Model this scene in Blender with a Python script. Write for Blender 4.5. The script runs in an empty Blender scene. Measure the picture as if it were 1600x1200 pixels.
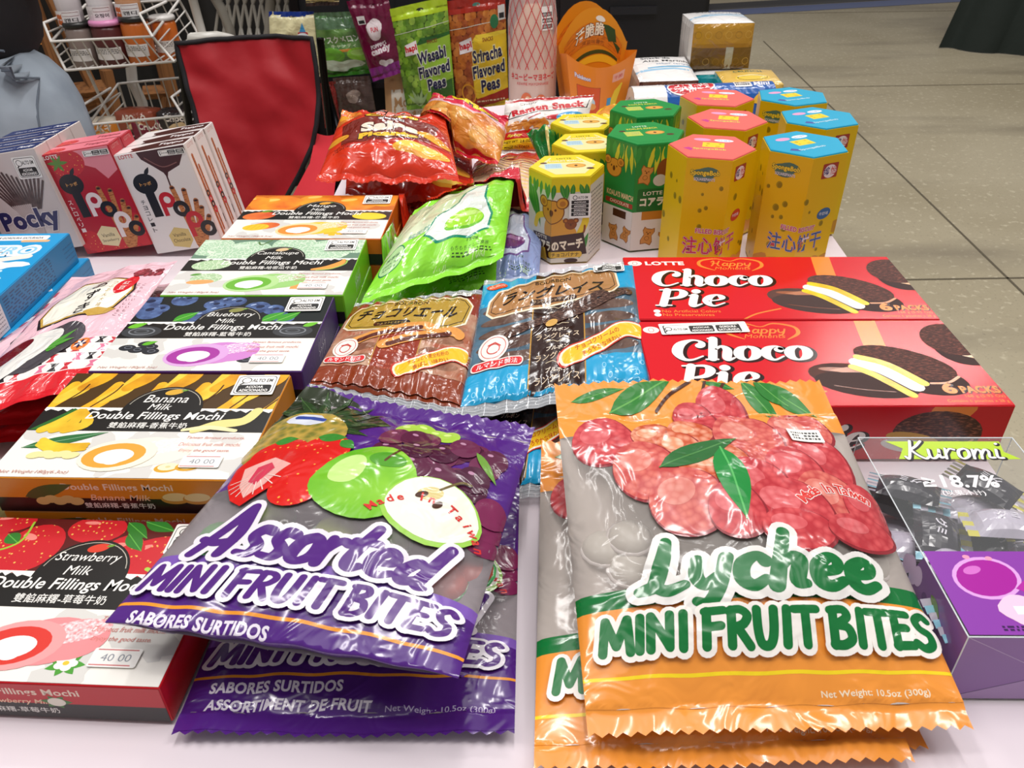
import bpy, math, random
from math import sin, cos, pi, radians
from mathutils import Vector, Matrix, noise
from mathutils.geometry import tessellate_polygon

SC = bpy.context.scene
COL = SC.collection

# ------------------------------------------------------------------ camera
CAM_Z, PITCH, ROLL, FPX = 1.093, 34.0, -0.9, 1250.0
cam_data = bpy.data.cameras.new('camera')
cam_data.sensor_width = 36.0
cam_data.lens = 36.0 * FPX / 1600.0
cam_data.clip_start = 0.02
cam_data.dof.use_dof = True
cam_data.dof.focus_distance = 0.62
cam_data.dof.aperture_fstop = 32.0
cam = bpy.data.objects.new('camera', cam_data)
COL.objects.link(cam)
cam.matrix_world = (Matrix.Translation((0, 0, CAM_Z)) @ Matrix.Rotation(radians(90 - PITCH), 4, 'X')
                    @ Matrix.Rotation(radians(ROLL), 4, 'Z'))
SC.camera = cam

# ------------------------------------------------------------------ light and exposure
SC.view_settings.view_transform = 'Standard'
SC.view_settings.look = 'None'
SC.view_settings.gamma = 1.0
SC.view_settings.use_curve_mapping = False
SC.view_settings.exposure = -0.1
world = bpy.data.worlds.new('hall_air')
SC.world = world
world.use_nodes = True
bg = world.node_tree.nodes['Background']
bg.inputs['Color'].default_value = (1.0, 0.95, 0.93, 1)
bg.inputs['Strength'].default_value = 0.26

def area(name, loc, sx, sy, power, col=(1, 0.965, 0.94), rot=(0, 0, 0)):
    l = bpy.data.lights.new(name, 'AREA')
    l.shape = 'RECTANGLE'; l.size = sx; l.size_y = sy; l.energy = power; l.color = col
    o = bpy.data.objects.new(name, l); COL.objects.link(o)
    o.location = loc; o.rotation_euler = [radians(a) for a in rot]
    return o

for i, (x, y) in enumerate([(-1.5, 0.2), (0.1, 0.5), (1.6, 0.3), (-0.9, 2.2), (0.9, 2.4), (-0.2, 4.6), (2.6, 4.4)]):
    area('hall_ceiling_lamp', (x, y, 3.3), 0.16 if i % 2 else 1.2, 1.2 if i % 2 else 0.16, 22 if i < 5 else 26)
area('soft_overhead_fill', (0.3, 0.5, 4.4), 3.0, 3.0, 44, (1, 0.97, 0.95))  # added wide fill light overhead to soften the lamps, no real skylight

# ------------------------------------------------------------------ pixel -> point on the scene (1600 x 1200 frame)
_r = radians(ROLL); _t = radians(PITCH)
def ray(px, py):
    u, v = px - 800.0, py - 600.0
    u, v = cos(_r) * u + sin(_r) * v, -sin(_r) * u + cos(_r) * v
    x, y = u / FPX, -v / FPX
    return Vector((x, cos(_t) + y * sin(_t), -sin(_t) + y * cos(_t)))
def P(px, py, z):
    d = ray(px, py)
    return Vector((0, 0, CAM_Z)) + d * ((z - CAM_Z) / d.z)
def PY(px, py, y):
    d = ray(px, py)
    return Vector((0, 0, CAM_Z)) + d * (y / d.y)

T = 0.74          # table top height

# ------------------------------------------------------------------ materials
def lin(h):
    h = h.lstrip('#')
    c = [int(h[i:i + 2], 16) / 255 for i in (0, 2, 4)]
    return tuple((x / 12.92 if x <= 0.04045 else ((x + 0.055) / 1.055) ** 2.4) for x in c) + (1.0,)

MATS = {}
def mat(h, kind='card', tex=None, h2=None, scale=100.0, amt=0.5):
    key = (h, kind, tex, h2, scale, amt)
    if key in MATS:
        return MATS[key]
    m = bpy.data.materials.new('%s_%s' % (kind, h)); m.use_nodes = True
    nt = m.node_tree; N = nt.nodes; L = nt.links
    b = N['Principled BSDF']
    b.inputs['Base Color'].default_value = lin(h)
    rough = {'card': 0.32, 'gloss': 0.2, 'film': 0.2, 'matte': 0.85, 'foil': 0.22, 'metal': 0.3, 'plastic': 0.3, 'cloth': 0.8, 'clear': 0.12, 'paper': 0.55}[kind]
    b.inputs['Roughness'].default_value = rough
    if kind == 'film':
        b.inputs['Coat Weight'].default_value = 0.35
        b.inputs['Coat Roughness'].default_value = 0.08
    if kind in ('foil', 'metal'):
        b.inputs['Metallic'].default_value = 0.9
    if kind in ('film', 'foil', 'clear'):
        tc = N.new('ShaderNodeTexCoord')
        n1 = N.new('ShaderNodeTexNoise'); n1.inputs['Scale'].default_value = 38; n1.inputs['Detail'].default_value = 2.0
        n1.inputs['Distortion'].default_value = 1.2
        L.new(tc.outputs['UV'], n1.inputs['Vector'])
        bp = N.new('ShaderNodeBump'); bp.inputs['Strength'].default_value = 0.55; bp.inputs['Distance'].default_value = 0.004
        L.new(n1.outputs['Fac'], bp.inputs['Height'])
        L.new(bp.outputs['Normal'], b.inputs['Normal'])
        if kind == 'film':
            L.new(bp.outputs['Normal'], b.inputs['Coat Normal'])
    if kind == 'cloth':
        tc = N.new('ShaderNodeTexCoord')
        n1 = N.new('ShaderNodeTexNoise'); n1.inputs['Scale'].default_value = 9; n1.inputs['Detail'].default_value = 3
        L.new(tc.outputs['Object'], n1.inputs['Vector'])
        bp = N.new('ShaderNodeBump'); bp.inputs['Strength'].default_value = 0.25; bp.inputs['Distance'].default_value = 0.02
        L.new(n1.outputs['Fac'], bp.inputs['Height']); L.new(bp.outputs['Normal'], b.inputs['Normal'])
    if kind == 'clear':
        tr = N.new('ShaderNodeBsdfTransparent'); tr.inputs['Color'].default_value = (0.95, 0.95, 0.95, 1)
        mx = N.new('ShaderNodeMixShader'); mx.inputs['Fac'].default_value = amt
        L.new(tr.outputs[0], mx.inputs[1]); L.new(b.outputs[0], mx.inputs[2])
        L.new(mx.outputs[0], N['Material Output'].inputs['Surface'])
    if tex:
        tc = N.new('ShaderNodeTexCoord')
        mixc = N.new('ShaderNodeMix'); mixc.data_type = 'RGBA'
        mixc.inputs['A'].default_value = lin(h); mixc.inputs['B'].default_value = lin(h2)
        rp = N.new('ShaderNodeValToRGB')
        if tex == 'cells':            # knobbly skin
            t = N.new('ShaderNodeTexVoronoi'); t.inputs['Scale'].default_value = scale
            L.new(tc.outputs['UV'], t.inputs['Vector']); src = t.outputs['Distance']
            rp.color_ramp.elements[0].position = 0.15; rp.color_ramp.elements[1].position = 0.75
        elif tex == 'seeds':
            t = N.new('ShaderNodeTexVoronoi'); t.inputs['Scale'].default_value = scale
            L.new(tc.outputs['UV'], t.inputs['Vector']); src = t.outputs['Distance']
            rp.color_ramp.elements[0].position = 0.14; rp.color_ramp.elements[0].color = (1, 1, 1, 1)
            rp.color_ramp.elements[1].position = 0.22; rp.color_ramp.elements[1].color = (0, 0, 0, 1)
        elif tex == 'streak':
            mp = N.new('ShaderNodeMapping'); mp.inputs['Scale'].default_value = (1, 3.2, 1); mp.inputs['Rotation'].default_value = (0, 0, 0.3)
            L.new(tc.outputs['UV'], mp.inputs['Vector'])
            t = N.new('ShaderNodeTexNoise'); t.inputs['Scale'].default_value = scale; t.inputs['Detail'].default_value = 3
            L.new(mp.outputs['Vector'], t.inputs['Vector']); src = t.outputs['Fac']
            rp.color_ramp.elements[0].position = 0.5; rp.color_ramp.elements[1].position = 0.62
        elif tex == 'net':
            t = N.new('ShaderNodeTexVoronoi'); t.feature = 'DISTANCE_TO_EDGE'; t.inputs['Scale'].default_value = scale
            L.new(tc.outputs['UV'], t.inputs['Vector']); src = t.outputs['Distance']
            rp.color_ramp.elements[0].position = 0.03; rp.color_ramp.elements[0].color = (1, 1, 1, 1)
            rp.color_ramp.elements[1].position = 0.1; rp.color_ramp.elements[1].color = (0, 0, 0, 1)
        else:                          # 'noise'
            t = N.new('ShaderNodeTexNoise'); t.inputs['Scale'].default_value = scale; t.inputs['Detail'].default_value = 4
            L.new(tc.outputs['Object' if tex == 'onoise' else 'UV'], t.inputs['Vector']); src = t.outputs['Fac']
            rp.color_ramp.elements[0].position = 0.35; rp.color_ramp.elements[1].position = 0.68
        L.new(src, rp.inputs['Fac']); L.new(rp.outputs['Color'], mixc.inputs['Factor'])
        L.new(mixc.outputs['Result'], b.inputs['Base Color'])
    MATS[key] = m
    return m

# ------------------------------------------------------------------ mesh builder
class MB:
    def __init__(s):
        s.v = []; s.f = []; s.fm = []; s.uv = []; s.nr = []; s.mats = []; s.mi = {}
    def slot(s, m):
        if m.name not in s.mi:
            s.mi[m.name] = len(s.mats); s.mats.append(m)
        return s.mi[m.name]
    def add(s, pts, faces, m, uvs=None, nrm=None):
        o = len(s.v); k = s.slot(m)
        s.v += [tuple(p) for p in pts]
        s.uv += uvs if uvs else [(p[0], p[1]) for p in pts]
        s.nr += nrm if nrm else [None] * len(pts)
        for f in faces:
            s.f.append(tuple(i + o for i in f)); s.fm.append(k)
    def quad(s, a, b, c, d, m):
        s.add([a, b, c, d], [(0, 1, 2, 3)], m)
    def box(s, lo, hi, m):
        x0, y0, z0 = lo; x1, y1, z1 = hi
        p = [(x0, y0, z0), (x1, y0, z0), (x1, y1, z0), (x0, y1, z0), (x0, y0, z1), (x1, y0, z1), (x1, y1, z1), (x0, y1, z1)]
        s.add(p, [(3, 2, 1, 0), (4, 5, 6, 7), (0, 1, 5, 4), (1, 2, 6, 5), (2, 3, 7, 6), (3, 0, 4, 7)], m)
    def tube(s, pts, r, m, n=8, closed=False, caps=True):
        pts = [Vector(p) for p in pts]; k = len(pts); rs = r if isinstance(r, (list, tuple)) else [r] * k
        V = []; prev = None
        for i, p in enumerate(pts):
            a = pts[i - 1] if (i or closed) else p; b = pts[(i + 1) % k] if (i < k - 1 or closed) else p
            t = (b - a).normalized()
            up = Vector((0, 0, 1)) if abs(t.z) < 0.95 else Vector((0, 1, 0))
            if prev is not None: up = prev
            x = t.cross(up).normalized(); y = x.cross(t).normalized(); prev = y
            for j in range(n):
                q = 2 * pi * j / n
                V.append(p + (x * cos(q) + y * sin(q)) * rs[i])
        F = []
        for i in range(k if closed else k - 1):
            for j in range(n):
                a = i * n + j; b = i * n + (j + 1) % n; i2 = (i + 1) % k
                F.append((a, b, i2 * n + (j + 1) % n, i2 * n + j))
        if caps and not closed:
            F.append(tuple(range(n))); F.append(tuple(reversed(range((k - 1) * n, k * n))))
        s.add(V, F, m)
    def lathe(s, prof, m, n=24, c=(0, 0, 0)):
        V = []; F = []
        for (r, z) in prof:
            for j in range(n):
                V.append((c[0] + r * cos(2 * pi * j / n), c[1] + r * sin(2 * pi * j / n), c[2] + z))
        for i in range(len(prof) - 1):
            for j in range(n):
                F.append((i * n + j, i * n + (j + 1) % n, (i + 1) * n + (j + 1) % n, (i + 1) * n + j))
        F.append(tuple(reversed(range(n)))); F.append(tuple(range((len(prof) - 1) * n, len(prof) * n)))
        s.add(V, F, m)
    def build(s, name, parent=None, smooth=False, off=None):
        me = bpy.data.meshes.new(name)
        v = s.v if off is None else [(p[0] - off[0], p[1] - off[1], p[2] - off[2]) for p in s.v]
        me.from_pydata(v, [], s.f)
        for m in s.mats: me.materials.append(m)
        me.polygons.foreach_set('material_index', s.fm)
        uvl = me.uv_layers.new(name='UVMap')
        flat = [0.0] * (2 * len(me.loops)); li = [0] * len(me.loops)
        me.loops.foreach_get('vertex_index', li)
        for i, vi in enumerate(li):
            flat[2 * i] = s.uv[vi][0]; flat[2 * i + 1] = s.uv[vi][1]
        uvl.data.foreach_set('uv', flat)
        me.polygons.foreach_set('use_smooth', [smooth] * len(me.polygons))
        if smooth and s.nr and all(n is not None for n in s.nr):
            me.normals_split_custom_set_from_vertices([tuple(n) for n in s.nr])
        o = bpy.data.objects.new(name, me); COL.objects.link(o)
        if parent is not None: o.parent = parent
        return o

def thing(name, label, cat, loc=(0, 0, 0), rot=(0, 0, 0), group=None):
    o = bpy.data.objects.new(name, None); o.empty_display_size = 0.02; COL.objects.link(o)
    o.location = loc; o.rotation_euler = rot
    return tag(o, label, cat, group)
def tag(o, label, cat, group=None, kind=None):
    if label: o['label'] = label
    if cat: o['category'] = cat
    if group: o['group'] = group
    if kind: o['kind'] = kind
    return o
def struct(o):
    o['kind'] = 'structure'; return o
def dup(root, label, loc=None, rot=None, group=None):
    r = root.copy(); COL.objects.link(r); r['label'] = label
    if loc is not None: r.location = loc
    if rot is not None: r.rotation_euler = rot
    if group: r['group'] = group
    for ch in list(root.children):
        c = ch.copy(); COL.objects.link(c); c.parent = r
        for g in list(ch.children):
            d = g.copy(); COL.objects.link(d); d.parent = c
    return r

# ------------------------------------------------------------------ flat printed artwork (units: cm on the panel)
TXT = {}
def _font_mesh(body, bold, shear):
    c = bpy.data.curves.new('lettering', 'FONT'); c.body = body; c.offset = bold; c.shear = shear
    c.resolution_u = 3; c.fill_mode = 'FRONT'
    o = bpy.data.objects.new('lettering', c); COL.objects.link(o)
    dg = bpy.context.evaluated_depsgraph_get()
    me = bpy.data.meshes.new_from_object(o.evaluated_get(dg)); me.calc_loop_triangles()
    V = [(v.co.x, v.co.y) for v in me.vertices]; F = [tuple(t.vertices) for t in me.loop_triangles]
    bpy.data.objects.remove(o); bpy.data.curves.remove(c); bpy.data.meshes.remove(me)
    F2 = []
    for a, b, d in F:
        A = (V[b][0] - V[a][0]) * (V[d][1] - V[a][1]) - (V[b][1] - V[a][1]) * (V[d][0] - V[a][0])
        F2.append((a, b, d) if A > 0 else (a, d, b))
    return V, F2
def glyph(ch, bold, shear):
    if '\u4e00' <= ch <= '\u9fff': bold *= 0.35      # dense characters fill up when thickened
    k = (ch, round(bold, 3), round(shear, 2))
    if k not in TXT: TXT[k] = _font_mesh(ch, bold, shear)
    return TXT[k]
ADV = {}
def advance(ch):
    if ch not in ADV:
        if '|' not in ADV: ADV['|'] = max(p[0] for p in _font_mesh('|', 0, 0)[0])
        ADV[ch] = max(p[0] for p in _font_mesh(ch + '|', 0, 0)[0]) - ADV['|'] if ch != '|' else .3
    return ADV[ch]
def text_geo(t, bold=0.0, shear=0.0, space=1.0):
    """one piece per letter, so that heavy letters may touch"""
    out = []; x = 0.0
    for ch in t:
        if ch != ' ':
            V, F = glyph(ch, bold, shear); out.append(([(p[0] + x, p[1]) for p in V], F))
        x += advance(ch) * space + bold * .8
    xs = [p[0] for V, F in out for p in V] or [0, 1]; ys = [p[1] for V, F in out for p in V] or [0, 1]
    return out, (min(xs), min(ys), max(xs), max(ys))

def spline(pts, n=6, closed=False):
    k = len(pts)
    if k < 3 and not closed: return list(pts)
    out = []
    rng = range(k) if closed else range(k - 1)
    for i in rng:
        if closed: p = [pts[(i + j) % k] for j in (-1, 0, 1, 2)]
        else: p = [pts[max(i - 1, 0)], pts[i], pts[i + 1], pts[min(i + 2, k - 1)]]
        for j in range(n):
            t = j / n
            out.append(tuple(0.5 * ((2 * p[1][d]) + (-p[0][d] + p[2][d]) * t + (2 * p[0][d] - 5 * p[1][d] + 4 * p[2][d] - p[3][d]) * t * t
                             + (-p[0][d] + 3 * p[1][d] - 3 * p[2][d] + p[3][d]) * t ** 3) for d in range(len(p[1]))))
    if not closed: out.append(tuple(pts[-1]))
    return out

def ribbon(pts, w, closed=False, cap=True):
    """strip of triangles along a 2-D line; w is a width or one width per point"""
    k = len(pts); ws = w if isinstance(w, (list, tuple)) else [w] * k
    V = []; F = []
    for i, p in enumerate(pts):
        a = pts[i - 1] if (i or closed) else p; b = pts[(i + 1) % k] if (i < k - 1 or closed) else p
        dx, dy = b[0] - a[0], b[1] - a[1]; l = math.hypot(dx, dy) or 1
        nx, ny = -dy / l * ws[i] / 2, dx / l * ws[i] / 2
        V += [(p[0] + nx, p[1] + ny), (p[0] - nx, p[1] - ny)]
    for i in range(k if closed else k - 1):
        a, b, c, d = 2 * i, 2 * i + 1, (2 * i + 2) % (2 * k), (2 * i + 3) % (2 * k)
        F += [(a, b, d), (a, d, c)]
    if cap and not closed:
        for p, q, r in ((pts[0], pts[1], ws[0] / 2), (pts[-1], pts[-2], ws[-1] / 2)):
            a0 = math.atan2(p[1] - q[1], p[0] - q[0]) - pi / 2
            o = len(V); V += [(p[0] + r * cos(a0 + j * pi / 6), p[1] + r * sin(a0 + j * pi / 6)) for j in range(7)]
            F += [(o, o + j, o + j + 1) for j in range(1, 6)]
    return V, F

def clip_tri(tri, box):
    poly = list(tri)
    for ax, lim, sg in ((0, box[0], 1), (0, box[2], -1), (1, box[1], 1), (1, box[3], -1)):
        out = []
        for i in range(len(poly)):
            a, b = poly[i], poly[(i + 1) % len(poly)]
            da, db = (a[ax] - lim) * sg, (b[ax] - lim) * sg
            if da >= 0: out.append(a)
            if (da >= 0) != (db >= 0):
                t = da / (da - db); out.append((a[0] + (b[0] - a[0]) * t, a[1] + (b[1] - a[1]) * t))
        poly = out
        if len(poly) < 3: return []
    return [(poly[0], poly[i], poly[i + 1]) for i in range(1, len(poly) - 1)]

def subdivide(V, F, L):
    V = list(V)
    for _ in range(7):
        mid = {}; out = []; ch = False
        def m(a, b):
            k = (a, b) if a < b else (b, a)
            if k in mid: return mid[k]
            if math.hypot(V[a][0] - V[b][0], V[a][1] - V[b][1]) <= L: mid[k] = -1
            else:
                mid[k] = len(V); V.append(((V[a][0] + V[b][0]) / 2, (V[a][1] + V[b][1]) / 2))
            return mid[k]
        for a, b, c in F:
            x, y, z = m(a, b), m(b, c), m(c, a)
            n = (x >= 0) + (y >= 0) + (z >= 0)
            if n == 0: out.append((a, b, c)); continue
            ch = True
            if n == 3: out += [(a, x, z), (x, b, y), (z, y, c), (x, y, z)]
            elif n == 1:
                if x >= 0: out += [(a, x, c), (x, b, c)]
                elif y >= 0: out += [(a, b, y), (a, y, c)]
                else: out += [(a, b, z), (z, b, c)]
            else:
                if z < 0: out += [(x, b, y), (a, x, y), (a, y, c)]
                elif x < 0: out += [(z, y, c), (a, b, y), (a, y, z)]
                else: out += [(a, x, z), (x, b, c), (x, c, z)]
        F = out
        if not ch: break
    return V, F

def lerp_table(t, y):
    for (a, b), (c, d) in zip(t[:-1], t[1:]):
        if y <= c or (c, d) == t[-1]: return b + (d - b) * (y - a) / (c - a)

class Art:
    def __init__(s, kind='card'):
        s.it = []; s.kind = kind; s.n = 0
    def m(s, c, **k):
        return c if not isinstance(c, str) else mat(c, s.kind, **k)
    def raw(s, c, V, F, same=False, micro=0.0):
        """same = stay on the layer of the last piece; micro lifts touching pieces of one layer apart"""
        if not same: s.n += 1
        s.it.append((s.m(c), V, F, s.n, micro))
    def remap(s, pairs):
        """slide the print up or down the panel, height by height"""
        f = lambda y: lerp_table(pairs, y)
        s.it = [(m, [(p[0], f(p[1])) for p in V], F, n, mi) for m, V, F, n, mi in s.it]
    def extend(s, o):
        for m, V, F, n, mi in o.it: s.it.append((m, V, F, n + s.n, mi))
        s.n += o.n
    def poly(s, c, pts):
        pts = [tuple(p[:2]) for p in pts]
        F = tessellate_polygon([[Vector((p[0], p[1], 0)) for p in pts]])
        F2 = []
        for a, b, d in F:
            A = (pts[b][0] - pts[a][0]) * (pts[d][1] - pts[a][1]) - (pts[b][1] - pts[a][1]) * (pts[d][0] - pts[a][0])
            F2.append((a, b, d) if A > 0 else (a, d, b))
        s.raw(c, pts, F2)
    def rect(s, c, x0, y0, x1, y1):
        s.raw(c, [(x0, y0), (x1, y0), (x1, y1), (x0, y1)], [(0, 1, 2), (0, 2, 3)])
    def rrect(s, c, x0, y0, x1, y1, r):
        pts = []
        for cx, cy, a in ((x1 - r, y0 + r, -90), (x1 - r, y1 - r, 0), (x0 + r, y1 - r, 90), (x0 + r, y0 + r, 180)):
            pts += [(cx + r * cos(radians(a + j * 22.5)), cy + r * sin(radians(a + j * 22.5))) for j in range(5)]
        s.poly(c, pts)
    def ell(s, c, cx, cy, rx, ry=None, rot=0, a0=0, a1=360, n=24):
        ry = rx if ry is None else ry; R = radians(rot)
        k = n if a1 - a0 >= 360 else n + 1
        pts = []
        for j in range(k):
            q = radians(a0 + (a1 - a0) * j / n)
            x, y = rx * cos(q), ry * sin(q)
            pts.append((cx + x * cos(R) - y * sin(R), cy + x * sin(R) + y * cos(R)))
        V = [(sum(p[0] for p in pts) / k, sum(p[1] for p in pts) / k)] + pts
        s.raw(c, V, [(0, 1 + j, 1 + (j + 1) % k) for j in range(k)])
    def blob(s, c, cx, cy, r, seed, ir=0.3, sx=1.0, n=18):
        rnd = random.Random(seed); ph = [rnd.uniform(0, 6.28) for _ in range(3)]
        pts = []
        for j in range(n):
            q = 2 * pi * j / n
            rr = r * (1 + ir * (sin(2 * q + ph[0]) * 0.6 + sin(3 * q + ph[1]) * 0.5 + sin(5 * q + ph[2]) * 0.25))
            pts.append((cx + rr * cos(q) * sx, cy + rr * sin(q)))
        s.poly(c, pts)
    def leaf(s, c, x0, y0, x1, y1, w, vein=None):
        dx, dy = x1 - x0, y1 - y0; l = math.hypot(dx, dy); nx, ny = -dy / l, dx / l
        a = []; b = []
        for j in range(9):
            t = j / 8; q = sin(pi * t ** 0.8) * w / 2
            a.append((x0 + dx * t + nx * q, y0 + dy * t + ny * q)); b.append((x0 + dx * t - nx * q, y0 + dy * t - ny * q))
        s.poly(c, b + a[-2:0:-1])
        if vein: s.line(vein, [(x0, y0), (x1, y1)], w * 0.06)
    def line(s, c, pts, w, closed=False, smooth=False):
        p = spline(pts, 6, closed) if smooth else pts
        if smooth and isinstance(w, (list, tuple)):
            k = spline([(a, 0) for a in w], 6, closed); w = [max(a[0], 0.001) for a in k]
        V, F = ribbon(p, w, closed); s.raw(c, V, F)
    def ring(s, c, cx, cy, rx, ry, w, rot=0, n=28):
        R = radians(rot); pts = []
        for j in range(n):
            q = 2 * pi * j / n; x, y = rx * cos(q), ry * sin(q)
            pts.append((cx + x * cos(R) - y * sin(R), cy + x * sin(R) + y * cos(R)))
        s.line(c, pts, w, closed=True)
    def text(s, c, t, cx, cy, w, h, bold=0.0, shear=0.0, rot=0, space=1.0, out=(), dx=0, dy=0):
        P0, bb = text_geo(t, bold, shear, space)
        if bb[2] - bb[0] < 1e-6: return
        sx, sy = w / (bb[2] - bb[0]), h / (bb[3] - bb[1]); mx, my = (bb[0] + bb[2]) / 2, (bb[1] + bb[3]) / 2
        R = radians(rot)
        def put(c, pieces, ox=0, oy=0, ax=0.0):
            for i, (V, F) in enumerate(pieces):
                s.raw(c, [(cx + ox + (x - mx - ax) * sx * cos(R) - (y - my) * sy * sin(R), cy + oy + (x - mx - ax) * sx * sin(R) + (y - my) * sy * cos(R)) for x, y in V], F, same=i > 0, micro=(i % 2) * 2e-6)
        for oc, ob, ox, oy in out:
            pc = []; x = 0.0
            for ch in t:
                if ch != ' ':
                    V, F = glyph(ch, bold + ob, shear); pc.append(([(p[0] + x, p[1]) for p in V], F))
                x += advance(ch) * space + bold * .8
            put(oc, pc, ox, oy)
        put(c, P0)
    def arc(s, c, t, cx, cy, r, a0, a1, h, bold=0.02, out=()):
        n = len(t); sc = h / 0.7
        for oc, ob in list(out) + [(c, 0)]:
            first = True
            for i, ch in enumerate(t):
                if ch == ' ': continue
                q = a0 + (a1 - a0) * i / (n - 1); R = radians(q - 90)
                V, F = glyph(ch, bold + ob, 0.0); xs = [p[0] for p in V]; mx = (min(xs) + max(xs)) / 2
                s.raw(oc, [(cx + r * cos(radians(q)) + (x - mx) * sc * cos(R) - y * sc * sin(R), cy + r * sin(radians(q)) + (x - mx) * sc * sin(R) + y * sc * cos(R)) for x, y in V], F, same=not first, micro=(i % 2) * 2e-6)
                first = False
    def strokes(s, c, t, cx, cy, w, h, lw, slant=0.0, out=(), font=None, rot=0, arcy=0.0):
        """lettering drawn with a brush; out = [(colour, extra width, dx, dy)]"""
        L = []; x = 0.0
        for ch in t:
            if ch == ' ': x += 0.35; continue
            adv, ss = font[ch]
            for st in ss: L.append([(x + p[0], p[1]) + tuple(p[2:]) for p in st])
            x += adv
        sx = w / x; R = radians(rot)
        def tf(p):
            X = (p[0] + slant * p[1] - x / 2) * sx; Yv = (p[1] - 0.5) * h + arcy * (1 - (2 * p[0] / x - 1) ** 2)
            return (cx + X * cos(R) - Yv * sin(R), cy + X * sin(R) + Yv * cos(R))
        done = []
        for st in L:
            ws = [(p[2] if len(p) > 2 else 1.0) for p in st]; pts = [tf(p) for p in st]
            if len(pts) > 2:
                k = spline([(p[0], p[1], q) for p, q in zip(pts, ws)], 5)
                pts = [(q[0], q[1]) for q in k]; ws = [q[2] for q in k]
            done.append((pts, ws))
        for oc, ow, ox, oy in list(out) + [(c, 0, 0, 0)]:
            k = 0
            for pts, ws in done:
                for i, p in enumerate(pts):
                    r = (ws[i] * lw + ow) / 2
                    V = [(p[0] + ox + r * cos(j * pi / 7), p[1] + oy + r * sin(j * pi / 7)) for j in range(14)]
                    s.raw(oc, V, [(0, j, j + 1) for j in range(1, 13)], same=k > 0, micro=(k % 13) * 7e-7); k += 1
                    if i + 1 < len(pts):
                        q = pts[i + 1]; l = math.hypot(q[0] - p[0], q[1] - p[1]) or 1
                        nx, ny = -(q[1] - p[1]) / l, (q[0] - p[0]) / l; r2 = (ws[i + 1] * lw + ow) / 2
                        V = [(p[0] + ox - nx * r, p[1] + oy - ny * r), (q[0] + ox - nx * r2, q[1] + oy - ny * r2), (q[0] + ox + nx * r2, q[1] + oy + ny * r2), (p[0] + ox + nx * r, p[1] + oy + ny * r)]
                        s.raw(oc, V, [(0, 1, 2), (0, 2, 3)], same=True, micro=(k % 13) * 7e-7); k += 1
    def lines(s, c, x0, y0, x1, y1, n, th, seed=1):
        """rows of print too small to read"""
        rnd = random.Random(seed); V = []; F = []
        for i in range(n):
            y = y1 - (i + 0.5) * (y1 - y0) / n; x = x0
            while x < x1:
                l = rnd.uniform(0.15, 0.7) * (x1 - x0) / 6; e = min(x + l, x1)
                o = len(V); V += [(x, y - th / 2), (e, y - th / 2), (e, y + th / 2), (x, y + th / 2)]; F += [(o, o + 1, o + 2), (o, o + 2, o + 3)]
                x = e + 0.04 * (x1 - x0)
        s.raw(c, V, F)
    def levels(s, box):
        """print is only as thick as the pieces that really lie over one another"""
        bb = {}
        for m, V, F, n, mi in s.it:
            if not V: continue
            xs = [p[0] for p in V]; ys = [p[1] for p in V]; b = (min(xs), min(ys), max(xs), max(ys))
            if n in bb: o = bb[n]; b = (min(o[0], b[0]), min(o[1], b[1]), max(o[2], b[2]), max(o[3], b[3]))
            bb[n] = b
        lv = {}; done = []
        for n in sorted(bb):
            b = bb[n]; l = 0
            for o, k in done:
                if k >= l and o[0] < b[2] and b[0] < o[2] and o[1] < b[3] and b[1] < o[3]: l = k + 1
            lv[n] = l; done.append((b, l))
        return lv
    def apply(s, mb, M, box, L=None, base=0.0001, dz=0.000014, normal=None):
        """lay the artwork on the surface M(x, y, offset); box clips it to the panel"""
        lv = s.levels(box)
        for m, V, F, i, micro in s.it:
            if not V: continue
            xs = [p[0] for p in V]; ys = [p[1] for p in V]
            if max(xs) < box[0] or min(xs) > box[2] or max(ys) < box[1] or min(ys) > box[3]: continue
            if min(xs) < box[0] or max(xs) > box[2] or min(ys) < box[1] or max(ys) > box[3]:
                v = []; f = []; idx = {}
                for t in F:
                    for tri in clip_tri([V[j] for j in t], box):
                        g = []
                        for p in tri:
                            k = (round(p[0], 5), round(p[1], 5))
                            if k not in idx: idx[k] = len(v); v.append(p)
                            g.append(idx[k])
                        if len(set(g)) == 3: f.append(tuple(g))
                if not f: continue
            else: v, f = V, F
            if L: v, f = subdivide(v, f, L)
            off = base + lv[i] * dz + micro
            mb.add([M(p[0], p[1], off) for p in v], f, m, [(p[0] * 0.01, p[1] * 0.01) for p in v],
                   [normal(p[0], p[1]) for p in v] if normal else None)
# ------------------------------------------------------------------ builders of package kinds
def frange(a, b, st):
    n = max(1, int(math.ceil((b - a) / st - 1e-6)))
    return [a + (b - a) * i / n for i in range(n + 1)]

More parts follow.
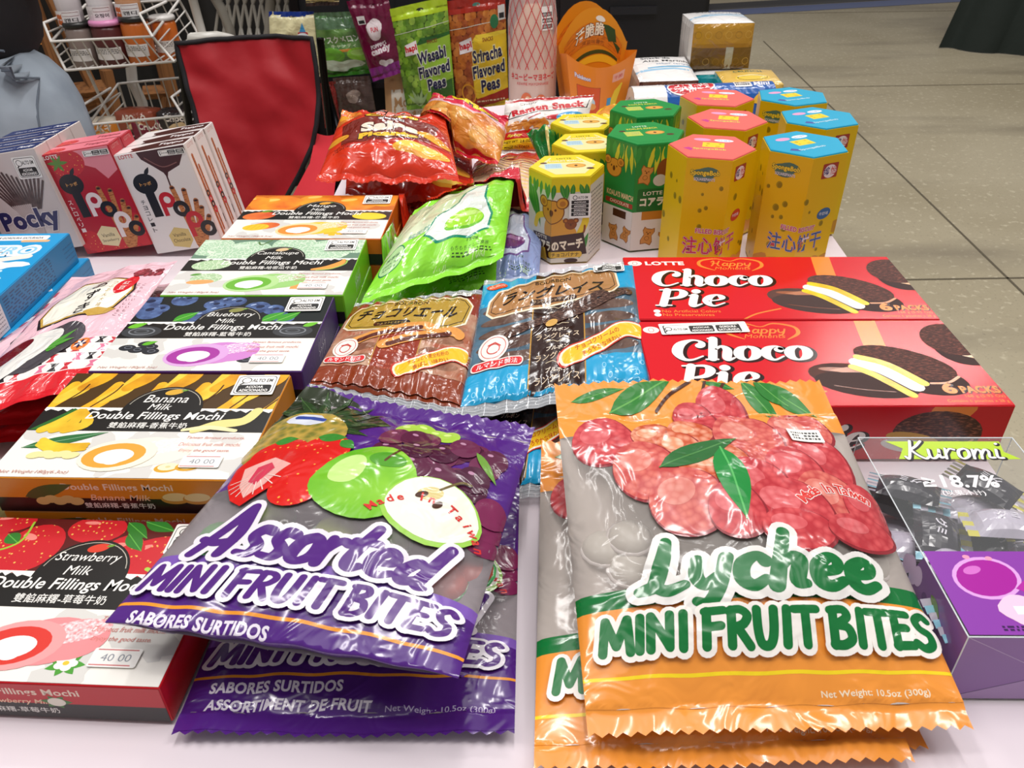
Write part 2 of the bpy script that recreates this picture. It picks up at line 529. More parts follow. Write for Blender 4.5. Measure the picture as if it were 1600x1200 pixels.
class HeightMap:
    """how high the goods already laid out reach, so that bags rest on what lies under them"""
    R = 0.004
    def __init__(s): s.g = {}
    def put(s, x, y, z):
        i, j = int(round(x / s.R)), int(round(y / s.R))
        for a in (-1, 0, 1):
            for b in (-1, 0, 1):
                k = (i + a, j + b)
                if s.g.get(k, -9) < z: s.g[k] = z
    def splat(s, V):
        for v in V: s.put(*v)
    def rect(s, cx, cy, w, d, yaw, z):
        c, q = cos(radians(yaw)), sin(radians(yaw)); n, m = int(w / s.R) + 1, int(d / s.R) + 1
        for i in range(n + 1):
            for j in range(m + 1):
                x, y = -w / 2 + w * i / n, -d / 2 + d * j / m
                s.put(cx + x * c - y * q, cy + x * q + y * c, z)
    def at(s, p):
        fx, fy = p.x / s.R, p.y / s.R; i, j = math.floor(fx), math.floor(fy); a, b = fx - i, fy - j
        g = lambda i, j: max(s.g.get((i, j), T), T)
        return (g(i, j) * (1 - a) + g(i + 1, j) * a) * (1 - b) + (g(i, j + 1) * (1 - a) + g(i + 1, j + 1) * a) * b
    def frozen(s):
        h = HeightMap(); h.g = dict(s.g); return h.at
HM = HeightMap()

def pouch_surface(C, W, H, T, seals, seed, floor, crumple=0.0015, folds=7, fold_amp=0.0018, pu=0.6, pv=0.5, tf=0.6, bend=None):
    TL, TR, BR, BL = [Vector(c) for c in C]
    Nn = ((TR - BL).cross(TL - BR)).normalized()
    if Nn.dot(Vector((0, -0.6, 0.6))) < 0: Nn = -Nn
    st, sb = seals; rnd = random.Random(seed)
    ph = [rnd.uniform(0, 6.28) for _ in range(6)]
    def M(x, y, off=0.0, side=1):
        u = min(max(x / W, 0), 1); v = y / H
        p = (BL * (1 - u) + BR * u) * (1 - v) + (TL * (1 - u) + TR * u) * v
        vv = min(max((y - sb) / (H - sb - st), 0), 1)
        pr = max(sin(pi * u), 0) ** pu * max(sin(pi * vv), 0) ** pv
        d = min(max(y - sb, 0), max(H - st - y, 0))
        eb = math.exp(-d / 2.4) * min(1.0, sin(pi * u) * 2.0)
        t = T * pr
        w = fold_amp * eb * sin(2 * pi * folds * u + ph[0] + 1.5 * sin(3 * u + ph[1]))
        if y < sb or y > H - st: w = fold_amp * 0.5 * sin(2 * pi * folds * u + ph[0] + 1.5 * sin(3 * u + ph[1])) + 0.0015 * sin(7 * u + ph[2])
        cr = crumple * pr * (noise.noise(Vector((x * 0.28, y * 0.28, seed * 7.3))) + 0.12 * noise.noise(Vector((x * 0.7, y * 0.7, seed * 3.1))))
        if side > 0: p = p + Nn * (t * tf + w + cr * 1.6 + off)
        else: p = p - Nn * (t * (1 - tf) - w + off)
        if bend: p = bend(u, v, p)
        fl = floor(p) if callable(floor) else floor
        lo = fl + (0.0012 + t * 0.15 if side > 0 else 0.0006)
        if p.z < lo: p = Vector((p.x, p.y, lo + (off if side > 0 else 0)))
        return p
    def NR(x, y):
        e = 0.15
        a = M(min(x + e, W), y) - M(max(x - e, 0), y); b = M(x, min(y + e, H)) - M(x, max(y - e, 0))
        n = a.cross(b)
        return n.normalized() if n.length > 1e-12 else Nn
    return M, NR

def grid_part(mb, M, NR, xs, ys, matfun, W, H, zig=None, side=1):
    nx, ny = len(xs), len(ys); P_ = []; UV = []; NN = []
    for j, y in enumerate(ys):
        for i, x in enumerate(xs):
            yy = y
            if zig and ((y <= 1e-6 and zig < 0) or (y >= H - 1e-6 and zig > 0)):
                if i % 2: yy = y + (0.22 if zig < 0 else -0.22)
            P_.append(M(x, yy, 0.0, side)); UV.append((x * 0.01, yy * 0.01))
            n = NR(x, yy) if side > 0 else -NR(x, yy); NN.append(n)
    groups = {}
    for j in range(ny - 1):
        m = matfun((ys[j] + ys[j + 1]) / 2)
        for i in range(nx - 1):
            f = (j * nx + i, j * nx + i + 1, (j + 1) * nx + i + 1, (j + 1) * nx + i)
            groups.setdefault(m.name, (m, []))[1].append(f if side > 0 else f[::-1])
    first = True; base = len(mb.v)
    for m, fs in groups.values():
        if first:
            mb.add(P_, fs, m, UV, NN); first = False
        else:
            k = mb.slot(m)
            for f in fs:
                mb.f.append(tuple(i + base for i in f)); mb.fm.append(k)

def pouch(name, label, cat, C, W, H, T, art, bands, back, seals=(1.2, 1.2), floor=T, seed=1, zig=True, group=None, L=0.42, step=0.42, seal_names=('top_seal', 'bottom_seal'), dz=0.00007, **kw):
    if floor == 'hm': floor = HM.frozen()
    M, NR = pouch_surface(C, W, H, T, seals, seed, floor, **kw)
    c = sum((Vector(p) for p in C), Vector()) / 4
    c.z = min(M(W * a, H * b, 0, -1).z for a in (0, .25, .5, .75, 1) for b in (0, .25, .5, .75, 1))
    root = thing(name, label, cat, c, group=group)
    def mf(y):
        for a, b, m in bands:
            if a <= y <= b: return m
        return bands[-1][2]
    xs = frange(0, W, 0.34 if zig else step)
    if len(xs) % 2 == 0: xs = frange(0, W, W / len(xs))
    brk = sorted({0.0, H, seals[1], H - seals[0]} | {b[0] for b in bands} | {b[1] for b in bands})
    done = []
    for nm, y0, y1, z in (('front_panel', seals[1], H - seals[0], None), (seal_names[1], 0.0, seals[1], -1), (seal_names[0], H - seals[0], H, 1)):
        if y1 - y0 < 1e-6: continue
        bk = [b for b in brk if y0 - 1e-6 <= b <= y1 + 1e-6]; ys = []
        for a, b in zip(bk[:-1], bk[1:]): ys += frange(a, b, step)[:-1]
        ys.append(y1)
        mb = MB()
        grid_part(mb, M, NR, xs, ys, mf, W, H, z if zig else None)
        ya, yb = y0, y1
        if zig and z == -1: ya = 0.24
        if zig and z == 1: yb = H - 0.24
        if art: art.apply(mb, M, (0.0, ya, W, yb), L=L, base=0.00025, dz=dz, normal=NR)
        mb.build(nm, root, smooth=True, off=c)
        done += mb.v
    if back:
        mb = MB()
        grid_part(mb, M, NR, frange(0, W, 1.2), frange(seals[1], H - seals[0], 1.2), lambda y: back, W, H, None, -1)
        mb.build('back_panel', root, smooth=True, off=c)
    HM.splat(done)
    return root, M, NR, c

def patch(root, c, name, M, x0, y0, x1, y1, art, base_mat, off=0.002, NR=None, label=None, L=0.8):
    """a stuck-on label: art drawn in cm from its own lower-left corner"""
    mb = MB(); w, h = x1 - x0, y1 - y0
    a = Art('paper'); a.rrect(base_mat, 0, 0, w, h, min(w, h) * 0.08)
    a.extend(art)
    f = lambda x, y, o=0: M(x0 + x, y0 + y, off + o)
    a.apply(mb, f, (0, 0, w, h), L=L, dz=.00007, normal=(lambda x, y: NR(x0 + x, y0 + y)) if NR else None)
    o = mb.build(name, root, smooth=bool(NR), off=c)
    if label: o['label'] = label
    return o

def rounded_box(mb, w, d, h, r, cols):
    """box centred in x and y standing on z = 0; cols: top, bottom, front, back, right, left"""
    X = [-w / 2, -w / 2 + r, w / 2 - r, w / 2]; Yv = [-d / 2, -d / 2 + r, d / 2 - r, d / 2]; Z = [0, r, h - r, h]
    x0, x1, x2, x3 = X; y0, y1, y2, y3 = Yv; z0, z1, z2, z3 = Z
    mb.quad((x1, y1, z3), (x2, y1, z3), (x2, y2, z3), (x1, y2, z3), cols['top'])
    mb.quad((x1, y2, z0), (x2, y2, z0), (x2, y1, z0), (x1, y1, z0), cols['bottom'])
    mb.quad((x1, y0, z1), (x2, y0, z1), (x2, y0, z2), (x1, y0, z2), cols['front'])
    mb.quad((x2, y3, z1), (x1, y3, z1), (x1, y3, z2), (x2, y3, z2), cols['back'])
    mb.quad((x3, y1, z1), (x3, y2, z1), (x3, y2, z2), (x3, y1, z2), cols['right'])
    mb.quad((x0, y2, z1), (x0, y1, z1), (x0, y1, z2), (x0, y2, z2), cols['left'])
    e = cols.get('edge', cols['front'])
    for a, b in (((x1, y0, z2), (x1, y1, z3)), ):
        mb.quad((x1, y0, z2), (x2, y0, z2), (x2, y1, z3), (x1, y1, z3), e)
        mb.quad((x2, y3, z2), (x1, y3, z2), (x1, y2, z3), (x2, y2, z3), e)
        mb.quad((x3, y1, z2), (x3, y2, z2), (x2, y2, z3), (x2, y1, z3), e)
        mb.quad((x0, y2, z2), (x0, y1, z2), (x1, y1, z3), (x1, y2, z3), e)
        mb.quad((x1, y1, z0), (x2, y1, z0), (x2, y0, z1), (x1, y0, z1), e)
        mb.quad((x2, y2, z0), (x1, y2, z0), (x1, y3, z1), (x2, y3, z1), e)
        mb.quad((x2, y1, z0), (x2, y2, z0), (x3, y2, z1), (x3, y1, z1), e)
        mb.quad((x1, y2, z0), (x1, y1, z0), (x0, y1, z1), (x0, y2, z1), e)
        mb.quad((x2, y0, z1), (x3, y1, z1), (x3, y1, z2), (x2, y0, z2), e)
        mb.quad((x3, y2, z1), (x2, y3, z1), (x2, y3, z2), (x3, y2, z2), e)
        mb.quad((x1, y3, z1), (x0, y2, z1), (x0, y2, z2), (x1, y3, z2), e)
        mb.quad((x0, y1, z1), (x1, y0, z1), (x1, y0, z2), (x0, y1, z2), e)
    for sx, sy, sz in ((1, 0, 1), (1, 1, 1), (0, 0, 1), (0, 1, 1), (1, 0, 0), (1, 1, 0), (0, 0, 0), (0, 1, 0)):
        xa, xb = (x3, x2) if sx else (x0, x1); ya, yb = (y3, y2) if sy else (y0, y1); za, zb = (z2, z3) if sz else (z1, z0)
        t = [(xa, yb, za), (xb, ya, za), (xb, yb, zb)]
        mb.add(t, [(0, 1, 2) if (sx + sy + sz) % 2 == 0 else (0, 2, 1)], e)

def face_map(face, w, d, h):
    """panel coordinates in cm from the lower-left corner as one looks at that face"""
    def M(x, y, o=0.0):
        x *= 0.01; y *= 0.01
        if face == 'top': return Vector((-w / 2 + x, -d / 2 + y, h + o))
        if face == 'front': return Vector((-w / 2 + x, -d / 2 - o, y))
        if face == 'back': return Vector((w / 2 - x, d / 2 + o, y))
        if face == 'right': return Vector((w / 2 + o, -d / 2 + x, y))
        if face == 'left': return Vector((-w / 2 - o, d / 2 - x, y))
    return M
PART_OF = {'top': 'top_panel', 'front': 'front_panel', 'right': 'end_flap', 'left': 'end_flap', 'back': 'back_panel'}

def carton(name, label, cat, w, d, h, cols, arts, loc, rot=(0, 0, 0), group=None, r=0.0006, sheet=0.0002, off=None):
    """a printed carton: body plus one printed panel per face that carries artwork; w, d, h in metres"""
    root = thing(name, label, cat, loc, rot, group)
    mb = MB(); rounded_box(mb, w, d, h, r, cols); mb.build('body', root)
    for face, art in arts.items():
        if art is None: continue
        fw, fh = {'top': (w, d), 'front': (w, h), 'back': (w, h), 'right': (d, h), 'left': (d, h)}[face]
        fw *= 100; fh *= 100; e = r * 100
        mb = MB(); M = face_map(face, w, d, h)
        b = Art(); b.rect(cols[face], e, e, fw - e, fh - e)
        b.apply(mb, M, (0, 0, fw, fh), base=sheet)
        art.apply(mb, M, (e, e, fw - e, fh - e), base=sheet + 0.00005)
        mb.build(PART_OF[face], root)
    return root

def sticker_on(root, face, w, d, h, x0, y0, x1, y1, art, rot=0, off=0.0012, label=None, name='sticker'):
    mb = MB(); M0 = face_map(face, w, d, h); ww, hh = x1 - x0, y1 - y0; R = radians(rot)
    def M(x, y, o=0.0):
        x -= ww / 2; y -= hh / 2
        return M0((x0 + x1) / 2 + x * cos(R) - y * sin(R), (y0 + y1) / 2 + x * sin(R) + y * cos(R), off + o)
    a = Art('paper'); a.rrect('f3f1ec', 0, 0, ww, hh, 0.12); a.extend(art)
    a.apply(mb, M, (-5, -5, 40, 40))
    o = mb.build(name, root)
    if label: o['label'] = label
    return o

def alto(w, h, two=False):
    """the black and white high-in-sugar mark"""
    a = Art('paper')
    a.rrect('1b1b1b', w * .04, h * .06, w * .96, h * .94, h * .12); a.rrect('f3f1ec', w * .055, h * .085, w * .945, h * .915, h * .11)
    if not two:
        a.ring('1b1b1b', w * .25, h * .72, h * .13, h * .13, h * .025); a.line('1b1b1b', [(w * .2, h * .6), (w * .13, h * .52)], h * .05)
        a.text('1b1b1b', 'ALTO EM', w * .63, h * .72, w * .5, h * .17, bold=0.02, shear=0.1)
        a.rrect('1b1b1b', w * .1, h * .12, w * .9, h * .5, h * .08)
        a.text('f3f1ec', 'AÇÚCAR', w * .5, h * .39, w * .42, h * .16, bold=0.03); a.text('f3f1ec', 'ADICIONADO', w * .5, h * .22, w * .68, h * .13, bold=0.03)
    else:
        a.ring('1b1b1b', w * .1, h * .56, h * .18, h * .18, h * .05); a.line('1b1b1b', [(w * .08, h * .4), (w * .06, h * .28)], h * .08)
        a.text('1b1b1b', 'ALTO EM', w * .24, h * .5, w * .17, h * .22, bold=0.02)
        for x, t1, t2 in ((.35, 'AÇÚCAR', 'ADICIONADO'), (.67, 'GORDURA', 'SATURADA')):
            a.rrect('1b1b1b', w * x, h * .16, w * (x + .29), h * .84, h * .1)
            a.text('f3f1ec', t1, w * (x + .145), h * .64, w * .2, h * .22, bold=0.03); a.text('f3f1ec', t2, w * (x + .145), h * .34, w * .25, h * .2, bold=0.03)
    return a

def hexbox(name, label, cat, R, h, loc, rot, side_art, top_art, cols, group=None, taper=1.0):
    """six-sided carton; faces numbered from vertex angle -120 deg (face 0 looks to -y)"""
    root = thing(name, label, cat, loc, (0, 0, rot), group)
    A = [radians(-120 + 60 * i) for i in range(6)]
    b = [Vector((R * taper * cos(a), R * taper * sin(a), 0)) for a in A]; t = [Vector((R * cos(a), R * sin(a), h)) for a in A]
    mb = MB()
    for i in range(6):
        j = (i + 1) % 6
        mb.quad(b[i], b[j], t[j], t[i], cols['side'])
        e = (b[j] - b[i]); W = R * 100
        n = e.cross(t[i] - b[i]).normalized()
        art = side_art.get(i); x0 = 0.0
        if isinstance(art, tuple): art, x0 = art
        if art:
            def M(x, y, o=0.0, i=i, j=j, n=n, x0=x0):
                u, v = (x - x0) / W, y / (h * 100)
                p = (b[i] * (1 - u) + b[j] * u) * (1 - v) + (t[i] * (1 - u) + t[j] * u) * v
                return p + n * o
            art.apply(mb, M, (x0, 0, x0 + W, h * 100))
    mb.add(b, [(5, 4, 3, 2, 1, 0)], cols['side']); mb.add(t, [(0, 1, 2, 3, 4, 5)], cols['side'])
    mb.build('body', root)
    mb = MB(); k = 0.985; hh = 0.0012
    lo = [Vector((p.x * k, p.y * k, h + 0.0002)) for p in t]; up = [Vector((p.x * k * .99, p.y * k * .99, h + hh)) for p in t]
    for i in range(6): mb.quad(lo[i], lo[(i + 1) % 6], up[(i + 1) % 6], up[i], cols['top'])
    mb.add(up, [(0, 1, 2, 3, 4, 5)], cols['top'])
    Mt = lambda x, y, o=0.0: Vector((x * .01, y * .01, h + hh + o))
    if top_art: top_art.apply(mb, Mt, (-20, -20, 20, 20))
    mb.build('lid', root)
    return root
# ------------------------------------------------------------------ brush lettering skeletons: advance, strokes of (x, y[, relative width])
BRUSH = {
 'M': (1.05, [[(0.02, 0), (0.14, 1)], [(0.14, 1), (0.46, 0.2)], [(0.46, 0.2), (0.84, 1)], [(0.84, 1), (0.9, 0)]]),
 'I': (0.42, [[(0.14, 0), (0.2, 1)]]),
 'N': (0.95, [[(0.06, 0), (0.12, 1)], [(0.12, 1), (0.66, 0.04)], [(0.66, 0.04), (0.72, 1)]]),
 'F': (0.8, [[(0.1, 0), (0.16, 1)], [(0.1, 0.98), (0.68, 1.0)], [(0.14, 0.52), (0.58, 0.54)]]),
 'R': (0.86, [[(0.1, 0), (0.14, 1)], [(0.06, 0.96), (0.4, 1.0), (0.64, 0.82), (0.5, 0.56), (0.14, 0.46)], [(0.3, 0.48), (0.68, -0.02)]]),
 'U': (0.86, [[(0.1, 1), (0.1, 0.4), (0.2, 0.04), (0.46, 0.02), (0.6, 0.35), (0.64, 1)]]),
 'T': (0.82, [[(0.36, 0), (0.38, 1)], [(0.02, 0.98), (0.74, 1.0)]]),
 'B': (0.84, [[(0.1, 0), (0.12, 1)], [(0.04, 0.98), (0.46, 1.0), (0.56, 0.76), (0.16, 0.54)], [(0.16, 0.54), (0.56, 0.46), (0.66, 0.16), (0.4, 0.0), (0.08, 0.02)]]),
 'E': (0.74, [[(0.1, 0), (0.14, 1)], [(0.1, 1), (0.6, 1.0)], [(0.12, 0.54), (0.5, 0.55)], [(0.08, 0.02), (0.62, 0.04)]]),
 'S': (0.74, [[(0.62, 0.88), (0.42, 1.02), (0.16, 0.84), (0.26, 0.58), (0.56, 0.4), (0.58, 0.12), (0.3, -0.02), (0.04, 0.12)]]),
}
# script with ascenders to 1.0 and an x-height of about 0.5
SCRIPT = {
 'L': (0.78, [[(0.34, 1.0, .8), (0.3, 0.55, 1.1), (0.22, 0.12, 1.0), (0.0, 0.03, .7)], [(0.0, 0.04, .7), (0.2, 0.1, .8), (0.42, 0.0, .9), (0.68, 0.1, .7)]]),
 'y': (0.66, [[(0.06, 0.56, .9), (0.06, 0.24, 1.0), (0.2, 0.06, .9), (0.38, 0.2, .8)], [(0.5, 0.58, 1.0), (0.42, 0.05, 1.0), (0.28, -0.28, .9), (0.1, -0.24, .7)]]),
 'c': (0.52, [[(0.44, 0.46, 1.0), (0.3, 0.58, .8), (0.1, 0.42, 1.1), (0.1, 0.14, 1.1), (0.28, 0.0, .9), (0.46, 0.12, .7)]]),
 'h': (0.66, [[(0.2, 1.05, .9), (0.1, 0.0, 1.15)], [(0.12, 0.3, .8), (0.32, 0.56, .9), (0.46, 0.46, 1.1), (0.42, 0.1, 1.1), (0.56, 0.04, .7)]]),
 'e': (0.56, [[(0.08, 0.26, .8), (0.36, 0.32, .8), (0.4, 0.48, .9), (0.26, 0.58, .9), (0.08, 0.38, 1.1), (0.12, 0.1, 1.1), (0.3, 0.0, .9), (0.5, 0.12, .7)]]),
 'A': (0.86, [[(0.0, -0.04, .8), (0.5, 1.0, 1.1)], [(0.5, 1.0, 1.1), (0.62, 0.5, 1.2), (0.56, -0.02, 1.0)], [(0.0, 0.34, .8), (0.3, 0.26, .9), (0.66, 0.3, .8)]]),
 's': (0.46, [[(0.4, 0.56, .9), (0.22, 0.58, .9), (0.12, 0.42, 1.0), (0.32, 0.22, 1.1), (0.26, 0.02, .9), (0.02, 0.04, .7)]]),
 'o': (0.56, [[(0.3, 0.56, .9), (0.1, 0.44, 1.1), (0.1, 0.12, 1.1), (0.26, 0.0, .9), (0.46, 0.16, 1.1), (0.44, 0.46, 1.1), (0.3, 0.56, .9)]]),
 'r': (0.48, [[(0.08, 0.56, .9), (0.08, 0.0, 1.0)], [(0.1, 0.3, .8), (0.24, 0.54, .8), (0.42, 0.5, 1.0)]]),
 't': (0.42, [[(0.2, 0.95, .9), (0.12, 0.2, 1.1), (0.2, 0.0, 1.0), (0.36, 0.08, .7)], [(0.0, 0.6, .8), (0.4, 0.64, .8)]]),
 'd': (0.6, [[(0.4, 0.44, .9), (0.2, 0.54, 1.0), (0.06, 0.28, 1.1), (0.14, 0.02, 1.0), (0.38, 0.16, .9)], [(0.52, 1.02, .9), (0.4, 0.1, 1.1), (0.54, 0.0, .8)]]),
 'K': (0.8, [[(0.2, 1.0), (0.16, 0.5), (0.08, 0.0), (-0.04, 0.1)], [(0.6, 0.98), (0.4, 0.7), (0.18, 0.5)], [(0.18, 0.5), (0.42, 0.2), (0.7, 0.0), (0.82, 0.08)]]),
 'u': (0.6, [[(0.04, 0.5), (0.08, 0.1), (0.24, 0.02), (0.4, 0.2), (0.44, 0.5)], [(0.44, 0.5), (0.46, 0.08), (0.6, 0.08)]]),
 'm': (0.86, [[(0.06, 0.5), (0.08, 0.0)], [(0.08, 0.2), (0.22, 0.5), (0.36, 0.4), (0.36, 0.0)], [(0.36, 0.2), (0.52, 0.5), (0.66, 0.4), (0.66, 0.08), (0.84, 0.06)]]),
 'i': (0.36, [[(0.1, 0.5), (0.1, 0.08), (0.3, 0.04)], [(0.14, 0.82), (0.17, 0.84)]]),
 'H': (0.9, [[(0.0, 0.8, .8), (0.2, 1.0, .9), (0.2, 0.4, 1.0), (0.06, 0.0, .8)], [(0.66, 1.0, .9), (0.54, 0.3, 1.0), (0.7, 0.0, .8)], [(0.1, 0.5, .8), (0.6, 0.56, .8)]]),
 'a': (0.6, [[(0.44, 0.44, .9), (0.22, 0.56, 1.0), (0.06, 0.28, 1.0), (0.16, 0.02, 1.0), (0.4, 0.2, .8)], [(0.48, 0.54, .9), (0.42, 0.08, 1.0), (0.58, 0.02, .8)]]),
 'p': (0.6, [[(0.1, 0.56, .9), (0.02, -0.36, 1.0)], [(0.08, 0.4, .8), (0.28, 0.56, .9), (0.48, 0.34, 1.0), (0.32, 0.02, .9), (0.08, 0.1, .8)]]),
}
# fat roman italic for the cake boxes: thick uprights, thin joins
ROMAN = {
 'C': (0.86, [[(0.72, 0.72, .9), (0.76, 0.82, .8), (0.66, 0.96, .35), (0.44, 0.98, .45), (0.18, 0.76, 1.1), (0.12, 0.38, 1.2), (0.28, 0.06, .7), (0.52, 0.0, .35), (0.8, 0.18, .25)], [(0.7, 0.7, 1.0), (0.74, 0.74, 1.0)]]),
 'h': (0.76, [[(0.2, 1.06, 1.0), (0.2, 0.05, 1.0)], [(0.06, 1.08, .3), (0.2, 1.08, .3)], [(0.04, 0.02, .3), (0.34, 0.02, .3)], [(0.22, 0.4, .3), (0.4, 0.66, .45), (0.58, 0.5, 1.0), (0.57, 0.1, 1.0), (0.64, 0.0, .5), (0.78, 0.1, .25)]]),
 'o': (0.7, [[(0.36, 0.66, .35), (0.18, 0.54, .9), (0.12, 0.32, 1.15), (0.18, 0.1, .9), (0.36, -0.01, .35), (0.54, 0.12, .9), (0.6, 0.34, 1.15), (0.54, 0.54, .9), (0.36, 0.66, .35)]]),
 'c': (0.64, [[(0.5, 0.46, .9), (0.54, 0.56, .6), (0.4, 0.66, .35), (0.2, 0.54, .9), (0.13, 0.3, 1.15), (0.22, 0.08, .8), (0.38, -0.01, .35), (0.6, 0.16, .25)], [(0.48, 0.48, 1.0), (0.51, 0.5, 1.0)]]),
 'P': (0.8, [[(0.24, 0.98, 1.0), (0.2, 0.04, 1.0)], [(0.04, 0.99, .3), (0.3, 1.0, .3)], [(0.02, 0.02, .3), (0.42, 0.02, .3)], [(0.28, 0.98, .35), (0.56, 0.98, .5), (0.7, 0.78, 1.1), (0.6, 0.52, .7), (0.26, 0.42, .3)]]),
 'i': (0.42, [[(0.2, 0.62, 1.0), (0.18, 0.06, 1.0), (0.28, 0.0, .5), (0.42, 0.1, .25)], [(0.06, 0.62, .3), (0.2, 0.64, .3)], [(0.22, 0.88, 1.1), (0.24, 0.9, 1.1)]]),
 'e': (0.64, [[(0.16, 0.28, .3), (0.46, 0.36, .3), (0.52, 0.52, .9), (0.38, 0.66, .4), (0.2, 0.54, .9), (0.13, 0.3, 1.15), (0.2, 0.08, .8), (0.36, -0.01, .35), (0.6, 0.16, .25)]]),
}
# ------------------------------------------------------------------ the setting
def concrete():
    m = mat('b3a98f', 'matte', 'onoise', 'a0957a', 1.1)
    nt = m.node_tree; N = nt.nodes; L = nt.links; b = N['Principled BSDF']
    b.inputs['Roughness'].default_value = 0.55
    base = b.inputs['Base Color'].links[0].from_socket
    tc = N.new('ShaderNodeTexCoord')
    def layer(base, tex, lo, hi, colr, fac):
        rp = N.new('ShaderNodeValToRGB'); rp.color_ramp.elements[0].position = lo; rp.color_ramp.elements[1].position = hi
        L.new(tex, rp.inputs['Fac'])
        mu = N.new('ShaderNodeMath'); mu.operation = 'MULTIPLY'; mu.inputs[1].default_value = fac; L.new(rp.outputs['Color'], mu.inputs[0])
        mx = N.new('ShaderNodeMix'); mx.data_type = 'RGBA'; mx.inputs['B'].default_value = lin(colr)
        L.new(base, mx.inputs['A']); L.new(mu.outputs[0], mx.inputs['Factor'])
        return mx.outputs['Result']
    v = N.new('ShaderNodeTexNoise'); v.inputs['Scale'].default_value = 42; v.inputs['Detail'].default_value = 2; L.new(tc.outputs['Object'], v.inputs['Vector'])
    base = layer(base, v.outputs['Fac'], 0.6, 0.68, 'c8bfa4', 0.75)
    v2 = N.new('ShaderNodeTexNoise'); v2.inputs['Scale'].default_value = 120; L.new(tc.outputs['Object'], v2.inputs['Vector'])
    base = layer(base, v2.outputs['Fac'], 0.62, 0.7, '7d7566', 0.5)
    mp = N.new('ShaderNodeMapping'); mp.inputs['Scale'].default_value = (0.5, 1.6, 1); L.new(tc.outputs['Object'], mp.inputs['Vector'])
    v3 = N.new('ShaderNodeTexNoise'); v3.inputs['Scale'].default_value = 1.5; v3.inputs['Detail'].default_value = 5; L.new(mp.outputs['Vector'], v3.inputs['Vector'])
    base = layer(base, v3.outputs['Fac'], 0.52, 0.7, '7c7260', 0.75)
    L.new(base, b.inputs['Base Color'])
    return m

mb = MB(); mb.box((-7, -3, -0.05), (9, 12, 0.0), concrete()); floor_ob = struct(mb.build('floor'))
mb = MB(); jm = mat('5d5544', 'matte')
for y in (2.143, 4.40, 6.6): mb.box((-6, y - .004, 0.0002), (8, y + .004, 0.0012), jm)
mb.add([(1.413, 1.0, .0012), (1.421, 1.0, .0012), (1.69, 5.6, .0012), (1.682, 5.6, .0012)], [(0, 1, 2, 3)], jm)
mb.add([(3.6, 1.0, .0012), (3.608, 1.0, .0012), (3.9, 5.6, .0012), (3.892, 5.6, .0012)], [(0, 1, 2, 3)], jm)
struct(mb.build('trim_1'))
mb = MB(); mb.add([(0.6, 6.30, .002), (7, 7.75, .002), (7, 7.99, .002), (0.6, 6.54, .002)], [(0, 1, 2, 3)], mat('2f4a86', 'plastic'))
tag(mb.build('floor_tape'), 'long blue tape line running across the far concrete floor', 'tape')
mb = MB(); mb.add([(0.6, 6.56, .002), (7, 8.01, .002), (7, 8.15, .03), (0.6, 6.66, .03)], [(0, 1, 2, 3)], mat('1c1c1e', 'plastic'))
tag(mb.build('cable_cover'), 'black strip lying along the blue tape line on the floor', 'cable cover')
t = thing('stand_base', 'round black weighted stand base on the far floor behind the seaweed packs', 'stand', (1.78, 7.55, 0))
mb = MB(); mb.lathe([(.16, 0), (.2, .01), (.2, .05), (.12, .08), (.05, .09)], mat('151517', 'plastic'), 24); mb.build('base', t, True)
mb = MB(); mb.lathe([(.035, .085), (.035, 1.6)], mat('1d1d20', 'metal'), 12); mb.build('pole', t, True)
# dark green cloth hanging to the floor at the upper right
mb = MB(); gm = mat('16211b', 'cloth'); n = 40
rows = []
for j in range(13):
    f = j / 12; row = []
    for i in range(n + 1):
        s = i / n
        x = 2.70 + 1.5 * s + 0.02 * sin(i * 1.3); y = 5.30 - 1.0 * s + 0.035 * sin(i * 0.9 + f) * (1 - f * .6)
        lean = 0.26 * f
        row.append((x + lean * 1.05, y + lean * 0.35, 0.004 + 0.98 * f))
    rows.append(row)
V = [p for r in rows for p in r]; Fq = []
for j in range(12):
    for i in range(n): a = j * (n + 1) + i; Fq.append((a, a + 1, a + n + 2, a + n + 1))
mb.add(V, Fq, gm)
top = rows[-1]; o = len(mb.v)
mb.add([top[0], top[-1], (5.6, 5.6, .984), (4.2, 6.6, .984)], [(0, 1, 2, 3)], gm)
tag(mb.build('table_drape', None, True), 'dark green cloth hanging to the floor at the far right', 'drape')

# table and its cloth: front wing with a wing running back on the right
def edge_x(y): return 0.322 + 0.062 * (y - 0.37)
def rear_y(x): return 1.27 + 0.36 * (x + .215)
XR = 0.3913
outline = [(-1.05, 0.035), (edge_x(0.035), 0.035), (XR, rear_y(XR)), (-0.215, rear_y(-0.215)), (-0.215, 0.83), (-1.05, 0.83)]
t = thing('folding_table', 'folding table standing under the white tablecloth', 'table', (-0.3, 0.5, 0))
mb = MB(); mb.box((-0.72, -0.44, 0.70), (0.585, 0.31, 0.733), mat('d8d6d0', 'plastic')); mb.build('tabletop', t)
mb = MB(); mb.box((0.11, 0.32, 0.70), (0.62, 0.74, 0.733), mat('d8d6d0', 'plastic')); mb.build('tabletop', t)
for x, y in ((-0.68, -0.4), (0.52, -0.4), (-0.68, 0.27), (0.58, 0.70), (0.15, 0.70)):
    mb = MB(); mb.tube([(x, y, 0.0), (x, y, 0.70)], 0.013, mat('77797c', 'metal'), 10); mb.build('leg', t)
mb = MB(); cm = mat('e6dbe2', 'cloth')
def inside(x, y):
    if y <= 0.83: return -1.05 <= x <= edge_x(y)
    return -0.215 <= x <= edge_x(y)
xs = frange(0, 1, 0.02)
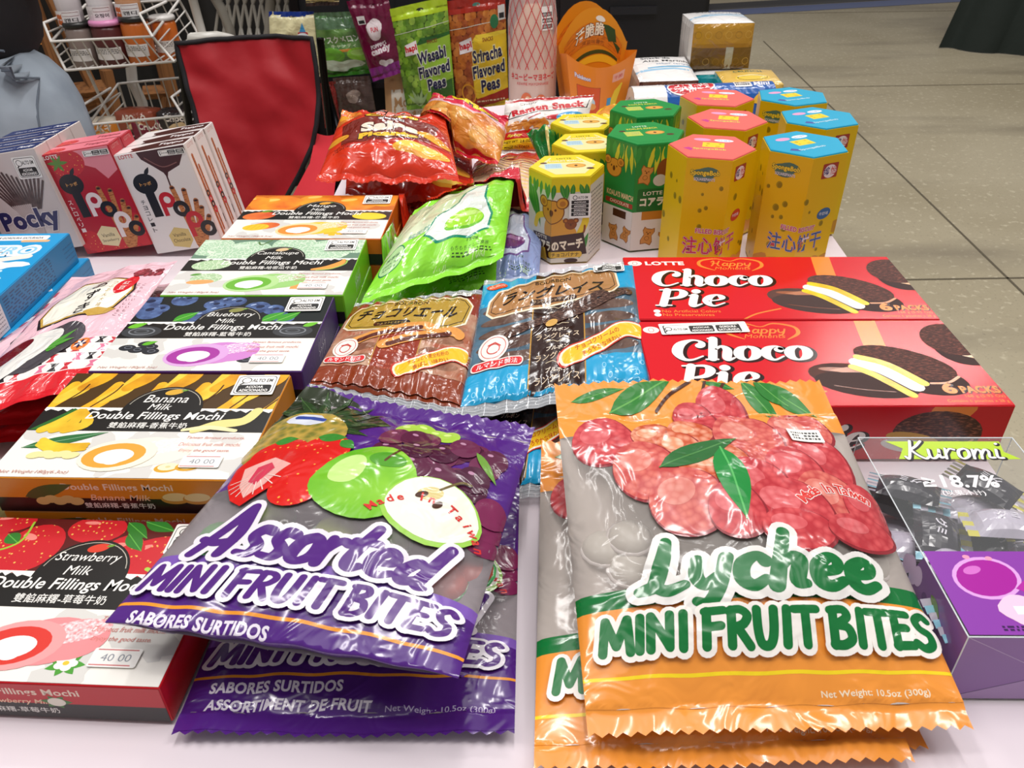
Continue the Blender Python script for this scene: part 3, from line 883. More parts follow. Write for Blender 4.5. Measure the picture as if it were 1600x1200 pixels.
def strip(y0, y1, xl, n):
    ys = frange(y0, y1, 0.025); V = []; Fq = []
    for y in ys:
        for i in range(n + 1):
            x = xl + (edge_x(y) - xl) * i / n
            z = T - 0.0012 - 0.0016 * (0.5 + 0.5 * noise.noise(Vector((x * 7, y * 7, 2)))) 
            if y < 0.16: z -= 0.003 * max(0, (0.16 - y) / .16) * (1 + sin(x * 30))
            yy = y if y <= .83 else .83 + (y - .83) * (rear_y(x) - .83) / (1.52 - .83)
            V.append((x, yy, z))
    for j in range(len(ys) - 1):
        for i in range(n): a = j * (n + 1) + i; Fq.append((a, a + 1, a + n + 2, a + n + 1))
    mb.add(V, Fq, cm)
strip(0.035, 0.83, -1.05, 55); strip(0.83, 1.52, -0.215, 30)
def skirt(pts):
    V = []; Fq = []; d = 0; L_ = []
    for a, b in zip(pts[:-1], pts[1:]):
        k = max(2, int(math.hypot(b[0] - a[0], b[1] - a[1]) / .02))
        for i in range(k): L_.append((a[0] + (b[0] - a[0]) * i / k, a[1] + (b[1] - a[1]) * i / k, (b[1] - a[1]), -(b[0] - a[0])))
    for x, y, nx, ny in L_:
        l = math.hypot(nx, ny); nx /= l; ny /= l; d += 1
        for k in range(9):
            f = k / 8; w = 0.001 + f * f * (0.016 + 0.012 * sin(d * .42) + 0.008 * sin(d * .17 + 1))
            V.append((x + nx * w if k else x, y + ny * w if k else y, (T - 0.0022) * (1 - f) + 0.01 * f))
    for i in range(len(L_) - 1):
        for k in range(8): a = i * 9 + k; Fq.append((a, a + 1, a + 10, a + 9))
    mb.add(V, Fq, cm)
skirt(outline + [outline[0]])
tag(mb.build('tablecloth', None, True), 'white cloth spread over the snack table and hanging to the floor', 'tablecloth')
# dark pipe-and-drape partition behind the stall
mb = MB(); V = []; Fq = []; n = 150
for i in range(n + 1):
    x = -3.2 + 3.52 * i / n
    for z in (0.0, 0.5, 1.0, 1.5, 2.0): V.append((x, 3.05 + 0.04 * sin(i * .8) + .02 * sin(i * .31), z))
for i in range(n):
    for k in range(4): a = i * 5 + k; Fq.append((a, a + 5, a + 6, a + 1))
mb.add(V, Fq, mat('15120f', 'cloth')); struct(mb.build('wall_back', None, True))
# ------------------------------------------------------------------ mochi cartons
MW, MD, MH = 0.150, 0.110, 0.0265
WHITE, BLACK = 'f4f2ec', '191715'
FL = {
 'strawberry': dict(name='Strawberry', zh='雙餡麻糬-草莓牛奶', side='c4121f', back='5a1414', ring='f2a0a0', core='d8392f', roll='ee8f92', dome='Strawberry'),
 'banana': dict(name='Banana', zh='雙餡麻糬-香蕉牛奶', side='d98a1c', back='4a3210', ring='f3ead6', core='f0a23a', roll='efe9da', dome='Banana'),
 'blueberry': dict(name='Blueberry', zh='雙餡麻糬-藍莓牛奶', side='4b2472', back='151d1c', ring='d9a6dc', core='a5379d', roll='cf86cd', dome='Blueberry'),
 'cantaloupe': dict(name='Cantaloupe', zh='雙餡麻糬-哈密瓜牛奶', side='79c61e', back='6a8a74', ring='b7dd97', core='6fb53a', roll='9fd07c', dome='Cantaloupe'),
 'mango': dict(name='Mango', zh='雙餡麻糬-芒果牛奶', side='e6701a', back='c86818', ring='f4d9a2', core='f2913a', roll='f6c93a', dome='Mango'),
}
def berry_seed(c='c8202a'): return mat(c, 'card', 'seeds', 'eebf5a', 300)
def fruit_strip(a, f):
    rnd = random.Random(f)
    if f == 'strawberry':
        m = berry_seed()
        for x, y, rx, ry, r in ((0.4, 8.2, 2.4, 1.6, 20), (3.9, 8.6, 1.7, 1.9, -20), (7.0, 10.2, 1.7, 1.1, 0), (1.6, 10.5, 1.5, .8, 10), (10.9, 8.1, 2.2, 1.5, 30), (13.8, 10.2, 2.0, 1.2, 0), (13.6, 7.6, 1.6, 1.1, -10), (9.3, 8.4, 1.2, 1.4, 5)):
            a.ell(m, x, y, rx, ry, r)
            a.ell('ef8a80', x - rx * .3, y + ry * .45, rx * .28, ry * .12, r)
        for x, y, x2, y2 in ((8.6, 10.8, 10.2, 9.6), (9.6, 10.9, 11.6, 10.2), (9.0, 9.9, 10.3, 8.6), (2.0, 9.6, 3.0, 8.9)):
            a.leaf('2f7a2a', x, y, x2, y2, .9, '5fae46')
        a.line('9fc23a', [(-.2, 8.6), (1.6, 8.2), (3.0, 9.0), (3.0, 10.6)], .14, smooth=True); a.line('a8d04a', [(11.2, 7.3), (12.1, 7.0), (12.6, 7.6)], .25, smooth=True)
    elif f == 'banana':
        m = [mat('f2c02c', 'card', 'noise', 'e2a01c', 60), mat('f7d24a', 'card', 'noise', 'e8b42a', 60), mat('e9ad1e', 'card', 'noise', 'c98514', 60)]
        for i in range(17):
            x = -0.6 + i * 1.0; y = 6.4 + 1.4 * (i % 3)
            a.line(m[i % 3], [(x, y), (x + .9, y + 1.3), (x + 1.2, y + 3.2)], [.85, 1.15, .7], smooth=True)
        for i in range(7):
            a.line('4f2d0c', [(0.6 + i * 2.3, 7.0), (1.4 + i * 2.3, 8.6), (1.6 + i * 2.3, 9.6)], .12, smooth=True)
    elif f == 'blueberry':
        m = mat('5a74a6', 'card', 'noise', '2c3a62', 120)
        for i in range(22):
            x = rnd.uniform(0, 15); y = rnd.uniform(7.1, 10.8); r = rnd.uniform(.7, 1.15)
            a.ell(m, x, y, r, r * .92, 0, n=18); a.ell('1d2746', x + r * .2, y + r * .15, r * .33, r * .25, 20, n=10); a.ell('9fb2d6', x - r * .4, y + r * .45, r * .24, r * .12, 30, n=8)
        for x in (3.4, 10.2, 11.4): a.leaf('3f9a2c', x, 7.0, x + 1.5, 8.4, 1.1, '8fd060')
    elif f == 'cantaloupe':
        m = mat('a9cdaa', 'card', 'net', 'dcead5', 260)
        for x, y, r in ((1.2, 9.4, 2.0), (4.6, 8.4, 2.3), (8.6, 9.8, 2.0), (11.8, 8.6, 2.3), (14.6, 9.8, 1.9), (2.8, 7.2, 1.4)):
            a.ell(m, x, y, r, r * .95); a.ell('cfe4cc', x - r * .35, y + r * .5, r * .3, r * .14, 20)
        a.line('5c7d4a', [(5.2, 10.4), (5.6, 9.8), (6.3, 10.8)], .18, smooth=True)
    else:
        m = mat('f0a02c', 'card', 'noise', 'df6a24', 40)
        for x, y, r in ((2.8, 8.6, 2.6), (7.0, 9.6, 2.2), (10.8, 8.7, 2.5), (14.2, 9.5, 2.0), (0.3, 9.2, 1.6)):
            a.ell(m, x, y, r, r * .8, 12); a.ell('f8c862', x - r * .3, y + r * .38, r * .34, r * .14, 15)

def band_fruit(a, f):
    """fruit on the black band, left and right, and the small fruit at the left of the cream panel"""
    if f == 'banana':
        m = mat('f0cf3a', 'card', 'noise', 'd9a622', 50)
        a.poly('2f6a2a', [(.2, 4.5), (2.0, 6.8), (3.0, 6.2), (1.5, 4.5)])
        for k in range(3): a.line(m, [(1.0 + .75 * k, 4.5), (1.7 + .9 * k, 5.2), (2.4 + .15 * k, 6.6)], [.7, .8, .35], smooth=True)
        a.line('e6d98c', [(10.6, 4.55), (11.8, 5.2), (13.4, 5.6), (14.0, 6.7)], [.5, .8, .8, .7], smooth=True); a.line('efe2ae', [(9.9, 4.6), (11.4, 4.9), (13.2, 4.6)], [.25, .4, .3], smooth=True)
        a.leaf('2e6d3c', .7, 2.7, 5.3, 4.3, .9, '86b08a')
        for k in range(3): a.line(m, [(1.6, 3.5 - .25 * k), (2.8, 2.9 - .2 * k), (4.6, 3.1 - .25 * k)], [.4, .55, .3], smooth=True)
        for k in range(5): a.ell('efe0a0', 1.9 + .55 * k, 2.0 + .12 * (k % 2), .5, .32, 12)
        for x, y in ((10.3, 1.0), (11.5, 1.15)): a.ell('d9a22c', x, y, .72, .42, 8); a.ell('f5ebc2', x + .06, y + .1, .6, .33, 8); a.ell('d9cf94', x + .06, y + .1, .16, .1, 8)
    elif f == 'strawberry':
        m = berry_seed('d2232c')
        a.ell(m, 1.4, 5.6, 1.1, .8, 20); a.ell(m, 13.4, 5.6, 1.1, .8, -20)
        a.ell(m, 2.2, 2.8, 1.0, .75, 20); a.ell(m, 3.2, 2.3, .8, .6, -10); a.leaf('3c8b2e', 1.6, 3.3, 2.8, 3.7, .5)
        for k in range(7): a.leaf('4b9a34', 9.9, 1.1, 9.9 + 1.0 * cos(k * .9), 1.1 + .7 * sin(k * .9), .45)
        for k in range(5): a.ell('f6f3ea', 9.9 + .33 * cos(k * 1.257), 1.15 + .26 * sin(k * 1.257), .26, .2)
        a.ell('e8c23a', 9.9, 1.15, .16, .13)
    elif f == 'blueberry':
        for x, y in ((1.6, 5.4), (13.0, 5.5)):
            a.ell('3b3d40', x, y, 1.5, .85); a.ring('7c8086', x, y + .05, .95, .5, .12); a.ring('5b5f64', x, y + .05, .5, .28, .14)
        a.leaf('6fbf2e', .3, 6.0, 1.6, 6.7, .7); a.leaf('6fbf2e', 13.6, 6.2, 14.7, 6.8, .6)
        for x, y in ((1.5, 3.1), (2.3, 2.8), (3.1, 3.2), (3.4, 2.6), (2.7, 3.6), (10.6, 1.5)):
            a.ell('2b2d33', x, y, .62, .42); a.ring('6b6f78', x + .05, y + .05, .26, .17, .07)
        a.leaf('63b52c', 2.4, 3.5, 3.4, 4.0, .5); a.leaf('63b52c', 11.0, 1.7, 11.7, 2.2, .4)
    elif f == 'cantaloupe':
        m = mat('a8c99a', 'card', 'net', 'd6e6c8', 260)
        a.ell(m, 2.4, 5.6, 1.7, 1.0, 8); a.line('f0a04a', [(11.4, 4.7), (12.6, 5.0), (13.6, 5.9), (13.8, 6.6)], [.3, .75, .7, .3], smooth=True); a.line('9cc25c', [(11.8, 4.55), (13.0, 4.8), (14.0, 5.7), (14.1, 6.5)], .14, smooth=True)
        a.ell(m, 2.8, 3.0, 1.35, .95, 8); a.ell('f0a868', 2.5, 2.35, 1.15, .4, 5); a.leaf('5c9a3c', 1.2, 3.6, 2.2, 3.9, .4)
        for x, y in ((10.4, 1.9), (11.1, 2.0), (10.8, 1.4)): a.rect('f2a45a', x - .45, y - .32, x + .45, y + .32)
    else:
        m = mat('e8813a', 'card', 'noise', 'c83a2c', 40)
        a.ell(m, 2.0, 5.4, 1.6, .95, 12); a.ell('f2d02e', 12.9, 5.4, 1.7, .85, -4); a.leaf('6c9a2c', 1.9, 6.4, 3.2, 6.8, .5)
        a.ell(m, 3.2, 2.9, 1.5, .8, 14); a.ell('f4c334', 2.5, 2.6, 1.25, .75, 10)
        for k in range(4): a.line('d99a1e', [(1.7 + .45 * k, 2.1), (2.0 + .45 * k, 3.1)], .05)
        for x, y in ((9.7, 1.2), (10.3, 1.3), (10.9, 1.1), (10.2, .9)): a.rect('f4bd2c', x - .3, y - .22, x + .3, y + .22)
        a.leaf('4c8a34', 11.0, 1.2, 12.0, 1.6, .35)

def mochi_top(f):
    p = FL[f]; a = Art('card'); rnd = random.Random(f)
    a.rect('efece4', 0, 0, 15, 11)
    for i in range(11): a.blob('d6d4cf', rnd.uniform(0, 15), rnd.uniform(0, 4.3), rnd.uniform(.6, 1.3), i + 7, .55)
    a.rect(p['back'], 0, 6.75, 15, 11); fruit_strip(a, f)
    a.rect(BLACK, 0, 4.45, 15, 6.72)
    pts = [(0, 6.9)]; x = 15.0; up = [(15, 6.9)]
    while x > 0.01:
        up += [(x, 6.72 + rnd.uniform(-.1, .1)), (x - .22, 6.52 + rnd.uniform(-.08, .08))]; x -= rnd.uniform(.5, .9)
    a.poly(WHITE, [(0, 6.9), (0, 6.65)] + [q for q in reversed(up) if q[0] > 0] )
    band_fruit(a, f)
    a.ell(BLACK, 7.7, 6.6, 2.6, 2.75, 0, 0, 180); a.rect(BLACK, 5.1, 5.9, 10.3, 6.62)
    a.line('b9b4a6', [(7.7 + 2.35 * cos(radians(q)), 6.9 + 2.25 * sin(radians(q))) for q in range(10, 171, 10)], .05)
    ic = {'strawberry': 'd8402c', 'banana': 'd8a83a', 'blueberry': '8a8a4a', 'cantaloupe': 'e0c090', 'mango': 'e8a43a'}[f]
    a.ell(ic, 7.8, 8.72, .6, .32, 15); a.leaf('6f9a3a', 8.2, 8.85, 8.7, 9.0, .2)
    a.text(WHITE, p['name'], 7.6, 7.95, 3.7 if len(p['name']) > 6 else 2.9, .85, bold=0.0, shear=0.22)
    a.text(WHITE, 'Milk', 7.5, 7.05, 1.5, .65, bold=0.0, shear=0.22)
    a.text(WHITE, 'Double Fillings Mochi', 7.6, 5.95, 8.9, 1.02, bold=0.014, shear=0.2)
    a.text(WHITE, p['zh'], 7.5, 5.05, 5.0, .62, bold=0.014)
    a.ell(p['roll'], 9.6, 2.55, 1.7, 1.25, 15); a.ell(p['roll'], 8.3, 2.4, 2.2, 1.45, 10)
    a.ell(mat(p['roll'], 'card', 'noise', 'f6eef0', 500), 9.3, 3.0, 1.9, .7, 15)
    a.ell(p['ring'], 6.9, 2.1, 2.3, 1.5, 10); a.ell(p['core'], 6.7, 2.05, 1.85, 1.15, 10); a.ell('f4f1ee', 6.75, 1.95, 1.15, .68, 10); a.ell('ffffff', 6.85, 1.5, .5, .32, 10)
    for i, tx in enumerate(('Taiwan famous products,', 'Delicious fruit milk mochi.', 'Enjoy the good taste.')):
        a.text('c9786e', tx, 12.25 - .15 * i, 3.85 - .62 * i, 3.6 + .2 * (i == 1) - .5 * (i == 2), .34, shear=0.3)
    a.text('c08a80', 'Net Weight:180g(6.3oz)', 2.6, .45, 4.2, .36, shear=0.3)
    return a
def mochi_front(f):
    p = FL[f]; a = Art('card')
    a.rect(p['side'], 0, 1.15, 15, 2.65); a.rect(BLACK, 0, 0, 15, 1.15)
    a.text('f2dcc8', 'Double Fillings Mochi', 7.6, 1.95, 6.6, .62, bold=0.02)
    a.text('f0c8a8', p['name'] + ' Milk', 7.6, 1.22, 3.6, .45, shear=0.2, bold=0.01)
    a.text(WHITE, p['zh'], 7.4, .6, 4.2, .42, bold=0.01)
    if f == 'banana':
        a.leaf('3f5a2a', 1.9, 1.2, 5.0, 2.2, .9); 
        for k in range(5): a.ell('d9c07a', 2.9 + .5 * k, .9 + .15 * (k % 2), .45, .3, 10)
        for x in (10.9, 12.2): a.ell('c98e3a', x, 1.2, .9, .42, 4); a.ell('e6cf94', x, 1.32, .78, .32, 4)
    else:
        for k in range(6): a.leaf('3f7a34', 9.6, 1.3, 9.6 + .8 * cos(k), 1.3 + .5 * sin(k), .35)
        a.ell('ece6d6', 9.6, 1.3, .45, .32)
    return a
def mochi_side(f):
    p = FL[f]; a = Art('card'); c = {'banana': '3a2a12', 'strawberry': '8a0c16'}.get(f, 'd9d0e0')
    rnd = random.Random(f)
    if f in ('blueberry',):
        a.ring('6a4690', 9.6, 1.3, .9, 1.0, .05); a.ring('6a4690', 4.0, 1.3, .8, 1.0, .05); a.ring('6a4690', 2.0, 1.0, .6, .8, .05)
    for k in range(4):
        x = 4.6 + .55 * k; a.line(c, [(x, .6), (x + .25, 1.2), (x, 1.5), (x + .35, 2.0)], .07, smooth=True); a.line(c, [(x - .15, 1.1), (x + .45, 1.35)], .06)
    return a
def mochi(f, label, loc, yaw, group=None):
    p = FL[f]
    cols = {k: mat(p['side'], 'card') for k in ('top', 'front', 'back', 'right', 'left', 'edge', 'bottom')}
    cols['top'] = mat('efece4', 'card'); cols['bottom'] = mat(BLACK, 'card')
    r = carton('mochi_box', label, 'candy box', MW, MD, MH, cols, {'top': mochi_top(f), 'front': mochi_front(f), 'right': mochi_side(f)}, loc, (0, 0, radians(yaw)), group)
    sticker_on(r, 'top', MW, MD, MH, 11.6, 8.4, 14.4, 10.75, alto(2.8, 2.35), 2, label='white sugar warning sticker')
    pa = Art('paper'); pa.line('c96a6a', [(.2, 1.0), (2.2, 1.0)], .07); pa.line('c96a6a', [(.1, .12), (2.1, .12)], .07); pa.text('8a8f98', '40 00', 1.25, .55, 1.5, .42)
    sticker_on(r, 'top', MW, MD, MH, 11.0, .95, 13.4, 2.05, pa, 0, off=0.0012, name='price_sticker', label='pale price sticker')
    return r
GM = 'mochi boxes in the flat stack at the left'
mochi('strawberry', 'red strawberry mochi box nearest the table front edge', (-0.2395, 0.2925, T), -3.5, GM); HM.rect(-0.2395, 0.2925, MW, MD, -3.5, T + MH)
for f, x, y, a, l1, l2 in (('banana', -0.229, 0.4085, -2.5, 'yellow banana mochi box between strawberry and blueberry boxes', 'mochi box hidden under the yellow banana mochi box'),
                       ('blueberry', -0.2185, 0.5215, -1.6, 'purple blueberry mochi box between banana and cantaloupe boxes', 'mochi box hidden under the purple blueberry mochi box'),
                       ('cantaloupe', -0.2085, 0.634, -1.8, 'green cantaloupe mochi box between blueberry and mango boxes', 'mochi box hidden under the green cantaloupe mochi box'),
                       ('mango', -0.191, 0.7455, -2.6, 'orange mango mochi box at the back, topmost of its stack', 'lower orange mochi box beneath the topmost mango mochi box')):
    r = mochi(f, l1, (x, y, T + MH), a, GM); HM.rect(x, y, MW, MD, a, T + 2 * MH)
    dup(r, l2, loc=(x + .001, y, T - 0.0001))

# ------------------------------------------------------------------ lychee fruit bite bags
LY = mat('f0983c', 'film'); LYC = mat('c9c2bc', 'clear', amt=0.38)
def lychee_art():
    a = Art('film'); W, H = 18.0, 21.5
    ly = mat('d8575a', 'film', 'cells', 'b8333c', 230); ly2 = mat('e07a6c', 'film', 'cells', 'c24a48', 230); ly3 = mat('e9a184', 'film', 'cells', 'c4532f', 230)
    for x0, y0, x1, y1, w in ((1.0, 20.4, 4.6, 21.0, .6), (3.4, 19.6, 8.0, 21.6, 1.5), (12.6, 21.4, 14.4, 18.6, 1.3), (14.2, 21.3, 16.6, 19.2, 1.2), (13.4, 21.6, 15.2, 20.0, 1.2), (9.6, 21.6, 12.0, 21.0, .7)):
        a.leaf('2f7d32', x0, y0, x1, y1, w, '62a850')
    for pts in ([(6.4, 19.6), (7.6, 20.6), (9.4, 21.5)], [(9.0, 19.4), (9.8, 20.8), (10.2, 21.5)], [(10.4, 19.3), (10.8, 20.6), (11.6, 21.5)]):
        a.line('4a2416', pts, .18, smooth=True)
    ell = [(10.6, 19.6, 1.6, 1.3, 0), (8.6, 19.0, 1.3, 1.0, 0), (14.9, 18.6, 2.0, 1.3, 1), (2.6, 18.2, 1.9, 1.6, 0), (5.6, 18.3, 1.3, 1.0, 2), (7.9, 18.4, 1.4, 1.0, 2), (6.9, 17.2, 1.3, 1.3, 2), (13.1, 17.6, 1.7, 1.4, 1),
           (4.6, 16.0, 1.8, 1.9, 1), (11.3, 17.9, 2.1, 1.9, 1), (15.2, 16.4, 1.7, 2.0, 0), (8.6, 15.8, 2.2, 1.9, 2), (6.4, 13.9, 2.0, 1.8, 1), (13.2, 15.6, 1.7, 1.8, 0), (10.6, 14.6, 1.9, 1.8, 0), (14.6, 13.9, 2.0, 1.9, 1),
           (16.6, 13.8, 1.3, 1.5, 0), (12.0, 13.3, 2.3, 1.9, 0), (8.9, 13.2, 1.5, 1.5, 0), (11.9, 12.2, 2.0, 1.2, 0), (15.6, 12.4, 2.0, 1.0, 0)]
    for x, y, rx, ry, k in ell:
        if y < 18.9: y = 9.3 + (y - 11) * 1.15
        ry *= 1.12
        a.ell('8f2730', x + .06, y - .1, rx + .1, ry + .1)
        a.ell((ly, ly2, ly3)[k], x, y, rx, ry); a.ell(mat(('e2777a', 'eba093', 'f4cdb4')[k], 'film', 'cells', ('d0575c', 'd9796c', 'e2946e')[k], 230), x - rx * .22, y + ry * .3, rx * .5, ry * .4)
    a.leaf('2c6a34', 5.4, 14.9, 10.4, 17.0, 1.6, '4f8a4a'); a.leaf('1f8a3c', 9.2, 16.2, 9.2, 11.2, 1.9, '58b862')
    a.rect('0f7236', 0, 6.5, W, 7.6); a.rect(LY, 0, 1.2, W, 6.5)
    a.rect('f6d822', 0, 2.75, W, 2.95)
    a.strokes('0f7236', 'Lychee', 9.3, 8.6, 12.4, 3.1, .78, slant=0.18, out=[(mat('e9e6e2', 'film'), .8, 0, -.05)], font=SCRIPT)
    a.strokes('0f7236', 'MINI FRUIT BITES', 9.3, 4.85, 16.6, 1.75, .46, slant=0.06, out=[(mat('f6f1ea', 'film'), .5, 0, -.03)], font=BRUSH)
    a.text('f6e8cc', 'Net Weight: 10.5oz (300g)', 13.9, 1.62, 5.2, .44, bold=0.012)
    a.arc('d63a34', 'Made In Taiwan', 15.2, 9.9, 3.4, 128, 62, .6, out=[('f6e8e4', .05)])
    return a
LYM = [(0, 0), (1.62, 1.62), (2.85, 2.5), (4.85, 4.35), (7.05, 6.15), (8.6, 7.45), (9.3, 7.95), (11.2, 9.6), (18.3, 17.0), (21.5, 21.5)]
LYA = lychee_art(); LYA.remap(LYM)
LYB = [(0, 6.6, LY), (6.6, 17.0, LYC), (17.0, 21.5, LY)]
lb = mat('dccfc6', 'film')
def lychee_pouch(label, C, T_, seed, sealkw=None, tf=.7):
    r, M, NR, c = pouch('fruit_candy_bag', label, 'candy bag', C, 18, 21.5, T_, LYA, LYB, lb, seals=(3.1, 1.2), seed=seed, floor='hm', crumple=0.003, folds=5, fold_amp=.0014, pv=.85, group='orange lychee candy bags', tf=tf)
    s = Art('paper'); s.lines('2a2a2a', .2, .15, 1.9, .9, 3, .14, 4)
    patch(r, c, 'sticker', M, 14.0, 15.8, 16.1, 16.9, s, mat('f1efe9', 'paper'), .0022, NR, 'small white warning sticker')
    return r, M
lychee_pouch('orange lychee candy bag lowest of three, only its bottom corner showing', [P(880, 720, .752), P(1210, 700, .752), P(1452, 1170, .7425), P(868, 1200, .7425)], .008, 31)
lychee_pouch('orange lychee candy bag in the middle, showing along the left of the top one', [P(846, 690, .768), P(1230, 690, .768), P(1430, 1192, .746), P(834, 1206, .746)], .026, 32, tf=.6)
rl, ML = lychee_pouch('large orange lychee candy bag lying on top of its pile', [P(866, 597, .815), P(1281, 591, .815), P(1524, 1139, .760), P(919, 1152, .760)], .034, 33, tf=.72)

# ------------------------------------------------------------------ assorted fruit bite bags
PU = mat('50217f', 'film'); PUC = mat('c4bcc0', 'clear', amt=0.30)
def assorted_art():
    a = Art('film'); W, H = 17.0, 21.5
    pine = mat('7a7a34', 'film', 'cells', 'c2a24a', 160)
    a.poly('26301c', [(0, 21.4), (0, 17.6), (5.8, 17.4), (8.0, 19.0), (4.4, 20.8), (2.0, 21.4)])
    for k in range(9): a.leaf('2c4424', 3.4, 18.4, 3.4 + 4.2 * cos(radians(-20 + k * 26)), 18.4 + 2.8 * sin(radians(-20 + k * 26)), .7, '4a6a38')
    a.ell(pine, 3.0, 16.6, 3.2, 2.5, 0); a.blob('d8dce8', 2.6, 18.3, .6, 3, .2, 2.0); a.line('3a4fa0', [(1.8, 18.4), (2.8, 18.5), (3.8, 18.3)], .3)
    for x, y in ((9.2, 18.9), (10.2, 19.2), (11.1, 19.0), (12.0, 18.9), (10.7, 18.5)): a.ell('a8d24a', x, y, .75, .62); a.ell('d6f08a', x - .15, y + .2, .25, .14)
    gr = '5a1f3e'
    rnd = random.Random(5)
    for i in range(24):
        x = 9.0 + rnd.uniform(0, 6.4); y = 15.0 + rnd.uniform(0, 3.2) - max(0, 12 - x) * .0; 
        a.ell((gr, '6b2a4c', '4a1734')[i % 3], x, y, .95, .9, n=18); a.ell('b98aa6', x - .25, y + .35, .2, .12, n=8)
    for y in (12.2, 13.4, 14.4): a.ell('7a2450', 16.2, y, .9, .9)
    a.leaf('6c9a3a', 14.2, 18.0, 16.0, 16.2, .5)
    st = mat('d8231f', 'film', 'seeds', 'efb04a', 260)
    a.ell(st, 2.9, 15.4, 1.7, 1.0, 10); a.ell(st, 5.6, 14.9, 1.8, 2.1, -15); a.ell(st, 6.0, 12.6, 1.6, 1.8, 0); a.leaf('3c8a34', 4.6, 16.7, 6.4, 16.9, .8); a.leaf('3c8a34', 2.0, 16.2, 3.4, 16.5, .7); a.leaf('3c8a34', 6.2, 16.6, 7.4, 16.0, .7)
    a.poly('d8231f', [(.9, 14.3), (1.5, 15.3), (3.2, 15.6), (4.9, 15.2), (5.3, 14.0), (4.6, 12.4), (3.3, 11.0), (2.4, 11.5), (1.3, 13.0)])
    a.poly('f0b4ac', [(1.6, 14.2), (3.1, 14.9), (4.6, 14.3), (4.0, 12.6), (3.2, 11.6), (2.3, 12.7)]); a.poly('d4405a', [(2.5, 14.2), (3.2, 14.5), (3.8, 14.0), (3.4, 12.6), (2.7, 13.0)])
    for k in range(9): q = radians(200 + k * 18); a.line('f6dcd4', [(3.1 + .7 * cos(q), 13.7 + .9 * sin(q)), (3.1 + 1.7 * cos(q), 13.7 + 2.0 * sin(q))], .06)
    ap = mat('8ccc3a', 'film', 'noise', '5cae22', 22)
    a.ell(ap, 9.3, 13.6, 2.9, 2.8, -8); a.ell('c4e88a', 8.0, 14.4, .9, 1.1, -20); a.ell('4f9a24', 9.9, 15.4, 1.1, .5, 0); a.line('5a3a1c', [(9.8, 15.3), (10.2, 16.2)], .16)
    a.ell('9ccf52', 13.4, 12.8, 2.75, 2.3, -10); a.ell('f0efe0', 13.4, 12.95, 2.55, 2.1, -10)
    a.ell('d8c88a', 13.0, 14.0, .7, .42, 20); a.ell('4a2a18', 12.6, 13.8, .35, .2, 30); a.ell('4a2a18', 13.6, 13.4, .35, .2, 60); a.line('6a5a2c', [(13.4, 14.4), (14.2, 15.3), (14.8, 15.4)], .14, smooth=True)
    a.arc('d3302c', 'Made In Taiwan', 13.2, 10.4, 3.0, 150, 18, .55)
    a.poly(mat('7e58b4', 'film'), [(0, 7.5), (0, 6.5), (W, 6.5), (W, 7.5)]); a.rect(PU, 0, 0, W, 6.5)
    a.strokes('54247f', 'Assorted', 8.4, 9.0, 12.2, 3.2, .66, slant=0.3, out=[(mat('ece6ee', 'film'), .6, 0, -.04)], font=SCRIPT)
    a.strokes('54247f', 'MINI FRUIT BITES', 8.4, 5.3, 15.4, 1.9, .40, slant=0.22, out=[(mat('efeaf2', 'film'), .5, 0, -.03)], font=BRUSH)
    a.rect('f09a2c', 0, 3.35, W, 3.55)
    a.text('ece4f2', 'SABORES SURTIDOS', 4.6, 2.75, 7.0, .66, bold=0.035); a.text('ece4f2', 'ASSORTIMENT DE FRUIT', 5.4, 1.75, 8.6, .62, bold=0.03, shear=0.12)
    a.text('cdbfe0', 'Net Weight: 10.5oz (300g)', 13.2, 1.5, 5.6, .42)
    return a
ASM = [(0, 0), (3.45, 3.45), (5.3, 4.75), (7.5, 6.2), (9.0, 7.3), (13.6, 11.4), (18.5, 17.6), (21.5, 21.5)]
ASA = assorted_art(); ASA.remap(ASM)
ASB = [(0, 6.2, PU), (6.2, 10.8, PUC), (10.8, 21.5, PU)]
def assorted(label, C, T_, seed, tf=.6, bend=None, floor='hm'):
    return pouch('fruit_candy_bag', label, 'candy bag', C, 17, 21.5, T_, ASA, ASB, mat('9a8f94', 'film'), seals=(1.6, 1.4), seed=seed, floor=floor, crumple=0.003, folds=6, fold_amp=.0014, pv=.85, bend=bend, group='purple assorted fruit candy bags', tf=tf)
assorted('purple assorted fruit candy bag lying flat underneath the tilted one', [P(440, 735, .752), P(812, 738, .752), P(804, 1150, .745), P(268, 1150, .745)], .022, 41, floor=T)
ac = [P(482, 602, .803), P(836, 668, .800), P(716, 1062, .792), P(163, 974, .794)]
kx = 2.4 / 19.1
ac[2], ac[3] = ac[2] + (ac[2] - ac[1]) * kx, ac[3] + (ac[3] - ac[0]) * kx
adir = (ac[0] + ac[1] - ac[2] - ac[3]).normalized()
def droop(u, v, p):
    t = (2.4 / 21.5 - v) * .205
    if t <= 0: return p
    return p + adir * t * 1.5 + Vector((0, 0, -1)) * t * .55
ra, MA, NA, ca = assorted('purple assorted fruit candy bag tilted on top, over the strawberry box', ac, .032, 42, .75, droop)

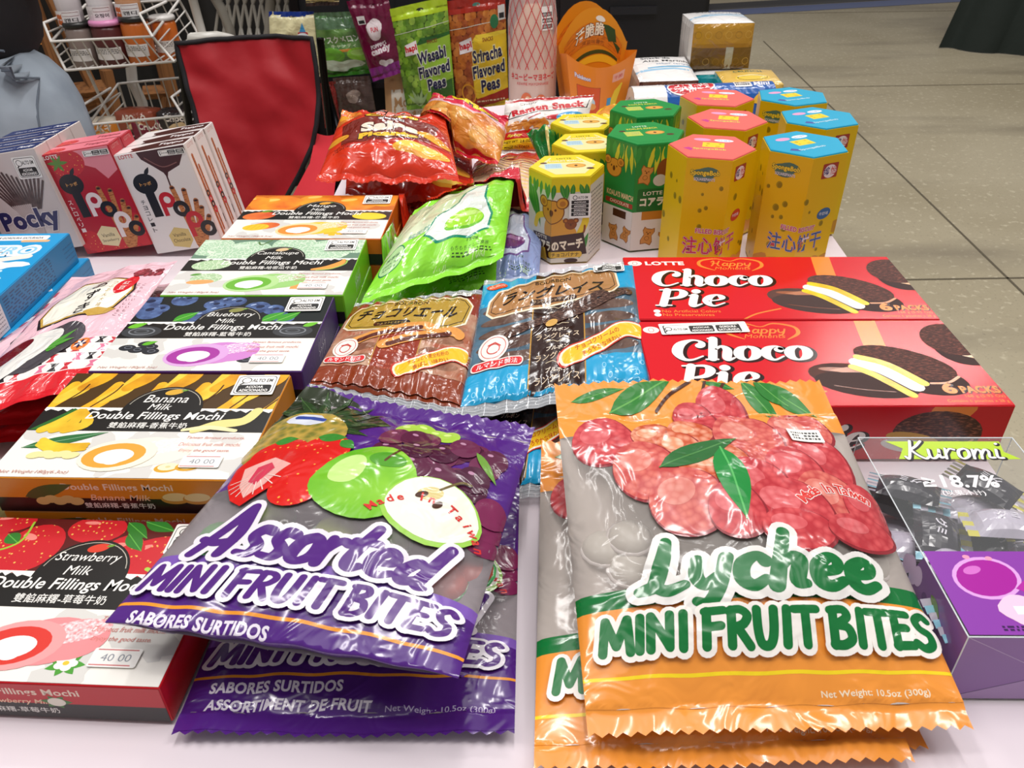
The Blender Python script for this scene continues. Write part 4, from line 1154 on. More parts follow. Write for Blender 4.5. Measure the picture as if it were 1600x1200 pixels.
# sweets showing through the clear windows of the fruit bags
def candy_piece(label, p, col, ang, group, wrap='3f9a52'):
    t = thing('fruit_jelly', label, 'candy', p, (0, 0, ang), group)
    mb = MB(); mb.lathe([(.006, 0), (.0105, .002), (.012, .006), (.009, .010), (.003, .0115)], mat(col, 'plastic'), 14); mb.build('jelly', t, True)
    mb = MB(); mb.lathe([(.012, .0045), (.0132, .005), (.0132, .0058), (.012, .0063)], mat(wrap, 'film'), 14); mb.build('wrapper', t, True)
    return t
rnd = random.Random(3)
GJ = 'jelly sweets inside the assorted fruit bag'
for i, (x, y, c, l) in enumerate(((2.0, 8.4, '5aa05a', 'bluish green jelly left of the first white-edged letter in the tilted purple bag'), (4.6, 9.6, '8aa04a', 'olive green jelly under the strawberry picture in the tilted purple bag'), (8.6, 9.2, 'a8b84a', 'yellow green jelly behind the lettering of the tilted purple bag'), (13.2, 7.6, 'd8483c', 'bright red jelly right of the lettering in the tilted purple bag'), (14.8, 8.0, 'd86a5a', 'salmon jelly near the right side of the tilted purple bag'), (11.4, 9.4, '7ab04a', 'leaf green jelly under the apple picture of the tilted purple bag'), (15.8, 9.4, 'c85a4a', 'brick red jelly at the far right of the tilted purple bag'))):
    candy_piece(l, MA(x, y, -.021), c, i, GJ)
for i, (x, y) in enumerate(((1.9, 9.6), (3.2, 8.2), (15.6, 7.4), (16.4, 8.6), (3.4, 10.0), (1.9, 7.6))):
    candy_piece('milky lychee jelly inside the topmost orange candy bag', ML(x, y, -.021), 'd9d2c6', i, 'jelly sweets inside the lychee bag', 'e2d8d4')
# ------------------------------------------------------------------ chocolate pie cartons
CW, CD, CH = 0.234, 0.113, 0.045
CRED, CORG = 'd3101f', 'f58a3a'
chx = None
def pie(a):
    """a split chocolate pie, two halves leaning on each other"""
    ch = mat('3d170e', 'paper', 'streak', '7a4030', 260); dk = mat('36140c', 'paper', 'noise', '552618', 60)
    a.ell(dk, 14.3, 3.35, 3.3, 1.75, -14); a.ell(mat('34130c', 'paper'), 14.6, 2.5, 3.4, 1.55, -12); a.ell('9a5c44', 13.4, 4.35, 1.5, .3, -6); a.poly('b87a5c', [(12.6, 4.3), (14.0, 4.7), (15.0, 4.0), (13.4, 4.0)])
    a.line('7a4432', [(12.4, 2.4), (14.2, 1.9), (16.2, 1.6)], .1, smooth=True)
    a.ell(mat('32120b', 'paper'), 18.4, 3.4, 3.3, 2.0, -24); a.ell(ch, 18.2, 5.3, 3.45, 1.85, -30)
    a.line('d8946c', [(19.0, 2.6), (20.2, 2.7), (21.2, 3.4)], .22, smooth=True)
    y1 = mat('f2d21e', 'gloss', 'noise', 'dcae10', 90)
    a.line('efe6e0', [(14.9, 5.3), (16.3, 4.3), (17.8, 2.2)], 1.15, smooth=True)
    a.line(y1, [(15.2, 6.0), (16.9, 5.0), (18.5, 2.6)], .7, smooth=True)
    a.line(y1, [(14.4, 4.7), (15.6, 3.6), (17.2, 1.2)], .66, smooth=True)
def half_pie(a, x, y):
    ch = mat('3d170e', 'paper', 'streak', '7a4030', 260)
    a.ell(mat('32120b', 'paper'), x + .3, y - .9, 2.1, 2.2, -25); a.ell('e0b48c', x + .5, y - 1.6, 1.7, .5, -25); a.ell(ch, x, y + .5, 2.2, 2.3, -25)
def choco_top():
    a = Art('gloss'); a.rect(CRED, 0, 0, 23.4, 11.3)
    a.ell('f4eae4', .95, 10.0, .62, .5); a.ring('c8382f', .95, 10.0, .2, .3, .04); a.text('f7efe9', 'LOTTE', 3.55, 10.0, 3.4, .75, bold=0.045)
    a.line(CORG, [(7.7, 8.6), (6.6, 9.5), (6.8, 10.5), (8.2, 10.9), (9.3, 10.4), (10.4, 10.9), (11.8, 10.4), (11.9, 9.4), (10.9, 8.5)], [.08, .3, .26, .16, .1, .16, .26, .3, .08], smooth=True)
    a.strokes(CORG, 'Happy', 9.3, 9.95, 3.6, 1.0, .14, slant=0.2, font=SCRIPT)
    a.text(CORG, 'Moments', 9.3, 9.0, 3.1, .55, bold=0.0, shear=0.3)
    a.line(CORG, [(17.5, 11.4), (17.2, 9.4), (16.8, 6.5)], 1.6, smooth=True)
    for t_, cx, cy, w in (('Choco', 6.9, 7.1, 10.0), ('Pie', 4.6, 3.6, 5.6)):
        a.strokes('f7f1ec', t_, cx, cy, w, 2.75, .66, slant=0.2, font=ROMAN, out=[('2a0d0c', .26, .14, -.13)])
    a.ell('f4eae4', 1.8, 1.3, .28, .28); a.ell('f4eae4', 1.8, .72, .28, .28)
    a.text(CORG, 'No Artificial Colors', 4.5, 1.3, 4.6, .42); a.text(CORG, 'No Preservatives', 4.2, .72, 4.0, .42)
    pie(a); half_pie(a, 22.9, 7.9)
    a.line(CORG, [(8.4, 0), (9.6, .9), (11.6, 1.7)], .16, smooth=True)
    a.text(CORG, '6', 19.9, 2.0, .95, 1.3, bold=0.05, out=[('2a0d0c', .04, .06, -.05)]); a.text(CORG, 'PACKS', 21.9, 1.85, 2.6, .85, bold=0.04, out=[('2a0d0c', .03, .05, -.04)])
    a.text(CORG, '168 g (5.93 Oz)', 21.9, 1.05, 2.6, .4, bold=0.01); a.text(CORG, 'Contains 6 pouches x 28 g', 21.2, .5, 4.0, .4, bold=0.01)
    return a
def choco_front():
    a = Art('gloss'); a.rect(CRED, 0, 0, 23.4, 4.5)
    a.strokes('f7f1ec', 'Choco', 5.6, 2.3, 6.4, 1.8, .46, slant=0.22, font=ROMAN, out=[('2a0d0c', .3, .14, -.1)])
    a.strokes('f7f1ec', 'Pie', 12.0, 2.0, 4.0, 1.9, .48, slant=0.22, font=ROMAN, out=[('2a0d0c', .3, .14, -.1)])
    a.line(CORG, [(19.8, 4.5), (19.2, 3.9)], 2.4)
    a.ell(mat('43190f', 'gloss', 'streak', '8a4a34', 260), 18.9, 2.3, 3.0, 1.8, -4); a.ell('c8963c', 17.4, 1.75, 1.9, .55, -12); a.ell('d8d0cc', 17.2, 1.2, 1.9, .55, -10); a.ell('35140c', 19.5, .6, 2.6, .7, 0)
    a.line('c08060', [(19.6, 1.0), (20.8, 1.3), (21.4, 1.7)], .2, smooth=True)
    return a
ct, cf = choco_top(), choco_front()
ccols = {k: mat(CRED, 'gloss') for k in ('top', 'front', 'back', 'right', 'left', 'edge', 'bottom')}
def choco(label, loc, yaw):
    return carton('chocolate_pie_box', label, 'cake box', CW, CD, CH, ccols, {'top': ct, 'front': cf}, loc, (0, 0, radians(yaw)), 'red chocolate pie boxes')
r1 = choco('red chocolate pie box in front, with a white warning sticker on top', (0.213, 0.481, T), -1.2)
sticker_on(r1, 'top', CW, CD, CH, 1.6, 9.3, 8.3, 10.9, alto(6.4, 1.4, True), 3, label='white warning sticker with black boxes')
choco('red chocolate pie box behind, touching the yellow six-sided boxes', (0.216, 0.5965, T), -1.8)

# ------------------------------------------------------------------ clear box of wrapped sweets, purple printed ends
KL, KW, KH = 0.150, 0.094, 0.046
kroot = thing('clear_candy_box', 'clear plastic box of wrapped sweets with purple printed front', 'candy box', (0.2585, 0.3135, T), (0, 0, radians(-1.5)))
cl = mat('e8ecee', 'clear', amt=0.10); pur = mat('8a4aa0', 'gloss'); purd = mat('7a4490', 'gloss')
pv = mat('8c62a4', 'gloss')
w, d, h = KW, KL, KH
mb = MB(); e = .0004
for (a, b, c_, d_) in (((-w/2, d/2, 0), (-w/2, -d/2, 0), (-w/2, -d/2, h), (-w/2, d/2, h)), ((w/2, -d/2, 0), (w/2, d/2, 0), (w/2, d/2, h), (w/2, -d/2, h)),
                       ((w/2, d/2, 0), (-w/2, d/2, 0), (-w/2, d/2, h), (w/2, d/2, h)), ((-w/2, -d/2, h), (w/2, -d/2, h), (w/2, d/2, h), (-w/2, d/2, h))):
    mb.quad(a, b, c_, d_, cl)
mb.build('clear_shell', kroot)
mb = MB(); em = mat('dfe6ea', 'plastic')
for p, q in (((-w/2, -d/2, h), (-w/2, d/2, h)), ((w/2, -d/2, h), (w/2, d/2, h)), ((-w/2, d/2, h), (w/2, d/2, h)), ((-w/2, -d/2, h), (w/2, -d/2, h)), ((-w/2, -d/2, 0), (-w/2, -d/2, h)), ((-w/2, d/2, 0), (-w/2, d/2, h)), ((w/2, d/2, 0), (w/2, d/2, h))):
    mb.tube([p, q], .00035, em, 6)
mb.build('folded_edge', kroot)
mb = MB(); mb.quad((-w/2, -d/2, 0.0004), (w/2, -d/2, 0.0004), (w/2, d/2, 0.0004), (-w/2, d/2, 0.0004), mat('e8ecee', 'clear', amt=0.12))
mb.build('base', kroot)
# purple card front: end, lower part of the lid, and lower part of both sides
mb = MB(); yb = -d/2 + .068
ms = {'end': lambda x, y, o=0.: Vector((-w/2 + x * .01, -d/2 - .0002 - o, y * .01)),
      'top': lambda x, y, o=0.: Vector((-w/2 + x * .01, -d/2 + y * .01, h + .0002 + o)),
      'left': lambda x, y, o=0.: Vector((-w/2 - .0002 - o, -d/2 + (KL * 100 - x) * .01, y * .01)),
      'right': lambda x, y, o=0.: Vector((w/2 + .0002 + o, -d/2 + x * .01, y * .01))}
a = Art('gloss'); a.rect(pv, 0, 0, 9.4, 4.6); a.poly(mat('a585b6', 'gloss'), [(0, 0), (4.7, 1.9), (9.4, 0)]); a.line('5a3a70', [(0, 0), (4.7, 1.9), (9.4, 0)], .06); a.line('b79ac6', [(0, 4.6), (4.7, 1.9), (9.4, 4.6)], .05)
a.apply(mb, ms['end'], (0, 0, 9.4, 4.6))
a = Art('gloss'); a.rect('8a3fa6', .1, .1, 9.3, 5.4)
a.ell('d9a0e0', 2.5, 3.6, 1.75, 1.35, 20); a.ell('a5209a', 2.5, 3.6, 1.55, 1.15, 20); a.ell('d070c8', 2.0, 4.1, .5, .25, 20); a.poly('b02aa0', [(3.6, 2.9), (4.6, 2.2), (5.4, 2.5), (4.9, 3.1), (4.2, 3.4)])
a.blob('f0c6e0', 3.3, 1.5, .95, 5, .15, 1.2); a.rect('fbe8f2', 2.9, 1.3, 3.7, 1.8); a.ell('6a4aa8', 6.4, 1.5, 1.0, .95); a.ell('8f78c6', 6.1, 1.9, .35, .25); a.ell('55389a', 8.2, 2.2, 1.1, 1.0)
for x, y in ((2.1, 5.0), (3.2, 4.9)): a.ell('f09ab8', x, y, .18, .14)
a.lines('3a2050', 1.8, .3, 4.6, .65, 2, .12, 8)
a.apply(mb, ms['top'], (0, 0, 9.4, 15))
a = Art('gloss'); a.poly(mat('7d5296', 'gloss'), [(15, 0), (15, 4.6), (10.0, 4.6), (8.6, 0)]); 
for i in range(14): a.ell('5a3478', 11.2 + .5 * (i % 4) + .2 * (i // 4 % 2), 2.9 - .55 * (i // 4), .3, .3, n=10)
a.leaf('6a8a3a', 11.6, 3.6, 12.8, 3.2, .6)
for i in range(4): a.ell('e0c8ea', 8.9 + .4 * i, 3.0 + .3 * (i % 2), .45, .6)
a.text('5a2f80', 'グミ', 9.4, 1.9, 1.5, .8, bold=0.03, out=[(mat('e6daf0', 'gloss'), .05, 0, 0)])
a.apply(mb, ms['left'], (0, 0, 15, 4.6))
a = Art('gloss'); a.poly(mat('7d5296', 'gloss'), [(0, 0), (0, 4.6), (5.0, 4.6), (6.4, 0)]); a.apply(mb, ms['right'], (0, 0, 15, 4.6))
mb.build('printed_front', kroot)
# green name strip across the far end of the lid
mb = MB(); a = Art('gloss')
a.poly('b5d436', [(1.5, 14.6), (2.3, 13.9), (1.7, 12.9), (8.9, 12.9), (8.2, 13.6), (8.4, 14.6)])
a.strokes('f6f4f4', 'Kuromi', 5.1, 13.8, 5.8, 1.7, .17, slant=0.3, font=SCRIPT, out=[('1d1a20', .16, .05, -.06)])
a.text('f4f2f4', '≥18.7%', 4.4, 10.9, 4.4, 1.1, bold=0.025, shear=0.15); a.text('f4f2f4', '(以果汁计)', 4.2, 9.9, 2.4, .5, bold=0.02)
a.apply(mb, ms['top'], (0, 0, 9.4, 15))
a = Art('gloss'); a.strokes('8a6a9a', 'Kuromi', 6.2, 2.4, 2.6, .9, .1, slant=0.2, font=SCRIPT); a.apply(mb, ms['left'], (0, 0, 15, 4.6))
mb.build('name_print', kroot)
def wrapped(label, p, rot, k):
    t = thing('wrapped_sweet', label, 'sweet', p, rot, 'wrapped sweets in the clear box')
    dk = mat('2a2530', 'film') if k % 3 else mat('c9c2d2', 'film'); lt = mat('b9b4c2', 'film')
    mb = MB(); V = []; Fq = []
    for j in range(9):
        v = j / 8; 
        for i in range(11):
            u = i / 10; hgt = .0075 * (sin(pi * u) * sin(pi * v)) ** .6
            V.append(((u - .5) * .034, (v - .5) * .024, .0005 + hgt))
    for j in range(8):
        for i in range(10): q = j * 11 + i; Fq.append((q, q + 1, q + 12, q + 11))
    mb.add(V, Fq, dk); a = Art('film'); a.text('e8e4ee', 'グミ', 0, 0, 1.2, .6, bold=.02); a.apply(mb, lambda x, y, o=0.: Vector((x * .01, y * .01, .0079 + o)), (-2, -2, 2, 2))
    mb.build('wrapper', t, False)
    for s in (-1, 1):
        mb = MB()
        for i in range(6):
            y = -.012 + .004 * i
            mb.quad((s * .017, y, .0004), (s * .017, y + .004, .0014), (s * .023, y + .004, .0016), (s * .023, y, .0004), lt if i % 2 else mat(('8fc6d8', 'd8cf5a')[k % 2], 'film'))
        mb.build('crimped_end', t)
rnd = random.Random(12)
for k in range(24):
    lay = k // 8; x = -.024 + .048 * (k % 2) + rnd.uniform(-.006, .006); y = -.05 + .031 * (k % 8 // 2) + rnd.uniform(-.005, .005)
    p = Vector((0.2585 + x * cos(radians(-1.5)), 0.3135 + y, T + .0025 + lay * .0125 + rnd.uniform(0, .003)))
    wrapped(('black' if k % 3 else 'pale grey') + ' wrapped sweet with striped ends inside the clear plastic box', p, (rnd.uniform(-.15, .15), rnd.uniform(-.15, .15), rnd.uniform(0, 6.28)), k)

# ------------------------------------------------------------------ chocolate biscuit packs with crimped clear ends
crimp = mat('c9cdd2', 'clear', amt=0.55)
def bis_art(kind):
    a = Art('film'); W, H = 16.0, 15.5
    brown, gold = '8a3a1e', 'b8963c'
    if kind == 'brown':
        bx = mat('a2583a', 'film', 'noise', 'c9a68c', 45)
        a.rect(bx, 0, 3.2, W, 11.2); a.rect('8a2f1c', 0, 11.2, W, 14.6)
        for i in range(5):
            a.ell(mat('7c4a34', 'film', 'noise', 'b08468', 60), 3.6, 4.2 + i * 1.5, 2.2, .5, 4); a.ell(mat('7c4a34', 'film', 'noise', 'b08468', 60), 12.6, 4.2 + i * 1.5, 2.4, .5, 4)
            a.text('c8402a', 'ショコラ', 2.6, 4.8 + i * 1.5, 1.6, .35, shear=.2); a.text('c8402a', 'ショコラ', 12.6, 4.9 + i * 1.5, 1.6, .35, shear=.2)
        a.rect('8e2e16', 5.6, 1.2, 10.2, 9.6); a.rect('b98a3a', 5.5, 1.2, 5.62, 9.6); a.rect('b98a3a', 10.2, 1.2, 10.32, 9.6)
        for i in range(3): a.lines('b0553c', 6.4, 3.0 + i * 2.0, 9.4, 3.9 + i * 2.0, 2, .18, i)
        a.rect(brown, 0, 1.2, W, 3.1)
        a.poly('f0e4c8', [(.6, 9.2), (1.4, 8.4), (7, 7.9), (13, 8.6), (14.8, 9.6), (15.2, 12.4), (14.2, 13.6), (7.5, 13.9), (1.6, 13.0), (.7, 11.4)])
        a.poly(gold, [(.8, 9.3), (1.5, 8.6), (7, 8.1), (13, 8.8), (14.6, 9.7), (15.0, 12.3), (14.1, 13.4), (7.5, 13.7), (1.7, 12.8), (.9, 11.4)])
        a.line('2a1a0c', [(1.2, 9.5), (1.7, 8.9), (7, 8.4), (12.9, 9.1), (14.3, 9.9), (14.7, 12.2), (14.0, 13.1), (7.5, 13.4), (1.9, 12.5), (1.2, 11.3)], .1, closed=True)
        a.text('241408', 'BOURBON', 7.6, 12.75, 4.0, .62, bold=0.01); a.text('1d1008', 'チョコリエール', 7.7, 11.0, 11.6, 1.9, bold=0.03, shear=0.35)
        a.rrect('241408', 4.2, 8.75, 8.4, 9.5, .35); a.text('d8b860', 'ショコラビスケット', 6.3, 9.12, 3.4, .4)
        for k, (x, y) in enumerate(((5.2, 7.4), (8.6, 6.8))):
            a.line('e09a4c', [(x - 2.4, y - .9), (x + .6, y + .3), (x + 4.6, y + 1.5), (x + 5.8, y + 1.2)], 1.15, smooth=True); a.line('5a2418', [(x - 1.8, y - .8), (x + .6, y + .1), (x + 4.6, y + 1.2)], .55, smooth=True)
        col = 'c83222'
        t1, t2 = 'チョコと小麦全粒粉の', '香ばしい味わい'
    else:
        fl = mat('4a5a6a', 'clear', amt=0.75); bx = mat('4a3028', 'film', 'noise', '7a6256', 60)
        a.rect(mat('3d5566', 'film', 'noise', '5f8298', 25), 0, 3.4, W, 11.0)
        for i in range(5): a.ell(bx, 3.6, 4.3 + i * 1.5, 3.0, .62, 2); a.ell(bx, 12.6, 4.3 + i * 1.5, 2.8, .62, 2)
        a.rect('1f9fd0', 0, 11.0, W, 14.7); a.rect('1f9fd0', 0, 1.0, W, 3.4)
        for i in range(12): a.ring('9ad8ee', 1.0 + (i * 2.9) % 15, 1.6 + .9 * (i % 2), .16, .2, .05)
        a.rect('2b130d', 5.6, 1.0, 10.4, 14.6); a.rect('b98a3a', 5.5, 1.0, 5.62, 11); a.rect('b98a3a', 10.4, 1.0, 10.52, 11)
        for i in range(5):
            y = 2.0 + i * 1.95
            a.text('efe2d0', 'ブルボン', 8.0, y + .55, 2.0, .42, bold=.02, shear=.15); a.text('efd8b8', 'ラングレイス', 8.0, y - .15, 3.9, .62, shear=.1, bold=.0); a.line('d8c8a8', [(7, y - .75), (7.6, y - .65), (8, y - .85), (8.4, y - .65), (9, y - .75)], .06)
        a.poly('f0e4c8', [(.9, 9.9), (1.6, 9.2), (7, 9.2), (13.4, 10.2), (14.2, 11.2), (14.0, 13.2), (12.6, 14.0), (6.8, 13.7), (1.8, 12.7), (1.0, 11.6)])
        a.poly('b07f4e', [(1.1, 10.0), (1.7, 9.4), (7, 9.4), (13.3, 10.4), (14.0, 11.2), (13.8, 13.1), (12.5, 13.8), (6.8, 13.5), (1.9, 12.5), (1.2, 11.5)])
        a.line('3a2010', [(1.4, 10.1), (1.9, 9.7), (7, 9.7), (13.1, 10.7), (13.7, 11.3), (13.5, 12.9), (12.4, 13.5), (6.8, 13.2), (2.1, 12.3), (1.5, 11.4)], .08, closed=True)
        a.text('2a160a', 'BOURBON', 7.4, 12.7, 3.6, .5, bold=0.01); a.text('1d0f08', 'ラングレイス', 7.5, 11.3, 10.2, 1.6, bold=0.03, shear=0.3); a.rrect('3a2010', 5.2, 9.75, 9.8, 10.35, .28); a.text('d8b890', 'ラングドシャクッキー', 7.5, 10.05, 4.0, .38)
        for x, y in ((5.4, 6.9), (6.6, 7.4), (9.0, 7.6)): a.line(mat('3b2018', 'film', 'streak', '7a5a4c', 300), [(x - 2.0, y - .2), (x + 2, y + 1.0), (x + 5.2, y + 2.6), (x + 6.0, y + 2.6)], .8, smooth=True)
        a.ell('d8a85a', 7.4, 7.2, .6, .4, 30)
        a.ell('e0542a', 1.6, 13.6, 1.1, .45, -8); a.text('f4e8d8', 'BOURBON', 1.6, 13.6, 1.6, .3)
        t1, t2 = 'チョコクリームの', 'まろやかな味わい'
    a.ell('f3ece4', 2.2, 5.6, 1.35, 1.35); a.ring('cf4a42', 2.2, 5.6, 1.1, 1.1, .06); a.ring('cf4a42', 2.2, 5.45, .55, .5, .1); a.line('cf4a42', [(1.7, 5.9), (2.3, 6.1), (2.8, 5.7)], .12)
    a.rrect('f0e6e0', .4, 3.45, 5.0, 4.35, .4); a.rrect('d8282c', .5, 3.55, 4.9, 4.25, .35); a.text('f6ecec', 'ルマンド製法', 2.7, 3.9, 3.6, .5, bold=.02)
    a.line('c83222', [(8.8, 3.3), (12.0, 4.6), (14.0, 5.7), (15.6, 5.6)], 1.75, smooth=True); a.line('f3ead2', [(8.9, 3.3), (12.0, 4.6), (14.0, 5.7), (15.6, 5.6)], 1.55, smooth=True); a.line('f2c12a', [(9.0, 3.3), (12.0, 4.6), (14.0, 5.7), (15.4, 5.6)], 1.25, smooth=True)
    a.text('c03a20', t1, 11.6, 4.85, 4.4, .5, rot=22, bold=.01); a.text('c03a20', t2, 12.0, 4.25, 3.8, .5, rot=22, bold=.01)
    for i in range(9): a.rect('e4e8ec', 0.2 + i * 1.8, 0, .26 + i * 1.8, 1.0); a.rect('e4e8ec', 0.2 + i * 1.8, 14.7, .26 + i * 1.8, H)
    for y in (.25, .55, .85, 14.9, 15.2): a.rect('d6dade', 0, y, W, y + .04)
    return a
BR, BL_ = bis_art('brown'), bis_art('blue')
def biscuit(kind, label, C, seed, T_=.017):
    bb = mat('8a3a1e' if kind == 'brown' else '2a9cc8', 'film')
    r, M, NR, c = pouch('biscuit_pack', label, 'biscuit pack', C, 16, 15.5, T_, BR if kind == 'brown' else BL_, [(0, 1.0, crimp), (1.0, 14.7, bb), (14.7, 15.5, crimp)], bb,
          seals=(.8, 1.0), seed=seed, zig=False, crumple=0.0016, folds=9, fold_amp=.0012, pu=.35, pv=.35, seal_names=('crimped_end', 'crimped_end'), group='chocolate biscuit packs', step=.4)
    s = alto(3.0, 1.2, False) if kind == 'blue' else Art('paper')
    if kind == 'brown': s.lines('2a2a2a', .2, .1, 2.2, .7, 2, .2, 2)
    (patch(r, c, 'sticker', M, 11.6, 13.2, 14.9, 14.9, alto(3.3, 1.7), mat('f1efe9', 'paper'), .002, NR) if kind == 'blue' else patch(r, c, 'sticker', M, 12.2, 13.7, 14.6, 14.5, s, mat('f1efe9', 'paper'), .002, NR))
    return r
biscuit('blue', 'blue biscuit pack lowest of the stack, showing between the fruit bags', [P(705, 545, .746), P(925, 530, .746), P(900, 775, .745), P(660, 780, .745)], 51, .012)
biscuit('blue', 'blue biscuit pack under the brown pack, its edge showing at the right', [P(600, 500, .757), P(790, 480, .757), P(770, 650, .757), P(560, 650, .757)], 52, .010)
biscuit('brown', 'brown biscuit pack with a gold name panel, left of the blue one', [P(556, 474, .782), P(757, 452, .780), P(716, 655, .776), P(478, 610, .788)], 53)
biscuit('blue', 'blue biscuit pack on top, between the brown pack and the red boxes', [P(757, 438, .781), P(988, 406, .785), P(1018, 612, .779), P(716, 654, .776)], 54)

# ------------------------------------------------------------------ mochi bags (green melon and lavender)
def melon_art(kind):
    a = Art('film'); W, H = 16.0, 17.0
    if kind == 'green':
        base, pale, ring, core, deep = '8fe03a', 'c8d8a8', '0f8a6a', '9fdc2a', '6fc22a'
    else:
        base, pale, ring, core, deep = '8a9ac8', 'b8c8bc', '6a4a8a', '6a2f6a', '5a3a7a'
    a.rect(base, 0, 0, W, 17)
    a.poly(mat(pale, 'film', 'noise', 'e3e8cc' if kind == 'green' else 'cdd6d8', 14), [(0, 6.2), (3.4, 6.6), (6.2, 6.4), (8.0, 8.8), (11.6, 13.6), (12.0, 15.2), (0, 15.2)])
    a.poly(ring, [(7.2, 4.0), (11.4, 3.6), (13.6, 4.6), (13.8, 7.2), (12.4, 10.2), (12.2, 13.4), (10.6, 14.2), (8.9, 12.6), (8.6, 9.8), (6.2, 8.0), (5.2, 5.8)])
    a.poly('e4ece4' if kind == 'green' else 'c6cce0', [(7.3, 4.3), (11.3, 3.9), (13.3, 4.8), (13.5, 7.1), (12.1, 10.1), (11.9, 13.3), (10.6, 13.9), (9.2, 12.5), (8.9, 9.6), (6.4, 7.8), (5.5, 5.8)])
    a.ell(deep, 10.2, 6.4, 2.5, 1.6, 8); a.ell(core, 10.2, 6.6, 2.35, 1.4, 8); a.ell('c4ec7a' if kind == 'green' else '9a6a9a', 10.4, 7.2, 1.6, .4, 10)
    a.ell('1a7a5a', 1.9, 4.6, 1.4, 2.0, 0); a.ell('b8e0a0', 1.9, 4.6, 1.3, 1.85, 0); a.text('1c5a3c', '抹茶味', 1.9, 5.1, 1.6, .6, bold=.02); a.text('1c5a3c', 'GREEN TEA', 1.9, 4.2, 1.8, .35); a.text('1c5a3c', 'FLAVOUR', 1.9, 3.6, 1.5, .35)
    for x, y in ((3.4, 1.4), (8.2, 1.2), (12.8, 1.6)): a.text('d6f2b0', 'Yuki', x, y, 1.7, .8, bold=.0, shear=.2)
    a.text('3a5a2a', 'もちもちとした食感', 11.6, 2.6, 4.6, .5, shear=.1); a.text('3a5a2a', '150g', 11.8, 3.4, 1.4, .45); a.lines('3a5a2a', 9.6, 1.6, 14.4, 2.2, 2, .14, 3)
    a.text('7ab0a0' if kind == 'green' else '5aa0a0', '純天然', 4.4, 6.9, 2.6, .8, bold=.01)
    if kind != 'green': a.text('b8924a', '麻糬', 5.0, 13.4, 4.4, 1.4, bold=.03, shear=.1); a.rrect('c88a9a', 4.0, 11.6, 9.0, 12.2, .2); a.ell('e8b04a', 14, 14, 1, .4)
    return a
def mochi_bag(kind, label, C, T_, seed, tf=.6):
    b = mat('86d634' if kind == 'green' else '8a9ac8', 'film')
    return pouch('mochi_bag', label, 'snack bag', C, 16, 17, T_, melon_art(kind), [(0, 17, b)], b, seals=(1.4, 1.2), seed=seed, zig=False, crumple=.004, folds=5, fold_amp=.0022, tf=tf, pu=.7, floor='hm')
mochi_bag('lavender', 'lavender mochi bag half covered by the bright green one', [P(728, 335, .760), P(850, 322, .762), P(842, 436, .752), P(722, 446, .752)], .020, 61)
mochi_bag('green', 'flat green mochi bag underneath the bright green one', [P(650, 360, .752), P(782, 350, .752), P(775, 448, .750), P(580, 480, .750)], .012, 62)
mochi_bag('green', 'bright green mochi bag propped over the lavender one', [P(648, 326, .792), P(806, 266, .803), P(786, 404, .778), P(560, 478, .775)], .032, 63, .7)
